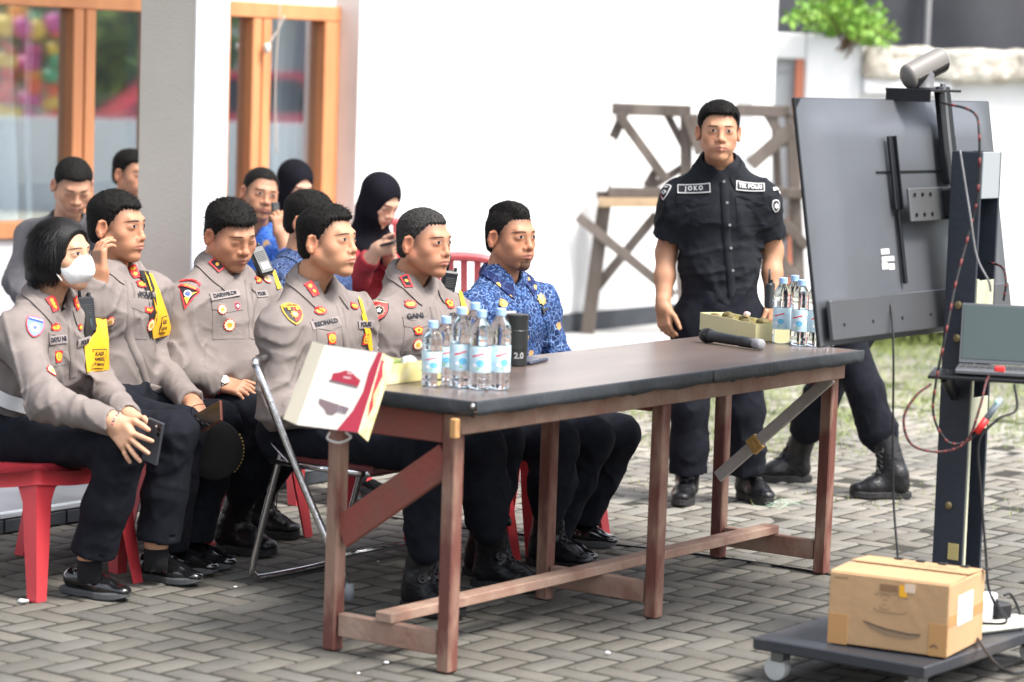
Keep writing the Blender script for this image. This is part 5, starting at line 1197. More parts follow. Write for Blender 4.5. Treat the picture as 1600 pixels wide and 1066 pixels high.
# ---- folding chair
def folding():
    M_cr = mat('worn_chrome', (.62, .62, .64), .22, 1, bump=.15, bscale=60, col2=(.35, .30, .27), scale=30, lo=.55, hi=.75); M_ms = mat('maroon_vinyl', (.13, .025, .025), .45)
    r = thing('folding_chair', 'chrome folding chair with a maroon seat under the chin-raised officer', 'chair', G(-1.0, .79, 0), math.atan2(N[1], N[0]))
    a, b = .55, 1.04
    for s in (a, b):
        top = PS(400, 572, a-.13); ft = PS(545, 943, a); top = G((top-ORG)@N, s-(.13 if s == a else -.02), top[2]); ft = G((ft-ORG)@N, s, .012)
        MB().tube(spline([top, top*.5+ft*.5, ft+Z*.03], 12), .0125, M_cr, 12).build('front_leg', r, smooth=True)
        MB().tube([ft+Z*.05, ft], [.0155, .017], flat((.25, .27, .29), .6), 12).build('foot_cap', r, smooth=True)
    rt = PS(437, 690, a); rb = PS(384, 905, a); t0, z0 = (rt-ORG)@N, rt[2]; t1 = (rb-ORG)@N
    sp = spline([G(t0, a+.02, z0), G(t1+.02, a+.02, .10), G(t1, a+.04, .025), G(t1, a+.12, .013), G(t1, b-.12, .013), G(t1, b-.04, .025), G(t1+.02, b-.02, .10), G(t0, b-.02, z0)], 70)
    MB().tube(sp, .0115, M_cr, 12).build('rear_leg', r, smooth=True)
    tb = (PS(400, 572, a-.13)-ORG)@N; zt_ = PS(400, 572, a-.13)[2]
    MB().tube(spline([G(tb, a-.13, zt_), G(tb-.01, a-.12, zt_+.015), G(tb-.03, a-.02, zt_+.022), G(tb-.03, b-.06, zt_+.022), G(tb-.01, b, zt_+.015), G(tb, b+.02, zt_)], 40), .0125, M_cr, 12).build('back_tube', r, smooth=True)
    MB().box(G(tb-.008, (a+b)/2, zt_-.02), (.03, b-a-.04, .15), M_ms, GR, .012).build('backrest', r)
    ps = PS(420, 745, a); z_s = .425; t_s = (PS(425, 740, a)-ORG)@N
    MB().box(G(t_s+.19, (a+b)/2, z_s), (.40, b-a-.05, .035), M_ms, GR, .015).build('seat', r)
    fr = MB(); 
    for s in (a+.015, b-.015): MB().tube([G(t_s-.02, s, z_s-.012), G(t_s+.36, s, z_s-.012)], .011, M_cr, 10).build('seat_rail', r, smooth=True)
    fr.tube([G(t_s+.37, a+.02, z_s-.012), G(t_s+.37, b-.02, z_s-.012)], .011, M_cr, 10)
    tc = (PS(522, 885, a)-ORG)@N; fr.build('seat_rail', r, smooth=True); MB().tube([G(tc, a, .14), G(tc, b, .14)], .008, M_cr, 8).build('crossbar', r, smooth=True)
    for s in (a-.012,):
        MB().beam(PS(428, 692, s), PS(455, 722, s), .006, .035, M_cr, up=tuple(D)).build('hinge', r)
folding()
# ---- screen on a wheeled stand
TVc = (PY(1257, 342, 7.70)+PY(1572, 336, 8.69))/2; TH = math.radians(9.5)
TU = unit(D); TW = unit(Z*math.cos(TH)-N*math.sin(TH)); TB = unit(np.cross(TU, TW)); TB = TB if TB@N > 0 else -TB     # TB points out of the back
TR = np.stack([TU, TW, TB], 1); TP = lambda u, v, b=0: TVc+TU*u+TW*v+TB*b
M_tv = mat('screen_back_shell', (.15, .16, .18), .42, col2=(.12, .13, .145), scale=2, bump=.06, bscale=16, metal=.5, spec=.6)
M_tvb = mat('black_metal', (.014, .015, .018), .35, metal=.3); M_steel = mat('grey_bracket', (.16, .165, .17), .4, metal=.6)
M_post = mat('navy_painted_steel', (.022, .028, .040), .5, col2=(.032, .038, .052), scale=6, bump=.15, bscale=50)
M_cream = mat('cream_panel', (.50, .51, .38), .55, col2=(.44, .45, .33), scale=6)
tv = thing('screen', 'large flat screen seen from behind, its dark back tilted on a stand', 'screen', tuple(TVc-Z*.4), 0)
TWd, THt = 1.235, .715
q = MB(); q.box(TP(0, 0, -.012), (TWd, THt, .012), M_tvb, TR, .003); q.build('panel', tv)
V = []; F = []; nx, ny = 40, 24
for i in range(nx+1):
    for k in range(ny+1):
        u, v = (-.5+i/nx)*TWd*.994, (-.5+k/ny)*THt*.992
        e_ = min(1, (TWd*.497-abs(u))/.16); f_ = min(1, (THt*.496-abs(v))/.10); e_ = max(e_, 0); f_ = max(f_, 0); s_ = (e_*e_*(3-2*e_))*(f_*f_*(3-2*f_)); V.append(TP(u, v, -.006+.030*s_))
for i in range(nx):
    for k in range(ny): w0 = i*(ny+1)+k; F.append((w0, w0+ny+1, w0+ny+2, w0+1))
put('back_shell', V, F, M_tv, tv)
q = MB(); q.box(TP(-.02, -.285, .022), (TWd*.93, .118, .018), mat('lower_cover', (.13, .135, .145), .4, metal=.6), TR, .006); q.build('lower_cover', tv)
q = MB()
for u in (-.53, -.36, -.18, 0, .18, .36): q.lathe(TP(u, -.30, .031), [(.005, 0), (.005, .002), (.001, .002)], M_tvb, 8, TR)
q.build('screw', tv)
MB().box(TP(-.03, .135, .027), (.42, .006, .004), M_tvb, TR, .001).build('slot', tv)
lb = MB()
for (u, v, a, b) in ((-.235, -.100, .05, .016), (-.222, -.122, .075, .014), (-.245, -.142, .035, .02), (-.205, -.146, .035, .018)): lb.box(TP(u, v, .026), (a, b, .001), flat((.75, .75, .75), .6), TR, .0002)
lb.build('label', tv)
# stand
stt = thing('screen_stand', 'tall navy steel stand with a wheeled base plate holding the screen', 'stand', PG(1442, 1042, .1)*[1, 1, 0], math.atan2(N[1], N[0]))
cL, cM = PG(1178, 995, .125), PG(1444, 1043, .125); ct0, cs0 = (cL-ORG)@N, (cL-ORG)@D; ct1, cs1 = (cM-ORG)@N, (cM-ORG)@D
cs_ = (cs0+cs1)/2; CD = .86
M_plate = mat('scuffed_base_plate', (.030, .034, .042), .42, col2=(.10, .085, .08), scale=4, bump=.15, bscale=40, lo=.5, hi=.8, detail=8)
MB().box(G((ct0+ct1)/2, cs_+CD/2, .108), (ct1-ct0, CD, .034), M_plate, GR, .004).build('base_plate', stt)
M_cast = mat('clear_caster', (.55, .56, .55), .15, spec=.8)
for (t, s) in ((ct0+.05, cs_+.06), (ct1-.06, cs_+.06), (ct0+.05, cs_+CD-.06), (ct1-.06, cs_+CD-.06)):
    w_ = MB(); w_.lathe(G(t, s, .036), [(.012, -.018), (.034, -.016), (.036, 0), (.034, .016), (.012, .018)], M_cast, 20, np.stack([N, Z, D], 1)); w_.box(G(t+.008, s, .072), (.04, .05, .03), M_steel, GR, .004); w_.build('caster', stt, smooth=False)
# the post stands behind the shell of the screen
pw = TP(.10, 0, .16); P0 = G((pw-ORG)@N, (pw-ORG)@D, 0)
post_t, post_s = (pw-ORG)@N+.0, (pw-ORG)@D
topz = PY(1510, 236, pw[1])[2]; PR = GR
PRt = lambda dt, ds, z: G(post_t+dt, post_s+ds, z)
q = MB(); q.box(PRt(-.045, 0, (topz+.125)/2), (.012, .13, topz-.125), M_post, GR, .002)         # web facing the screen
q.box(PRt(.0, -.062, (topz+.125)/2), (.10, .010, topz-.125), M_post, GR, .002); q.box(PRt(.0, .062, (topz+.125)/2), (.10, .010, topz-.125), M_post, GR, .002); q.build('post', stt)
c_ = MB(); c_.box(PRt(.048, 0, 1.02), (.006, .11, .17), M_cream, GR, .001); c_.box(PRt(.048, 0, .70), (.006, .11, .10), M_cream, GR, .001); c_.box(PRt(.052, -.058, .62), (.006, .012, .98), M_cream, GR, .001); c_.build('cover_strip', stt)
c_ = MB(); c_.box(PRt(.047, 0, topz-.07), (.008, .115, .14), mat('pale_grey_cover', (.30, .33, .35), .5), GR, .002); c_.build('top_cover', stt)
for z in (1.03, .93, .42): MB().lathe(PRt(-.0, -.070, z), [(.012, 0), (.012, .004), (.005, .006)], mat('brass_bolt', (.42, .33, .18), .35, 1), 12, np.stack([N, Z, -D], 1)).build('bolt', stt)
MB().box(PRt(.02, -.0685, .28), (.035, .002, .05), mat('yellow_paper_scrap', (.55, .45, .18), .8), GR, .0005).build('sticker', stt)
# bracket
q = MB(); 
for u in (-.16, .22):
    q.box(TP(u, .13, .040), (.026, .22, .012), M_tvb, TR, .003); q.box(TP(u+.014, .13, .048), (.005, .22, .014), M_tvb, TR, .002); q.box(TP(u+.012, -.09, .036), (.013, .22, .014), M_tvb, TR, .004)
q.box(TP(.03, .03, .075), (.36, .10, .010), M_steel, TR, .004)
for u in (-.12, -.07, -.02, .06, .14, .19):
    for v in (.0, .06): q.lathe(TP(u, v, .081), [(.006, 0), (.006, .003), (.002, .003)], M_tvb, 8, TR)
q.box(TP(.10, .03, .11), (.09, .09, .07), M_tvb, TR, .006)
q.build('bracket', stt)
q = MB(); q.box(TP(.155, .24, .055), (.03, .30, .022), M_tvb, TR, .004); q.box(TP(.20, .24, .055), (.03, .30, .022), M_tvb, TR, .004); q.box(TP(.177, .24, .06), (.02, .32, .012), M_steel, TR, .003); q.build('upper_arm', stt)
shp = TP(.075, THt/2+.022, .045); q = MB(); q.box(shp, (.20, .155, .008), M_tvb, GR@A([[0, 1, 0], [1, 0, 0], [0, 0, -1]]).T if False else np.stack([D, N, Z], 1), .002); q.box(shp-Z*.018-N*.06, (.20, .006, .036), M_tvb, np.stack([D, N, Z], 1), .002); q.box(shp-Z*.018-D*.097, (.006, .15, .034), M_tvb, np.stack([D, N, Z], 1), .002); q.build('camera_shelf', stt)
# conference camera
vc = thing('conference_camera', 'grey and black barrel-shaped conference camera on top of the screen', 'camera', tuple(shp+Z*.004), 0)
bc = shp+Z*.004; v0 = bc+Z*.0
MB().lathe(v0, [(.036, 0), (.036, .006), (.030, .012), (.031, .045), (.026, .062), (.001, .064)], mat('dark_grey_base', (.12, .12, .13), .4), 24).build('base', vc, smooth=True)
ca, cb = PY(1424, 118, bc[1]-.03), PY(1466, 96, bc[1]+.04); ax = unit(cb-ca); sd = unit(np.cross(ax, Z)); u3 = np.cross(sd, ax)
M_vcg = mat('warm_grey_shell', (.17, .16, .15), .45); M_vce = mat('pale_end_cap', (.42, .43, .43), .4)
L2 = np.linalg.norm(cb-ca)/2+.03; cc = (ca+cb)/2; V, F = mesh_sdf(lambda p: ec(cc-ax*(L2-.018), cc+ax*(L2-.018), u3, (.040, .032), (.040, .032), .018)(p), cc-.12, cc+.12, .003); put('barrel', V, F, M_vcg, vc)
V, F = mesh_sdf(isect(ec(cc-ax*(L2-.018), cc+ax*(L2-.018), u3, (.0412, .0332), (.0412, .0332), .0185), plane(cc+ax*(L2-.012), -ax), .001), cc-.13, cc+.13, .003); put('end_cap', V, F, M_vce, vc)
V, F = mesh_sdf(isect(isect(ec(cc-ax*(L2-.018), cc+ax*(L2-.018), u3, (.0406, .0330), (.0406, .0330), .018), plane(cc-u3*.006+sd*0, u3), .002), isect(plane(cc-ax*(L2-.022), -ax), plane(cc+ax*(L2-.013), ax), .002), .004), cc-.13, cc+.13, .003); put('lens_window', V, F, flat((.01, .01, .012), .15), vc)
# laptop shelf and laptop
lsz = PY(1530, 583, 8.0)[2]; lp = PY(1540, 583, 7.95); 
LX = unit(A([.97, -.22, 0])); LY = np.cross(Z, LX); LR = np.stack([LX, LY, Z], 1)
MB().box(lp+Z*-.008+LX*.01, (.34, .25, .010), M_tvb, LR, .002).build('laptop_shelf', stt)
bb = MB(); bb.beam(lp-LX*.12-Z*.015, PRt(0, -.07, lsz-.08), .02, .04, M_tvb); bb.build('shelf_bracket', stt)
lt = thing('laptop', 'open grey laptop on the stand shelf beside the post', 'laptop', tuple(lp), 0)
lb0 = lp+LX*.04
MB().box(lb0+Z*.009, (.25, .18, .014), mat('laptop_grey', (.16, .165, .18), .35, metal=.4), LR, .004).build('base', lt)
sx0 = PY(1504, 573, 8.05); LSx = unit(A([.62, .78, 0])); 
hz = lb0+LY*.088+Z*.016; tl = math.radians(12); SU = Z*math.cos(tl)+LY*math.sin(tl); SR = np.stack([LX, SU, np.cross(LX, SU)], 1)
MB().box(hz+SU*.092, (.25, .18, .007), flat((.11, .12, .13), .35), SR, .003).build('lid', lt)
MB().box(hz+SU*.095+np.cross(LX, SU)*.0045, (.236, .160, .001), mat('dim_display', (.07, .095, .095), .25), SR, .0003).build('display', lt)
kb = MB()
for i in range(12):
    for k in range(5): kb.box(lb0+Z*.0175+LX*(-.108+i*.0195)+LY*(.058-k*.018), (.016, .014, .002), flat((.05, .05, .055)), LR, .0005)
kb.build('keyboard', lt)
# carton on the base
c0, c1, c2 = PG(1292, 1005, .127), PG(1479, 1031, .127), PG(1522, 1001, .127)
bx = unit(c1-c0); byy = unit((c2-c1)-((c2-c1)@bx)*bx); bw_, bd_ = np.linalg.norm(c1-c0), (c2-c1)@byy; bh_ = .205
bd_ = max(bd_, .16)
M_card = mat('brown_cardboard', (.50, .32, .17), .85, col2=(.43, .27, .14), scale=3, bump=.15, bscale=30, detail=6); M_cardd = mat('packing_tape', (.46, .25, .10), .45)
BR = np.stack([bx, byy, Z], 1); bc0 = c0+bx*bw_/2+byy*bd_/2
box = thing('cardboard_box', 'brown cardboard box with line drawings standing on the wheeled base', 'box', tuple(bc0), math.atan2(bx[1], bx[0]))
BP = lambda u, v, z: c0+bx*u+byy*v+Z*z
q = MB(); q.box(BP(bw_/2, bd_/2, bh_/2+.002), (bw_, bd_, bh_-.004), M_card, BR, .003); q.build('carton', box)
q = MB(); q.box(BP(bw_/2, bd_*.24, bh_+.003), (bw_*.995, bd_*.46, .003), M_card, BR@A(Matrix.Rotation(math.radians(2), 3, 'X')), .001); q.box(BP(bw_/2, bd_*.75, bh_+.005), (bw_*.99, bd_*.48, .003), M_card, BR@A(Matrix.Rotation(math.radians(-3), 3, 'X')), .001); q.build('flap', box)
mk = MB(); M_ink = flat((.10, .07, .045), .8); FRr = np.stack([bx, Z, -byy], 1)
def ink(poly, u, z, h=.0006, m=M_ink): mk.prism(poly, BP(u, -.0006, z), FRr, h, m)
def ring(w_, h_, r, t=.0012):
    n = 24
    for i in range(n):
        a = 2*math.pi*i/n; b = 2*math.pi*(i+1)/n; f = lambda x: (max(-w_, min(w_, w_*1.25*math.cos(x))), max(-h_, min(h_, h_*1.25*math.sin(x))))
        p, q_ = f(a), f(b)
        if abs(p[0]-q_[0])+abs(p[1]-q_[1]) < 1e-5: continue
        yield p, q_
def stroke(p, q_, u, z, t=.0011, m=M_ink): mk.beam(BP(u+p[0], -.0004, z+p[1]), BP(u+q_[0], -.0004, z+q_[1]), t, .0006, m, up=tuple(Z))
for p, q_ in ring(.048, .026, 0): stroke(p, q_, bw_*.52, .135)
for p, q_ in ring(.014, .020, 0): stroke(p, q_, bw_*.47, .137)
for p, q_ in ring(.006, .008, 0): stroke(p, q_, bw_*.47, .137)
ink([(-.088, .014), (-.02, .000), (.05, -.006), (.086, -.004), (.080, -.016), (.04, -.024), (-.02, -.021), (-.065, -.006)], bw_*.54, .066, m=flat((.27, .18, .11), .8))
ink([(-.086, .012), (-.02, -.002), (.05, -.008), (.084, -.006), (.083, -.009), (.05, -.012), (-.02, -.006), (-.080, .008)], bw_*.54, .066, .0012, M_ink)
for k in range(8):          # petal emblem, bottom right corner
    a = math.pi*(k+.5)/8; ink(off([(0, -.001), (.0028, .006), (0, .012), (-.0028, .006)], 0, 0), bw_-.038, .028) if False else mk.prism([(0.003*math.cos(a)-.0*math.sin(a), .003*math.sin(a)), (.010*math.cos(a-.16), .010*math.sin(a-.16)), (.014*math.cos(a), .014*math.sin(a)), (.010*math.cos(a+.16), .010*math.sin(a+.16))], BP(bw_-.038, -.0006, .026), FRr, .0006, M_ink)
def boxtext(body, size, P, ux, uz, m, mb, bold=0, nrm=None):
    V, F = textmesh(body, size, bold); n = unit(np.cross(ux, uz)); W = A([P+ux*x+uz*y+n*.0009 for x, y in V]); mb.add(W, F, m)
boxtext('HUAWEI', .010, BP(.035, 0, bh_-.016), bx, Z, M_ink, mk)
mk.build('printing', box)
for (P_, s_, m_, n__) in ((BP(.03, -.0006, .045), (.058, .001, .085), M_cardd, 'tape'), (BP(bw_-.028, -.0006, .05), (.054, .001, .09), M_cardd, 'tape'), (BP(bw_*.5, -.0007, bh_-.028), (.052, .001, .020), flat((.25, .14, .07), .8), 'hand_hole'), (BP(bw_+.0006, bd_*.5, bh_*.5), (.001, bd_*.98, .03), M_cardd, 'tape'), (BP(bw_*.62, -.0014, bh_-.032), (.022, .001, .032), mat('yellow_sticker', (.85, .42, .02), .5), 'sticker'), (BP(bw_*.675, -.0016, bh_-.022), (.030, .001, .024), flat((.7, .55, .42), .6), 'sticker'), (BP(bw_+.0012, bd_*.45, bh_*.60), (.001, bd_*.42, .085), flat((.62, .70, .72), .5), 'sticker')): MB().box(P_, s_, m_, BR, .0003).build(n__, box)
for i in range(5): MB().box(BP(.10+i*.066, bd_*.93, bh_+.0075), (.024, .02, .003), flat((.02, .02, .02)), BR, .0005).build('slot', box)
MB().box(BP(bw_*.50, bd_*.49, bh_+.0062), (.16, .006, .002), flat((.03, .02, .015)), BR, .0005).build('slot', box)
bm = MB(); boxtext('VR CANON', .030, BP(bw_*.62, bd_*.70, bh_+.0085), bx, byy, flat((.30, .20, .12), .8), bm); bm.build('marker_writing', box)
# power strip, adapters, cables
pp = PG(1555, 985, .13)
ps_o = thing('power_strip', 'white power strip with plugs on the base beside the cardboard box', 'power strip', tuple(pp), 0)
PX = unit(N*.35+D); PRr = np.stack([PX, np.cross(Z, PX), Z], 1); M_wp = mat('white_plastic', (.68, .68, .60), .4)
MB().box(pp+Z*.018, (.22, .055, .034), M_wp, PRr, .006).build('strip', ps_o)
MB().box(pp+Z*.062-PX*.055, (.05, .045, .055), mat('white_adapter', (.74, .75, .82), .35), PRr, .006).build('adapter', ps_o); MB().box(pp+Z*.058+PX*.012, (.06, .05, .045), flat((.02, .02, .022), .4), PRr, .006).build('adapter', ps_o); MB().box(pp+Z*.07-PX*.02+np.cross(Z, PX)*.05, (.12, .04, .06), mat('white_adapter', (.74, .75, .82), .35), PRr, .006).build('adapter', ps_o)
def cable(pts, r, label, col=(.012, .012, .014), n=60, red=False, group='cables on the stand'):
    P = spline(pts, n); mb = MB()
    mb.tube(P, r, flat(col, .5), 8)
    if red:
        for i in range(2, len(P)-2, 3): mb.tube(P[i:i+2], r*1.05, flat((.16, .025, .025), .6), 8)
    tag(mb.build('cable', origin=P[0], smooth=True), label, 'cable', group)
Yp = P0[1]
cable([PY(1378, 440, 8.0), PY(1392, 480, 7.95), PY(1396, 560, 7.9), PY(1395, 680, 7.9), PY(1396, 780, 7.9), PY(1404, 884, 7.85)], .0035, 'thin black cable hanging straight down left of the stand post')
cable([PY(1470, 160, 7.9), PY(1520, 175, 7.85), PY(1530, 210, 7.8), PY(1528, 300, 7.8), PY(1515, 360, 7.8), PY(1494, 440, 7.75), PY(1478, 520, 7.7), PY(1462, 600, 7.7), PY(1459, 650, 7.7), PY(1480, 690, 7.7), PY(1510, 690, 7.7), PY(1535, 668, 7.7), PY(1548, 640, 7.7)], .0038, 'black and red braided cable running down the stand to the laptop', red=True, n=90)
cable([PY(1455, 600, 7.7), PY(1430, 620, 7.68), PY(1412, 655, 7.66), PY(1425, 695, 7.66), PY(1470, 706, 7.68), PY(1510, 690, 7.68), PY(1530, 640, 7.7), PY(1540, 600, 7.75), PY(1545, 588, 7.8)], .0038, 'red flecked cable looping out left of the stand post', (.05, .012, .014), red=True, n=80)
cable([PY(1585, 600, 7.7), PY(1588, 640, 7.68), PY(1560, 655, 7.66), PY(1530, 690, 7.66), PY(1532, 760, 7.66), PY(1540, 860, 7.66), PY(1545, 920, 7.65), PY(1560, 950, 7.7), pp+Z*.09], .0038, 'black cable dropping from the inline adapter to the power strip', n=80)
cable([PY(1500, 235, 7.85), PY(1515, 330, 7.8), PY(1526, 400, 7.8), PY(1545, 440, 7.8), PY(1548, 455, 7.85)], .003, 'thin grey cable inside the post channel', (.22, .22, .23))
cable([PY(1545, 410, 8.2), PY(1566, 418, 8.15), PY(1572, 440, 8.1), PY(1568, 470, 8.1)], .0038, 'short black and red cable at the screen edge above the laptop', red=True, n=24)
cable([pp+Z*.08, PG(1570, 1000, .14)+Z*.05, PG(1520, 990, .13)+Z*.02, PG(1560, 1040, .135), PG(1600, 1050, .13), PG(1630, 1020, .1)], .004, 'black cable coiled beside the power strip', n=60)
cable([pp+Z*.1+PX*.03, PY(1580, 930, 7.75), PY(1594, 960, 7.75), PY(1600, 1010, 7.7), PY(1640, 1040, 7.6)], .004, 'black plug lead arching over the power strip')
cable([PG(560, 800), PG(700, 822), PG(930, 848), PG(1080, 865), PG(1250, 890), PG(1330, 905), PG(1450, 930)], .0045, 'black cable lying across the paving behind the table', n=80)
ia = PY(1563, 630, 7.68)
il = thing('inline_adapter', 'grey cable adapter with a red end and a green light', 'adapter', tuple(ia), 0)
ad = unit(PY(1580, 592, 7.7)-PY(1530, 672, 7.66)); MB().tube([PY(1541, 655, 7.67), PY(1565, 622, 7.68)], .0095, mat('adapter_grey', (.22, .26, .30), .4), 12).build('body', il, smooth=True)
MB().tube([PY(1526, 676, 7.67), PY(1541, 655, 7.67)], .0105, flat((.75, .03, .03), .4), 12).build('red_end', il, smooth=True)
M_led, nt_, b_ = _nt('green_led'); b_.inputs['Emission Color'].default_value = (.05, .9, .5, 1); b_.inputs['Emission Strength'].default_value = 1.2
MB().lathe(PY(1559, 626, 7.665), [(.005, -.003), (.005, .003), (.001, .004)], M_led, 10, np.stack([CAMR, CAMU, -CAMF], 1)).build('led', il)
tag(MB().box(PY(1562, 577, 7.78), (.030, .02, .016), flat((.8, .04, .04), .4), LR, .003).build('plug', origin=PY(1562, 577, 7.78)), 'red connector lying in front of the laptop', 'plug')
# ================================================================== things on and around the table
def on_top(px, py): return PG(px, py, TZ+.001)
M_pet, nt_, b_ = _nt('clear_plastic')
b_.inputs['Base Color'].default_value = (.93, .97, 1, 1); b_.inputs['Transmission Weight'].default_value = 1; b_.inputs['Roughness'].default_value = .04; b_.inputs['IOR'].default_value = 1.33
M_cap = mat('blue_cap', (.35, .55, .86), .4); M_lab = mat('bottle_label', (.48, .70, .82), .45, col2=(.66, .82, .88), scale=60)
def bottle_mesh(h, parent, c, big, seed):
    k = h/.23; rs = np.random.RandomState(seed); R = .0315 if big else .030
    pr = [(.004, .004), (R*.55, .000), (R*.92, .004), (R, .014)]
    for i in range(10): z = .022+i*.008; pr.append((R-(.0016 if i % 2 else 0)-.0003, z))
    pr += [(R-.001, .105), (R-.001, .138), (R, .145)]
    for i in range(4): pr.append((R-(.0018 if i % 2 else 0), .150+i*.006))
    pr += [(R*.95, .176), (R*.72, .192), (R*.46, .205), (.0135, .209), (.0135, .216)]
    pr = [(r, z*k) for r, z in pr]
    MB().lathe(c, pr, M_pet, 28).build('body', parent, smooth=True)
    zl0, zl1 = .050*k, .125*k; lm = MB(); lm.lathe(c, [(R+.0004, zl0), (R+.0006, zl0+.001), (R+.0006, zl1-.001), (R+.0004, zl1)], M_lab, 28)
    lb = lm.build('label', parent, smooth=True)
    mk = MB(); a0 = math.atan2(-c[1], -c[0])+rs.uniform(-.35, .35)       # printed ribbon and drop on the label
    def arc(u, v, m, mb, lift=.0012):
        an = a0+u/R; return c+A([math.cos(an)*(R+lift), math.sin(an)*(R+lift), v*k])
    rb = [(-.018, .094), (-.006, .097), (.004, .101), (.016, .103), (.017, .108), (.004, .105), (-.006, .101), (-.018, .099)]
    V = [arc(u, v, None, mk) for u, v in rb]; mk.add(V, [(0, 1, 6, 7), (1, 2, 5, 6), (2, 3, 4, 5)], flat((.75, .04, .07), .5))
    for (u, v, r, col) in ((.006, .078, .011, (.15, .5, .75)), (-.010, .072, .006, (.9, .93, .95)), (.0, .062, .004, (.3, .62, .35))):
        ring = [(u+r*math.cos(t_), v+r*.9*math.sin(t_)) for t_ in np.linspace(0, 6.28, 13)[:-1]]; V = [arc(u, v, None, mk, .0015)]+[arc(x, y, None, mk, .0015) for x, y in ring]
        F = [(0, 1+i, 1+(i+1) % 12) for i in range(12)]; mk.add(V, F, flat(col, .5))
    mk.build('print', lb)
    MB().lathe(c+Z*(.209*k), [(.0148, 0), (.0150, .003), (.0142, .004), (.0148, .005), (.0148, .018), (.0135, .020), (.001, .020)], M_cap, 24).build('cap', parent, smooth=False)
def bottle(px, py, h, label, big=True, seed=0, group='water bottles on the table'):
    c = on_top(px, py); r = thing('water_bottle', label, 'bottle', c, 0, group); bottle_mesh(h, r, c, big, seed)
G1 = 'water bottles at the near end of the table'; G2 = 'water bottles at the far end of the table'
bottle(674, 603, .185, 'short clear water bottle, leftmost on the table beside the yellow snack box', False, 1, G1)
bottle(694, 594, .185, 'short water bottle tucked behind the leftmost bottle', False, 2, G1)
bottle(718, 605, .232, 'tall water bottle, leftmost of the three tall ones in front', True, 3, G1)
bottle(739, 595, .232, 'tall water bottle half hidden behind the middle front bottle', True, 4, G1)
bottle(749, 608, .228, 'tall water bottle in the middle of the front row', True, 5, G1)
bottle(779, 608, .234, 'tall water bottle, rightmost of the near group beside the black flask', True, 6, G1)
bottle(1220, 536, .228, 'water bottle beside the yellow tray at the far end, leftmost of its group', True, 7, G2)
bottle(1238, 531, .228, 'water bottle at the back of the far group', True, 8, G2)
bottle(1249, 540, .228, 'water bottle right of the far group, half behind the screen edge', True, 9, G2)
bottle(1272, 541, .228, 'water bottle behind the lower left corner of the screen', True, 10, G2)
bottle(1291, 541, .228, 'water bottle behind the screen, rightmost of the far group', True, 11, G2)
c = on_top(806, 571); fl = thing('flask', 'black ribbed tumbler behind the water bottles', 'flask', c, 0)
MB().lathe(c, [(.032, 0), (.034, .004), (.034, .05), (.0352, .052), (.0352, .11), (.034, .112), (.0355, .15), (.0362, .152), (.0362, .158), (.032, .160), (.001, .160)], mat('matt_black_metal', (.020, .023, .023), .4, bump=.1), 32).build('body', fl, smooth=False)
fm = MB(); V, F = textmesh('2.0', .026, .0008); a0 = math.atan2(-c[1], -c[0])+.25; V3 = [c+A([math.cos(a0+x/.0345)*.0349, math.sin(a0+x/.0345)*.0349, .033+y]) for x, y in V]; fm.add(V3, F, flat((.4, .4, .4), .5)); fm.build('mark', fl)
ph = on_top(826, 566); p_ = thing('smartphone', 'dark phone lying flat on the table beside the flask', 'phone', ph, 0, 'phones'); PH = np.stack([unit(N*1+D*.25), unit(D*1-N*.25), Z], 1)
MB().box(ph+Z*.005, (.075, .15, .009), flat((.05, .06, .10), .3), PH, .003).build('case', p_); MB().box(ph+Z*.0098, (.068, .142, .001), flat((.012, .012, .016), .08), PH, .0004).build('display', p_)
# snack trays
M_yel = mat('printed_yellow_card', (.72, .64, .28), .6, col2=(.80, .72, .42), scale=26, lo=.45, hi=.55); M_crm = mat('cream_card', (.72, .66, .52), .7); M_bur = mat('burgundy_card', (.42, .03, .06), .6)
def tray(c, R, w_, d_, h, m, parent):
    b = MB(); t = .002
    b.box(c+Z*.002, (w_, d_, .003), m, R, .0005)
    for sg in (-1, 1):
        b.box(c+R[:, 0]*sg*(w_/2-t/2)+Z*h/2, (t, d_, h), m, R, .0005); b.box(c+R[:, 1]*sg*(d_/2-t/2)+Z*h/2, (w_-2*t, t, h), m, R, .0005)
    b.build('tray', parent)
def lump(c, R, rad, seed, amp=.003):
    f0 = ell(c, R, rad); return lambda p: f0(p)+amp*hash3(p, seed, 90)
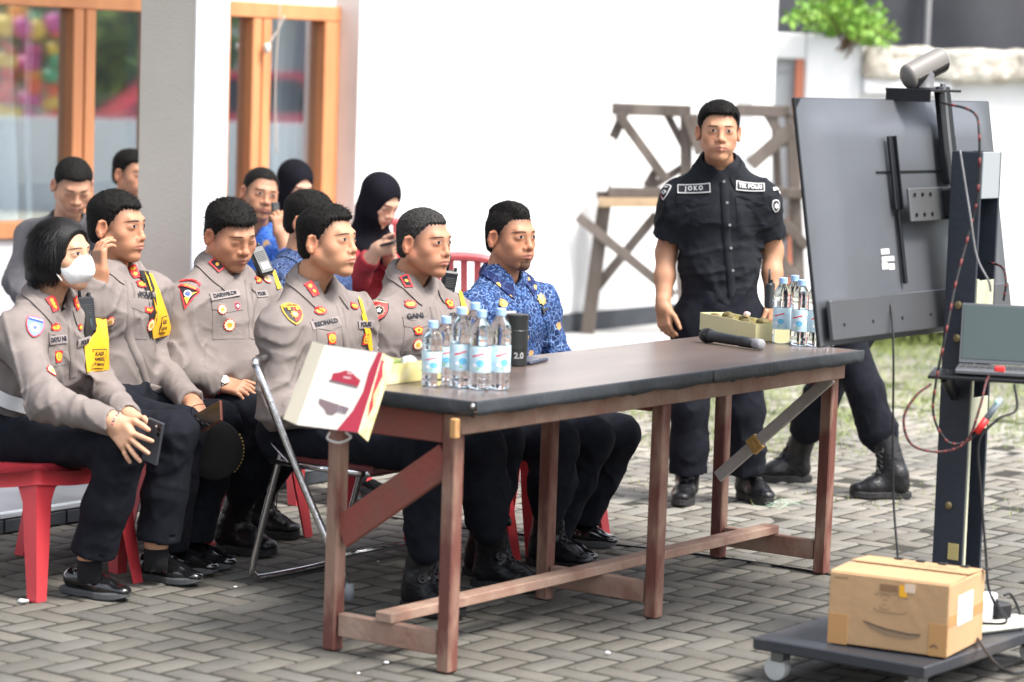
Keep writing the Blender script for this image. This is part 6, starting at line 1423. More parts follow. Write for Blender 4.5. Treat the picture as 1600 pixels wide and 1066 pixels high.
# far tray
tc0, tc1, tc2 = on_top(1093, 515), on_top(1180, 534), on_top(1207, 530)
tx = unit(tc1-tc0); ty = np.cross(Z, tx); w_ = np.linalg.norm(tc1-tc0); d_ = max(.10, abs((tc2-tc1)@ty)); R_ = np.stack([tx, ty, Z], 1); cc = tc0+tx*w_/2+ty*d_/2
t2 = thing('snack_tray', 'plain yellow card tray of brown and green cakes by the microphone', 'tray', cc, math.atan2(tx[1], tx[0]), 'snack boxes'); tray(cc, R_, w_, d_, .062, mat('plain_yellow_card', (.78, .72, .40), .6), t2)
M_cake = mat('green_brown_cake', (.10, .075, .025), .6, col2=(.17, .14, .05), scale=60, bump=.5, bscale=120)
rs = np.random.RandomState(2)
for i in range(6):
    p = cc+tx*(-.06+.05*(i % 3)+.005*rs.rand())*(w_/.17)+ty*(-.03+.055*(i//3))+Z*(.050+.008*rs.rand()); a = rs.uniform(-.5, .5); Rr = R_@A(Matrix.Rotation(a, 3, 'Z'))
    V, F = mesh_sdf(lump(p, Rr, (.034, .020, .016), i), p-.05, p+.05, .004); tag(put('cake', V, F, M_cake, None, origin=p), ['green-brown cake piece at the front left of the far tray', 'green-brown cake piece in the front middle of the far tray', 'green-brown cake piece at the front right of the far tray', 'cake piece at the back left of the far tray', 'cake piece in the back middle of the far tray', 'cake piece at the back right of the far tray'][i], 'cake', 'cakes in the far tray')
V, F = mesh_sdf(lump(cc+Z*.074+ty*.02, R_, (.016, .012, .010), 4, .004), cc-.05+Z*.07, cc+.06+Z*.07, .003); tag(put('wrapper', V, F, mat('crumpled_wrapper', (.75, .6, .62), .2, metal=.3), None, origin=cc+Z*.07), 'crumpled pale wrapper on top of the cakes in the far tray', 'wrapper')
# near box with its hanging lid
nb0 = on_top(600, 590); bX = N; bY = D; RR = GR; bc_ = G(-.40, .14, TZ+.001)
nbx = thing('snack_box', 'cream and yellow snack box, its open printed lid hanging over the table end', 'box', bc_, math.atan2(N[1], N[0]), 'snack boxes')
tray(bc_+N*.0, GR, .20, .20, .058, M_yel, nbx)
q = MB(); q.box(bc_+Z*.029-D*.1013+N*.092, (.014, .001, .03), M_bur, GR, .0003); q.build('corner_print', nbx)
# lid panels, hinged at the end of the tray and hanging down outside the table
def panel(pts, th, m, name, parent, front=None):
    P = [A(p) for p in pts]; nn = unit(np.cross(P[1]-P[0], P[2]-P[0])); nn = nn if nn@CAMF < 0 else -nn; k = len(P)
    V = P+[p-nn*th for p in P]; F = [tuple(range(k)), tuple(range(k, 2*k))[::-1]]+[(i, (i+1) % k, (i+1) % k+k, i+k) for i in range(k)]
    mb = MB(); mb.add(V, F, m); return mb.build(name, parent), nn
H1, H2 = PY(598, 552, 7.36), PY(487, 533, 7.52); L1, L2_ = PY(560, 676, 7.28), PY(441, 655, 7.44)
Ha, La = PY(508, 539, 7.49), PY(464, 664, 7.41)
pl, nn = panel([H1, Ha, La, L1], .0025, mat('lid_card_inside', (.76, .73, .66), .7), 'lid', nbx)
panel([Ha+nn*.0005, H2+CAMF*.03, L2_+CAMF*.03, La+nn*.0005], .0025, M_crm, 'lid_flap', nbx)
S1, S2 = PY(616, 562, 7.41), PY(575, 690, 7.33)
def lp2(a, b, u, v, off_=.001): top = a*(1-u)+b*u; return top
def onlid(u, v, off_=.0012):      # u along the top edge from the right, v downwards
    return (H1*(1-u)+Ha*u)*(1-v)+(L1*(1-u)+La*u)*v+nn*off_
q = MB(); bur = [(0, 0), (.10, 0), (.14, .3), (.10, .55), (.20, .8), (.30, 1), (0, 1)]
V = [onlid(u, v) for u, v in [(0, 0), (.08, 0), (.13, .25), (.12, .5), (.19, .75), (.34, 1), (0, 1), (0, .75), (0, .5), (0, .25)]]; q.add(V, [(0, 1, 2, 9), (9, 2, 3, 8), (8, 3, 4, 7), (7, 4, 5, 6)], M_bur); q.build('lid_border', nbx)
q = MB(); pl2, n2 = panel([H1, S1, S2, L1], .002, M_yel, 'lid_side', nbx)
V = []; 
for i in range(9): f = i/8; V += [(H1*(1-f)+L1*f)+nn*.002, (H1*(1-f)+L1*f)*(.55+.15*math.sin(i*2.1))+(S1*(1-f)+S2*f)*(.45-.15*math.sin(i*2.1))+nn*.0022]
F = [(2*i, 2*i+1, 2*i+3, 2*i+2) for i in range(8)]; q.add(V, F, M_bur); q.build('side_print', nbx)
q = MB(); ux = unit(H1-Ha); uz = unit(H1-L1)
def lidshape(poly, u, v, m):
    c = onlid(u, v, .0014); V = [c+ux*x+uz*y for x, y in poly]; k = len(V); q.add(V, [tuple(range(k))], m)
M_gp = flat((.22, .16, .17), .6); M_gy = flat((.30, .30, .38), .6)
lidshape([(-.052, -.016), (.05, -.022), (.053, -.004), (.03, .006), (.012, .016), (-.01, .018), (-.03, .010), (-.052, .004)], .46, .35, M_bur); lidshape([(-.058, -.022), (.048, -.028), (.05, -.020), (-.056, -.014)], .46, .35, M_gp)
lidshape([(-.055, .004), (-.058, .020), (.005, .012), (.058, .006), (.052, -.012), (.02, -.010), (.006, -.022), (-.014, -.022), (-.03, -.008)], .52, .74, M_gp)
for i in range(4): lidshape([(.020+i*.010, -.012), (.024+i*.010, -.012), (.024+i*.010, .008), (.020+i*.010, .008)], .52, .74, flat((.7, .68, .75), .6))
for (tx_, sz_, v_, dx_) in (('Roti', .011, .30, -.015), ('BAKERY', .008, .36, .0)):
    V, F = textmesh(tx_, sz_, .0003); c = onlid(.44+dx_, v_, .0019); q.add(A([c+ux*x+uz*y for x, y in V]), F, flat((.75, .6, .58), .6)) if len(V) else None
q.build('lid_print', nbx)
q = MB(); q.tube(spline([PY(515, 676, 7.40), PY(512, 686, 7.39), PY(530, 692, 7.38), PY(548, 684, 7.36), PY(540, 676, 7.38)], 24), .003, flat((.75, .72, .70), .7), 6); q.build('string_handle', nbx, smooth=True)
for i, (dt, ds, rad, m, lab) in enumerate(((-.04, .03, (.07, .045, .018), mat('clear_wrap', (.62, .66, .64), .12, spec=.8, bump=1.5, bscale=50), 'clear plastic wrapped cake in the near snack box'), (.05, -.02, (.035, .06, .016), mat('green_leaf_wrap', (.16, .22, .05), .5, bump=.6, bscale=40), 'leaf-wrapped snack in the near snack box'), (-.06, -.05, (.03, .035, .015), mat('pale_green_cake', (.28, .33, .08), .5, bump=.4, bscale=60), 'pale green cake in the near snack box'), (.075, .06, (.022, .03, .02), mat('clear_wrap2', (.66, .70, .70), .12, spec=.8, bump=1.5, bscale=50), 'small wrapped sweet at the right of the near snack box'))):
    p = bc_+N*dt+D*ds+Z*.056; V, F = mesh_sdf(lump(p, GR, rad, i+5, .004), p-.09, p+.09, .0045); tag(put('snack', V, F, m, None, origin=p), lab, 'snack', 'snacks in the near box')
# microphone
m0, m1 = PG(1103, 524, TZ+.026), PG(1190, 539, TZ+.020)
mi = thing('microphone', 'black wireless microphone with a grey end lying at the far table end', 'microphone', (m0+m1)/2, 0)
ax = unit(m1-m0); Lm = np.linalg.norm(m1-m0)
mR = np.stack([unit(np.cross(Z, ax)), np.cross(ax, unit(np.cross(Z, ax))), ax], 1)
MB().lathe(m0, [(.001, -.024), (.014, -.021), (.023, -.010), (.026, .004), (.024, .018), (.021, .024)], mat('black_grille', (.015, .016, .018), .35, bump=1, bscale=400, metal=.5), 24, mR).build('grille', mi, smooth=True)
MB().lathe(m0+ax*.024, [(.023, 0), (.023, .006), (.019, .010), (.0175, Lm*.45), (.0165, Lm*.5), (.0185, Lm*.55), (.0175, Lm-.055)], flat((.018, .02, .024), .35), 24, mR).build('handle', mi, smooth=True)
MB().lathe(m1-ax*.032, [(.0185, 0), (.019, .03), (.017, .034), (.001, .034)], flat((.30, .31, .33), .5), 24, mR).build('end', mi, smooth=True)
# debris on the ground
rs = np.random.RandomState(12)
for i, (px, py, sz, col, lab, cat, nm) in enumerate(((950, 1020, .016, (.8, .8, .82), 'small white scrap on the paving in front of the table', 'scrap', 'paper_scrap'), (38, 939, .035, (.75, .78, .82), 'crumpled clear plastic scrap by the front leg of the left chair', 'scrap', 'plastic_scrap'), (625, 968, .010, (.8, .8, .8), 'tiny white scrap beside the folding chair', 'scrap', 'paper_scrap'), (591, 877, .012, (.8, .82, .85), 'small white scrap under the folding chair', 'scrap', 'paper_scrap'), (368, 917, .012, (.8, .8, .8), 'white crumb left of the folding chair rear foot', 'scrap', 'paper_scrap'), (604, 1035, .014, (.85, .85, .85), 'white speck under the near end of the table', 'scrap', 'paper_scrap'), (560, 1052, .010, (.8, .8, .8), 'white speck at the bottom edge near the table leg', 'scrap', 'paper_scrap'))):
    p = PG(px, py, .006); V, F = mesh_sdf(lump(p, np.eye(3), (sz*.55, sz*.4, sz*.25), i, sz*.15), p-sz*1.1, p+sz*1.1, sz*.13); tag(put(nm, V, F, flat(col, .3), None, origin=p), lab, cat)
mb = MB(); c = PG(1228, 792)
for i in range(4):
    r = .02+.012*rs.rand(); o_ = rs.normal(size=2)*.025; P = [c+A([o_[0]+r*2*math.cos(t_)*(1+.3*rs.rand()), o_[1]+r*2.4*math.sin(t_), .006+.02*rs.rand()*(i % 3)]) for t_ in np.linspace(0, 5.2, 9)]; mb.tube(spline(P, 30), .0008, flat((.55, .75, .60), .6), 4)
tag(mb.build('twine', origin=c, smooth=True), 'tangle of pale green twine on the ground by the standing man', 'twine')
# ================================================================== dressing the cast
def batik(name, base, mid, lite, gold, gsize=7.0, thr=.20, sc=30):
    m, nt, b = _nt(name); N_ = nt.nodes; L = nt.links; b.inputs['Roughness'].default_value = .8; b.inputs['Specular IOR Level'].default_value = .25
    tc = N_.new('ShaderNodeTexCoord'); nz = N_.new('ShaderNodeTexNoise'); nz.inputs['Scale'].default_value = 22; L.new(tc.outputs['Object'], nz.inputs[0])
    ad = N_.new('ShaderNodeMix'); ad.data_type = 'VECTOR'; ad.inputs[0].default_value = .02
    L.new(tc.outputs['Object'], ad.inputs[4]); L.new(nz.outputs['Color'], ad.inputs[5])
    def vor(s, feat='F1'):
        v = N_.new('ShaderNodeTexVoronoi'); v.feature = feat; v.inputs['Scale'].default_value = s; L.new(ad.outputs[1], v.inputs['Vector']); return v
    v1 = vor(sc, 'DISTANCE_TO_EDGE'); v2 = vor(sc*2.3); v3 = vor(gsize)
    def ramp(src, st):
        r = N_.new('ShaderNodeValToRGB'); r.color_ramp.elements[0].position = st[0][0]; r.color_ramp.elements[0].color = (*st[0][1], 1); r.color_ramp.elements[1].position = st[1][0]; r.color_ramp.elements[1].color = (*st[1][1], 1)
        for p, c in st[2:]: e = r.color_ramp.elements.new(p); e.color = (*c, 1)
        L.new(src, r.inputs[0]); return r
    r1 = ramp(v1.outputs['Distance'], [(.0, lite), (.30, base), (.035, mid), (.12, base)])
    r2 = ramp(v2.outputs['Distance'], [(.10, lite), (.62, base), (.24, mid), (.40, mid)])
    n2 = N_.new('ShaderNodeTexNoise'); n2.inputs['Scale'].default_value = 16; L.new(tc.outputs['Object'], n2.inputs[0]); rr = ramp(n2.outputs['Fac'], [(.38, (0, 0, 0)), (.52, (1, 1, 1))])
    mx = N_.new('ShaderNodeMix'); mx.data_type = 'RGBA'; L.new(rr.outputs[0], mx.inputs[0]); L.new(r1.outputs[0], mx.inputs[6]); L.new(r2.outputs[0], mx.inputs[7])
    n3 = N_.new('ShaderNodeTexNoise'); n3.inputs['Scale'].default_value = 60; L.new(tc.outputs['Object'], n3.inputs[0])
    md = N_.new('ShaderNodeMath'); md.operation = 'MULTIPLY_ADD'; md.inputs[1].default_value = .22; L.new(n3.outputs['Fac'], md.inputs[0]); L.new(v3.outputs['Distance'], md.inputs[2])
    rg = ramp(md.outputs[0], [(thr+.10, (1, 1, 1)), (thr+.115, (0, 0, 0))])
    m2 = N_.new('ShaderNodeMix'); m2.data_type = 'RGBA'; L.new(rg.outputs[0], m2.inputs[0]); L.new(mx.outputs[2], m2.inputs[6]); m2.inputs[7].default_value = (*gold, 1)
    L.new(m2.outputs[2], b.inputs['Base Color']); return m
M_batik = batik('blue_batik', (.012, .028, .095), (.06, .13, .33), (.34, .44, .62), (.50, .31, .13), 8, .12, 48)
M_batik2 = batik('bright_blue_batik', (.02, .08, .38), (.06, .18, .60), (.25, .42, .80), (.50, .33, .16), 6.5, .13, 60)
M_batik3 = batik('dark_blue_batik', (.010, .018, .055), (.05, .09, .22), (.30, .40, .58), (.42, .34, .22), 6, .11, 80)
M_collarb = batik('gold_batik_collar', (.010, .018, .08), (.015, .03, .12), (.1, .15, .3), (.52, .34, .13), 24, .28)
M_sweat = mat('charcoal_knit', (.085, .083, .095), .9, col2=(.11, .107, .12), scale=12, bump=.5, bscale=300)
M_redtop = mat('dark_red_cloth', (.30, .015, .028), .8, col2=(.22, .012, .022), scale=10, bump=.2, bscale=300)
M_scarf = mat('black_scarf_cloth', (.007, .007, .011), .9, spec=.08, col2=(.012, .012, .017), scale=8, bump=.2, bscale=300)
SM = dict(U=M_uniform, K=M_black, B=M_batik, B2=M_batik2, B3=M_batik3, S=M_sweat, S2=flat((.10, .10, .11)), R=M_redtop)
import os
ONLY = os.environ.get('ONLY'); BUILT = {}
CAST['batik']['collarm'] = M_collarb
for k_, K_ in CAST.items():
    if ONLY and k_ not in ONLY.split(','): continue
    K_['shirt'] = SM[K_['shirt']]
    if isinstance(K_.get('hairm'), str): K_['hairm'] = M_hairg
    if isinstance(K_.get('collarm'), str): K_['collarm'] = SM[K_['collarm']]
    K_['scarf'] = M_scarf
    BUILT[k_] = person(K_)
# ---- insignia and writing on the uniforms
RED = flat((.62, .03, .035), .6); GOLD = flat((.85, .42, .04), .5); INK = flat((.012, .013, .02), .8); WHT = flat((.78, .78, .78), .6); YEL = mat('yellow_band_cloth', (.85, .45, .02), .6, bump=.2, bscale=300)
BLU = flat((.06, .10, .42), .6); PATCH = mat('uniform_tape_cloth', (.27, .235, .23), .85); PINK = flat((.75, .10, .14), .6); CREAM = flat((.85, .72, .45), .6)
def laid(P, px, py, roll=0, up=None, lift0=.0045):
    C, n = hitpx(P['tree'], px, py)
    if C is None: print('miss', px, py); return None
    return Laid(P['tree'], C, n, P['up'] if up is None else up, roll, lift0)
def rank(P, px, py, w_, h, roll, inner, pips, border=RED):
    L = laid(P, px, py, roll)
    if L is None: return
    L.shape(rect(w_, h), border); 
    if inner: L.shape(rect(w_*.66, h*.80), inner)
    for (x, y) in pips: L.shape(star(6, .0075, .78), GOLD) if (x, y) == (0, 0) else L.shape(off(star(6, .0075, .78), x, y), GOLD)
    L.build('rank_patch', P['shirt'])
def nametape(P, px, py, txt, size, roll=0, w_=.1, patch=True, col=None, name='name_tape', sx=1.0, bold=.0012):
    L = laid(P, px, py, roll, lift0=.0045 if patch else .0042)
    if L is None: return
    L.smooth(w_, size*1.3); L.lift = .0048 if not patch else .0015
    if patch: L.shape(rect(w_, size*1.35, 6), PATCH, rings=(.25, .5, .75))
    L.text(txt, size, col or INK, bold=bold, sx=sx, lift=.0010); L.build(name, P['shirt'])
def emblem(P, px, py, kind, roll=0, s=1.0):
    L = laid(P, px, py, roll)
    if L is None: return
    if kind == 'flame':
        L.shape([(x*.024*s, y*.016*s) for x, y in ((-1, -.1), (-.7, .35), (-.8, .8), (-.3, .6), (-.2, 1), (.1, .65), (.4, 1), (.5, .6), (.9, .7), (.8, .3), (1.05, .0), (.9, -.5), (.4, -.85), (-.4, -.85), (-.9, -.5))], RED).shape([(x*.021*s, y*.012*s-.001) for x, y in ((-.9, 0), (-.5, .5), (-.2, .7), (.1, .4), (.4, .8), (.8, .4), (.9, 0), (.5, -.6), (-.5, -.6))], GOLD)
    if kind == 'sun': L.shape(star(12, .0185*s, .86), RED).shape(star(12, .0165*s, .8), CREAM).shape(circ(.0075*s, 12), GOLD)
    if kind == 'crest': L.shape([(x*.020*s, y*.016*s) for x, y in ((-1, .2), (-.8, .7), (-.3, .6), (0, 1.0), (.3, .6), (.8, .7), (1, .2), (.7, -.3), (.8, -.8), (0, -1), (-.8, -.8), (-.7, -.3))], RED).shape([(x*.017*s, y*.0125*s) for x, y in ((-1, .2), (-.5, .6), (0, .8), (.5, .6), (1, .2), (.6, -.4), (.6, -.8), (-.6, -.8), (-.6, -.4))], GOLD).shape(circ(.005*s, 8), RED)
    if kind == 'oval': L.shape(rect(.03*s, .036*s, 2), RED).shape(circ(.0145*s, 14), GOLD).shape(circ(.008*s, 10), flat((.35, .22, .08))).shape(star(5, .006*s), GOLD)
    if kind == 'pinkshield': L.shape(shield(.024*s, .030*s), PINK).shape(shield(.019*s, .024*s), flat((.08, .03, .05))).shape(star(4, .007*s), WHT)
    if kind == 'banner': L.shape([(-.025, -.006), (.0, -.014), (.025, -.004), (.022, .010), (0, .004), (-.022, .012)], RED).shape([(-.018, -.002), (0, -.008), (.018, 0), (.016, .004), (0, -.002), (-.016, .006)], GOLD)
    L.build('badge', P['shirt'])
def pocket(P, px, py, w_, h, roll=0, mflap=None, par='pocket'):
    L = laid(P, px, py, roll, lift0=.0005); m = mflap
    if L is None: return
    L.shape(rect(w_, h, 4), m, .0012, (.4, .8)); L.shape(off([(-w_/2-.002, 0), (w_/2+.002, 0), (w_/2+.002, .030), (-w_/2-.002, .030)], 0, h/2-.032) if False else [(-w_/2-.003, h/2-.028), (-w_/4, h/2-.033), (0, h/2-.040), (w_/4, h/2-.033), (w_/2+.003, h/2-.028), (w_/2+.003, h/2+.002), (-w_/2-.003, h/2+.002)], m, .002, (.4, .8)); L.build(par, P['shirt'])
def placket(P, pts, m, w_=.030, btn=None):
    """front strip down the shirt with buttons, through picture points on the chest"""
    Q = [hitpx(P['tree'], *p) for p in pts]; Q = [q for q in Q if q[0] is not None]
    if len(Q) < 2: return
    mb = MB(); C = spline([q[0] for q in Q], 30); V = []; nn = unit(sum(q[1] for q in Q))
    for i, c in enumerate(C):
        ax = unit(C[min(i+1, len(C)-1)]-C[max(i-1, 0)]); sd = unit(np.cross(nn, ax))
        for k, (o_, l) in enumerate(((-w_/2, -.001), (-w_/2, .0022), (0, .003), (w_/2, .0022), (w_/2, -.001))):
            p = c+sd*o_; h = P['tree'].ray_cast(Vector(p+nn*.06), Vector(-nn), .14); p = A(h[0]) if h[0] is not None else p; V.append(p+nn*l)
    F = [(i*5+k, i*5+k+1, i*5+k+6, i*5+k+5) for i in range(len(C)-1) for k in range(4)]
    mb.add(V, F, m); mb.build('placket', P['shirt'], smooth=True)
    if btn is not None:
        R = np.stack([unit(np.cross(Z, nn)), np.cross(nn, unit(np.cross(Z, nn))), nn], 1)
        for q in pts[0:] if btn[1] is None else btn[1]:
            h = hitpx(P['tree'], *q)
            if h[0] is not None: MB().lathe(h[0]+nn*.003, [(.0055, 0), (.0055, .0018), (.004, .0022), (.001, .0016)], btn[0], 12, R).build('button', P['shirt'])
def band(P, poly, m, name='shoulder_band', lift=.004, n_in=3):
    """a cloth band lying on the shoulder and chest; outline given by picture points that fall on the shirt"""
    pts = []
    for i in range(len(poly)):
        a, b = poly[i], poly[(i+1) % len(poly)]
        for q in range(n_in): pts.append((a[0]+(b[0]-a[0])*q/n_in, a[1]+(b[1]-a[1])*q/n_in))
    c = A(pts).mean(0); V = []; ring = [tuple(c)]+[tuple(c+(A(p)-c)*.5) for p in pts]+list(pts); M_ = []; hs = []
    for p in ring:
        h = hitpx(P['tree'], *p)
        if h[0] is not None: q = (A(p)-c)/50; M_.append((1, q[0], q[1], q[1]**2)); hs.append((h[0]-CAMP)@CAMF)
    M_ = A(M_); hs = A(hs); w_ = np.ones(len(hs))
    for _ in range(4):
        co = np.linalg.lstsq(M_*w_[:, None], hs*w_, rcond=None)[0]; r_ = np.abs(hs-M_@co); w_ = 1/(1+(r_/.012)**2)
    for p in ring:
        q = (A(p)-c)/50; h = hitpx(P['tree'], *p); zf = A([1, q[0], q[1], q[1]**2])@co; v = ray(*p); v = v/(v@CAMF)
        if h[0] is not None: zf = min(zf, (h[0]-CAMP)@CAMF)
        V.append(CAMP+v*(zf-lift))
    k = len(pts); F = [(0, 1+i, 1+(i+1) % k) for i in range(k)]+[(1+i, 1+k+i, 1+k+(i+1) % k, 1+(i+1) % k) for i in range(k)]
    mb = MB(); mb.add(V, F, m); mb.build(name, P['shirt'], smooth=True); return bvh(V, F)
def radio(P0_, up, fw, label, s=1.0, ant=True, back=None):
    up = unit(up); fw = unit(A(fw)-(A(fw)@up)*up); sd = np.cross(up, fw); R = np.stack([fw, sd, up], 1)
    r = thing('walkie_talkie', label, 'radio', P0_, 0, 'walkie-talkies worn by the officers'); m = mat('radio_black', (.022, .026, .032), .45)
    MB().box(P0_, (.028*s, .052*s, .105*s), m, R, .006).build('body', r)
    q = MB()
    for i in range(6): q.box(P0_+fw*.0145*s+up*(.028-i*.006)*s, (.002, .034*s, .0028*s), flat((.06, .065, .07)), R, .0005)
    q.box(P0_+fw*.0145*s-up*.025*s, (.002, .030*s, .026*s), flat((.05, .08, .10), .3), R, .0005); q.build('speaker_grille', r)
    MB().tube([P0_+up*.05*s+sd*.016, P0_+up*.064*s+sd*.016], .006, m, 10).build('knob', r)
    if ant: MB().tube([P0_+up*.05*s-sd*.014, P0_+up*.11*s-sd*.014], [.0055, .0042], m, 10).build('antenna', r, smooth=True)
B_ = BUILT
if 'reonald' in B_:
    P = B_['reonald']; rank(P, 487, 452, .030, .052, .5, None, [(0, .011), (0, -.011)]); 
    L = laid(P, 458, 490, .0)
    if L: L.shape(shield(.070, .086), GOLD).shape(off(shield(.062, .076), 0, 0), flat((.02, .02, .02))).shape([(.0, .018), (.027, .018), (.028, .0), (.02, -.02), (0, -.034)], RED).shape(off(rect(.056, .013), 0, .027), GOLD).text('METRO JAYA'[:0]+'RESKRIM', .0095, INK, 0, .027, .0003).shape(off(star(8, .015, .6), 0, -.008), GOLD).shape(off(star(5, .007), -.014, .012), GOLD).shape(off(star(5, .007), .014, .012), GOLD).shape(off(circ(.006, 10), 0, -.010), WHT).build('arm_patch', P['shirt'])
    pocket(P, 517, 528, .105, .125, .05, M_uniform); emblem(P, 500, 486, 'flame', .1); nametape(P, 509, 505, 'REONALD', .021, .16, .118, bold=.0014); emblem(P, 518, 529, 'oval', .1)
    nametape(P, 569, 507, 'POLRI', .020, .0, .08); emblem(P, 552, 479, 'flame', -.1, .9); placket(P, [(530, 480), (538, 520), (545, 570), (548, 620)], M_uniform); emblem(P, 570, 530, 'oval')
    band(P, [(560, 462), (566, 470), (580, 520), (583, 548), (577, 548), (569, 510)], YEL, lift=.007)
if 'gani' in B_:
    P = B_['gani']; rank(P, 635, 440, .030, .052, .38, INK, [(0, 0)])
    L = laid(P, 592, 485, 0)
    if L: L.shape(shield(.066, .080), INK).shape(off(shield(.059, .070), 0, -.001), RED).shape(off(star(8, .022, .75), 0, -.004), flat((.35, .22, .12))).shape(off(circ(.015, 16), 0, -.004), INK).shape(off(star(5, .010, .5), 0, -.004), WHT).text('KORPS SABHARA', .0068, CREAM, 0, .029, .0002).build('arm_patch', P['shirt'])
    pocket(P, 652, 525, .11, .125, .02, M_uniform); emblem(P, 640, 476, 'flame', 0, 1.05); nametape(P, 647, 495, 'GANI', .024, .08, .1, False, sx=1.25); emblem(P, 653, 516, 'crest'); emblem(P, 652, 538, 'sun', 0, 1.05)
    nametape(P, 708, 493, 'POLRI', .021, .0, .1, False, sx=1.2); emblem(P, 701, 475, 'crest', 0, 1.25); placket(P, [(675, 480), (682, 520), (686, 570)], M_uniform)
    band(P, [(716, 452), (722, 456), (733, 490), (738, 520), (731, 520), (722, 482)], YEL, lift=.007)
    radio(PS(700, 446, 1.43), Z*.95+N*.2, -D*.55+N*.8, 'black walkie-talkie on the left shoulder of the grey-haired officer', 1.0)
if 'darwis' in B_:
    P = B_['darwis']; rank(P, 339, 414, .034, .050, .75, INK, [(0, 0)]); rank(P, 396, 408, .026, .045, -.3, None, [(0, 0)])
    L = laid(P, 293, 462, -.18)
    if L: L.shape([(-.038, .030), (0, .040), (.038, .030), (.002, -.050)], RED).shape([(-.032, .026), (0, .034), (.032, .026), (.002, -.038)], INK).shape([(-.010, -.012), (.030, .024), (.012, .012), (.004, -.032)], GOLD).shape(off(circ(.013, 14), -.001, .004), WHT).shape(off(circ(.009, 12), -.001, .004), BLU).shape(off(rect(.066, .011), 0, .031), RED).text('OPS POLRI', .0088, GOLD, 0, .031, .0003).build('arm_patch', P['shirt'])
    L = laid(P, 296, 442, -.2)
    if L: L.shape([(-.036, .0), (0, .010), (.036, .002), (.036, .014), (0, .024), (-.036, .013)], RED).text('PELOPOR', .010, INK, 0, .011, .0003).build('arm_arc', P['shirt'])
    pocket(P, 358, 500, .115, .13, .02, M_uniform); nametape(P, 350, 462, 'DARWIS.DP', .0195, .14, .125, bold=.0011); emblem(P, 347, 484, 'sun', 0, .95); emblem(P, 370, 479, 'pinkshield'); emblem(P, 358, 508, 'sun', 0, 1.2)
    emblem(P, 402, 438, 'crest', 0, .9); emblem(P, 417, 438, 'sun', 0, .9); nametape(P, 407, 460, 'POLRI', .018, 0, .07); placket(P, [(388, 440), (392, 480), (394, 530)], M_uniform)
    band(P, [(424, 420), (430, 422), (440, 450), (434, 452)], YEL, lift=.008)
    radio(PS(408, 408, 1.16), Z*.85-N*.55, -D*.4+N*.7+Z*.5, 'black walkie-talkie on the chest of the heavy-set officer', 1.05, False)
    m = MB(); wr = P['j']['wrR']; ax = unit(wr-P['j']['elR']); sd = unit(np.cross(ax, Z)); w3 = np.cross(ax, sd)
    m.tube([wr+ax*0+(sd*math.cos(a)+w3*math.sin(a))*.0345 for a in np.linspace(0, 6.283, 25)[:-1]], .0065, mat('steel_watch_band', (.55, .54, .50), .25, 1), 8, closed=True); fdn = unit(-D*.8+Z*.5+N*0); fdn = unit(fdn-(fdn@ax)*ax)
    m.lathe(wr+fdn*.036, [(.017, 0), (.018, .004), (.014, .007), (.001, .007)], mat('watch_case', (.60, .56, .45), .25, 1), 20, np.stack([unit(np.cross(Z, fdn)), np.cross(fdn, unit(np.cross(Z, fdn))), fdn], 1)); m.build('wristwatch', P['root'], smooth=False)
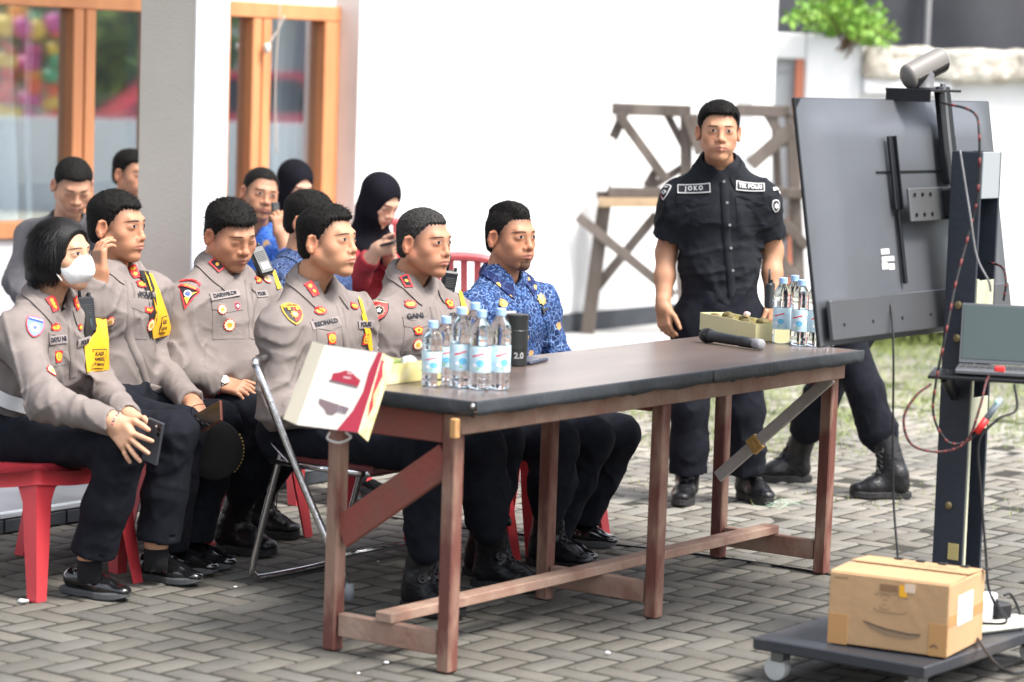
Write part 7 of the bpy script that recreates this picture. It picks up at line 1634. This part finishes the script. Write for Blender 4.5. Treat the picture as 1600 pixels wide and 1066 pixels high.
if 'masked' in B_:
    P = B_['masked']; rank(P, 82, 475, .030, .050, .45, None, [(0, .012), (0, 0), (0, -.012)]); rank(P, 117, 474, .024, .044, .3, None, [(0, .010), (0, -.010)])
    L = laid(P, 54, 511, 0)
    if L: L.shape(shield(.060, .082), RED).shape(shield(.054, .075), flat((.14, .22, .55), .6)).shape(off(star(9, .018, .7), 0, -.006), WHT).shape(off(circ(.007, 10), 0, -.006), BLU).shape(off(rect(.046, .012), 0, .027), BLU).text('LALU LINTAS', .0075, WHT, 0, .027, .0002).build('arm_patch', P['shirt'])
    pocket(P, 90, 545, .095, .11, .05, M_uniform); emblem(P, 86, 512, 'flame', 0, .9); nametape(P, 88, 531, 'DAYU NI', .020, .05, .09, bold=.0013); emblem(P, 90, 557, 'oval'); emblem(P, 80, 581, 'sun', 0, 1.1)
    nametape(P, 131, 534, 'POLRI', .019, 0, .08); emblem(P, 124, 512, 'flame', 0, .7); placket(P, [(106, 500), (112, 540), (114, 590)], M_uniform)
    band(P, [(130, 460), (143, 460), (150, 482), (154, 505), (150, 534), (133, 541), (134, 500)], flat((.015, .014, .014), .8), lift=.007)
    b1 = band(P, [(142, 460), (152, 465), (165, 490), (170, 530), (171, 578), (136, 582), (132, 540), (148, 532), (152, 505), (148, 482)], YEL, lift=.010)
    L = laid(dict(tree=b1, up=P['up']), 153, 561, 0, lift0=.001)
    if L: L.shape(rect(.060, .066), INK).shape(rect(.055, .061), YEL).text('KASI', .018, INK, 0, .018, .0006).text('KAMSEL', .015, INK, 0, .0, .0005).text('OPS MAN', .013, INK, 0, -.018, .0005).build('shoulder_label', P['shirt'])
    radio(PS(134, 492, .27), Z*.97-N*.15, -D*.6+N*.75, 'grey-black walkie-talkie on the shoulder of the masked woman', 1.1)
    # face mask
    K = P['K']; fh = lambda v: None; X = P['X']
    I3 = np.eye(3)
    f = U([ell((.047, 0, -.050), I3, (.066, .060, .060)), (rc((.094, 0, -.020), (.102, 0, -.058), .018, .018), .03), (ell((.028, 0, -.05), I3, (.062, .066, .058)), .02)])
    f = isect(f, lambda p: np.maximum(p[:, 2]-(-.006+.12*np.clip(p[:, 0]-.07, -1, 1)), (-.118+.0*p[:, 0])-p[:, 2]), .006)
    f = isect(f, lambda p: .030-.25*np.clip(-.03-p[:, 2], 0, 1)*-1-p[:, 0], .004)
    V, F = mesh_sdf(f, (.0, -.09, -.14), (.14, .09, .03), .0032); put('face_mask', X(V), F, mat('white_mask_cloth', (.80, .80, .80), .8, bump=.15, bscale=80), P['root'])
    mb = MB()
    for sg in (-1, 1):
        for (z0, z1) in ((-.022, .018), (-.085, -.015)): mb.tube(X(spline([(.038, sg*.0655, z0), (.015, sg*.0745, (z0+z1)/2), (-.008, sg*.079, z1)], 10)), .002, flat((.85, .85, .85), .7), 6)
    mb.build('mask_strap', P['root'], smooth=True)
    m = MB(); wr = P['j']['wrR']; ax = unit(wr-P['j']['elR']); sd = unit(np.cross(ax, Z)); w3 = np.cross(ax, sd)
    for i, a in enumerate(np.linspace(0, 6.283, 19)[:-1]): m.lathe(wr+ax*.012+(sd*math.cos(a)+w3*math.sin(a))*.030, [(.001, -.0045), (.0045, 0), (.001, .0045)], flat(((.5, .08, .12), (.6, .45, .4), (.1, .08, .15))[i % 3], .4), 8)
    m.build('bracelet', P['root'], smooth=True)
    bl = MB(); up = P['up']; pv = P['j']['pelvis']+up*.145; sd = unit(P['j']['hipL']-P['j']['hipR']); fw = P['fwd']
    pts = []
    for a in np.linspace(0, 6.283, 41)[:-1]:
        h = P['tree'].ray_cast(Vector(pv), Vector(sd*math.cos(a)+fw*math.sin(a)), .3); pts.append(A(h[0])+(sd*math.cos(a)+fw*math.sin(a))*.013 if h[0] is not None else pts[-1] if pts else pv+sd*.15)
    V = []; [V.extend([p-up*.024, p+up*.024]) for p in pts]; k = len(pts); F = [(2*i, 2*((i+1) % k), 2*((i+1) % k)+1, 2*i+1) for i in range(k)]; bl.add(V, F, mat('white_belt', (.72, .74, .76), .45)); bl.build('belt', P['root'], smooth=True)
if 'listening' in B_:
    P = B_['listening']; rank(P, 209, 425, .026, .050, .2, None, [(0, .010), (0, -.010)])
    emblem(P, 220, 445, 'flame', 0, 1.1); nametape(P, 226, 462, 'POLRI', .022, -.1, .1, False, sx=1.1, bold=.0013); pocket(P, 222, 500, .10, .13, -.1, M_uniform); emblem(P, 233, 484, 'banner'); emblem(P, 234, 508, 'sun', 0, 1.2); emblem(P, 170, 502, 'sun', 0, 1.1)
    placket(P, [(200, 440), (204, 500), (216, 560), (236, 625)], M_uniform)
    band(P, [(218, 422), (232, 424), (244, 455), (246, 500), (236, 530), (232, 516), (236, 500), (232, 465)], flat((.015, .014, .014), .8), lift=.006)
    b2 = band(P, [(226, 424), (238, 428), (250, 455), (262, 490), (270, 522), (240, 530), (238, 516), (246, 500), (240, 465)], YEL, lift=.008)
    L = laid(dict(tree=b2, up=P['up']), 256, 508, 0, lift0=.001)
    if L: L.shape(rect(.056, .058), INK).shape(rect(.051, .053), YEL).text('KASI', .019, INK, 0, .010, .0006).text('OPS M', .015, INK, 0, -.012, .0005).build('shoulder_label', P['shirt'])
if 'batik' in B_:
    P = B_['batik']; placket(P, [(812, 475), (818, 510), (822, 550)], M_batik)
    L = laid(P, 784, 474, 0)
    if L: L.shape([(x*.026, y*.017) for x, y in ((-1, -.5), (-.7, .3), (-.2, 1), (.3, .9), (.8, .4), (1, -.3), (.4, -1), (-.5, -1))], flat((.55, .38, .12), .4, .4)).shape(off(circ(.007, 10), 0, 0), flat((.62, .45, .2), .4, .4)).build('pin', P['shirt'])
    nametape(P, 797, 489, 'SULEMAN', .010, 0, .05, True, WHT, bold=.0004)
    L = laid(P, 846, 468, 0)
    if L: L.shape(star(8, .024, .7), flat((.55, .38, .14), .4, .4)).shape(off(circ(.010, 12), 0, 0), flat((.62, .45, .2), .4, .4)).build('pin', P['shirt'])
    L = laid(P, 851, 484, .2)
    if L: L.shape(rect(.036, .010), flat((.03, .03, .035))).shape(off(rect(.010, .030), -.012, 0), flat((.03, .03, .035))).build('clip', P['shirt'])
if 'joko' in B_:
    P = B_['joko']
    def strip(px, py, txt, roll, w_):
        L = laid(P, px, py, roll)
        if L: L.lift = .001; L.smooth(w_, .036).shape(rect(w_, .036, 8), WHT, rings=(.25, .5, .75)).shape(rect(w_-.007, .029, 8), flat((.014, .015, .02), .8), rings=(.25, .5, .75)).text(txt, .024, WHT, bold=.0008, sx=.86, lift=.0012).build('name_tape', P['shirt'])
    strip(1085, 296, 'J O K O', .06, .128); strip(1172, 293, 'TIK POLRI', -.05, .112)
    L = laid(P, 1039, 300, .0)
    if L: L.shape(shield(.050, .066), WHT).shape(shield(.043, .057), INK).shape(off([(-.016, 0), (0, .009), (.016, 0), (0, -.009)], 0, -.002), WHT).shape(off(circ(.005, 10), 0, -.002), INK).shape([(-.017, -.012), (-.004, -.022), (0, -.026), (-.012, -.018)], RED).text('POLRI', .009, WHT, 0, .018, .0003).build('arm_patch', P['shirt'])
    L = laid(P, 1212, 322, .0)
    if L: L.shape(off(shield(.038, .050), 0, 0), WHT).shape(shield(.031, .042), INK).shape(star(6, .012, .6), WHT).build('arm_patch', P['shirt'])
    L = laid(P, 1214, 299, -.35)
    if L: L.shape([(-.024, -.006), (.0, .004), (.024, -.004), (.024, .010), (0, .018), (-.024, .008)], WHT).text('POLRES', .009, INK, 0, .006, .0003).build('arm_arc', P['shirt'])
    pocket(P, 1083, 330, .125, .115, 0, M_black); pocket(P, 1174, 330, .125, .115, 0, M_black)
    placket(P, [(1131, 285), (1134, 340), (1138, 400), (1144, 465)], M_black, .034, (flat((.20, .20, .20), .4), [(1131, 284), (1136, 317), (1140, 352), (1142, 388), (1145, 423)]))
    radio(PY(1203, 462, 10.5), Z, A([.9, -.4, 0]), 'black walkie-talkie on the belt of the standing man', .95)
# ---- things held or worn near the hands
def phone(c, up, nrm, label, col=(.02, .022, .026), lens=False, s=1.0):
    up = unit(up); nrm = unit(A(nrm)-(A(nrm)@up)*up); sd = np.cross(up, nrm); R = np.stack([sd, up, nrm], 1)
    r = thing('smartphone', label, 'phone', c, 0, 'phones'); MB().box(c, (.074*s, .15*s, .010), flat(col, .35), R, .004).build('case', r)
    if lens:
        q = MB()
        for (x, y) in ((.022, .060), (.022, .045), (.022, .030)): q.lathe(c+sd*x+up*y+nrm*.005, [(.006, 0), (.006, .002), (.001, .002)], flat((.004, .004, .006), .05), 12, R)
        q.lathe(c+sd*.008+up*.052+nrm*.005, [(.003, 0), (.003, .002), (.001, .002)], flat((.8, .8, .75), .3), 10, R); q.build('lens', r)
    else: MB().box(c+nrm*.0055, (.068*s, .142*s, .001), flat((.01, .01, .012), .06), R, .0004).build('display', r)
phone(PS(239, 690, .03), Z+N*.2, -D*.9+Z*.1, 'black phone held between the hands of the masked woman', (.05, .055, .065), True, .9)
phone(PS(322, 655, .42), N*.80+Z*.42, -D*.85+Z*.4, 'phone in a brown leather case held over the knee of the officer touching his ear', (.14, .045, .028))
phone(PY(600, 380, 11.6), N*.8+Z*.2, -D*.3+Z*.9, 'dark phone in the hands of the woman by the white wall')
phone(PY(431, 343, 11.85), Z*.95-N*.1, N*.6+D*.2, 'phone pressed to the ear of the man in bright blue batik')
# glasses held with the brown phone
gl = MB(); a_ = PS(305, 655, .40); 
for k in range(2):
    c = a_+N*.045*k-Z*.012*k; gl.tube([c+(unit(N*.9-Z*.2)*math.cos(t_)*.024+(Z*.5-D*.7)*math.sin(t_)*.018) for t_ in np.linspace(0, 6.28, 21)[:-1]], .0012, flat((.04, .035, .035), .3, .8), 5, closed=True)
gl.tube(spline([a_-N*.02, a_-N*.01+Z*.04, a_+N*.05+Z*.055], 12), .0013, flat((.04, .035, .035), .3, .8), 5)
tag(gl.build('spectacles', origin=a_, smooth=True), 'thin-rimmed spectacles held beside the brown phone', 'glasses')
# peaked cap hanging at the knee
cp = PS(333, 703, .56); cn = unit(-CAMF*.75-D*.35+N*.15); cu = unit(Z-(Z@cn)*cn); cr = np.cross(cu, cn); CR = np.stack([cr, cu, cn], 1)
cap = thing('peaked_cap', 'round black peaked cap with gold trim hanging by the knee', 'cap', cp, 0)
MB().lathe(cp, [(.001, .012), (.06, .012), (.094, .004), (.100, -.004), (.097, -.014), (.085, -.026), (.080, -.055), (.074, -.056), (.001, -.03)], mat('black_cap_cloth', (.010, .009, .009), .9, bump=.3, bscale=400), 40, CR).build('crown', cap, smooth=True)
q = MB()
for i, a in enumerate(np.linspace(-.75, .55, 12)): q.lathe(cp+(cr*math.cos(a)+cu*math.sin(a))*.0995-cn*.006, [(.001, -.004), (.004, 0), (.001, .004)], flat((.62, .42, .10), .4, .5), 6, CR)
q.lathe(cp-cr*.097+cu*.01-cn*.006, [(.001, -.008), (.007, 0), (.001, .008)], flat((.62, .42, .10), .4, .5), 8, CR); q.build('gold_trim', cap, smooth=True)
if 'masked' in B_:
    h = B_['masked']; 
# bracelets and bangle of the man on the phone
if 'phonecall' in B_:
    P = B_['phonecall']; wr, el = P['j']['wrL'], P['j']['elL']; ax = unit(wr-el); sd = unit(np.cross(ax, D)); w3 = np.cross(ax, sd); c = wr-ax*.07
    m = MB(); m.tube([c+(sd*math.cos(a)+w3*math.sin(a))*.034 for a in np.linspace(0, 6.283, 25)[:-1]], .004, flat((.08, .05, .03)), 6, closed=True); m.build('bracelet', P['root'], smooth=True)
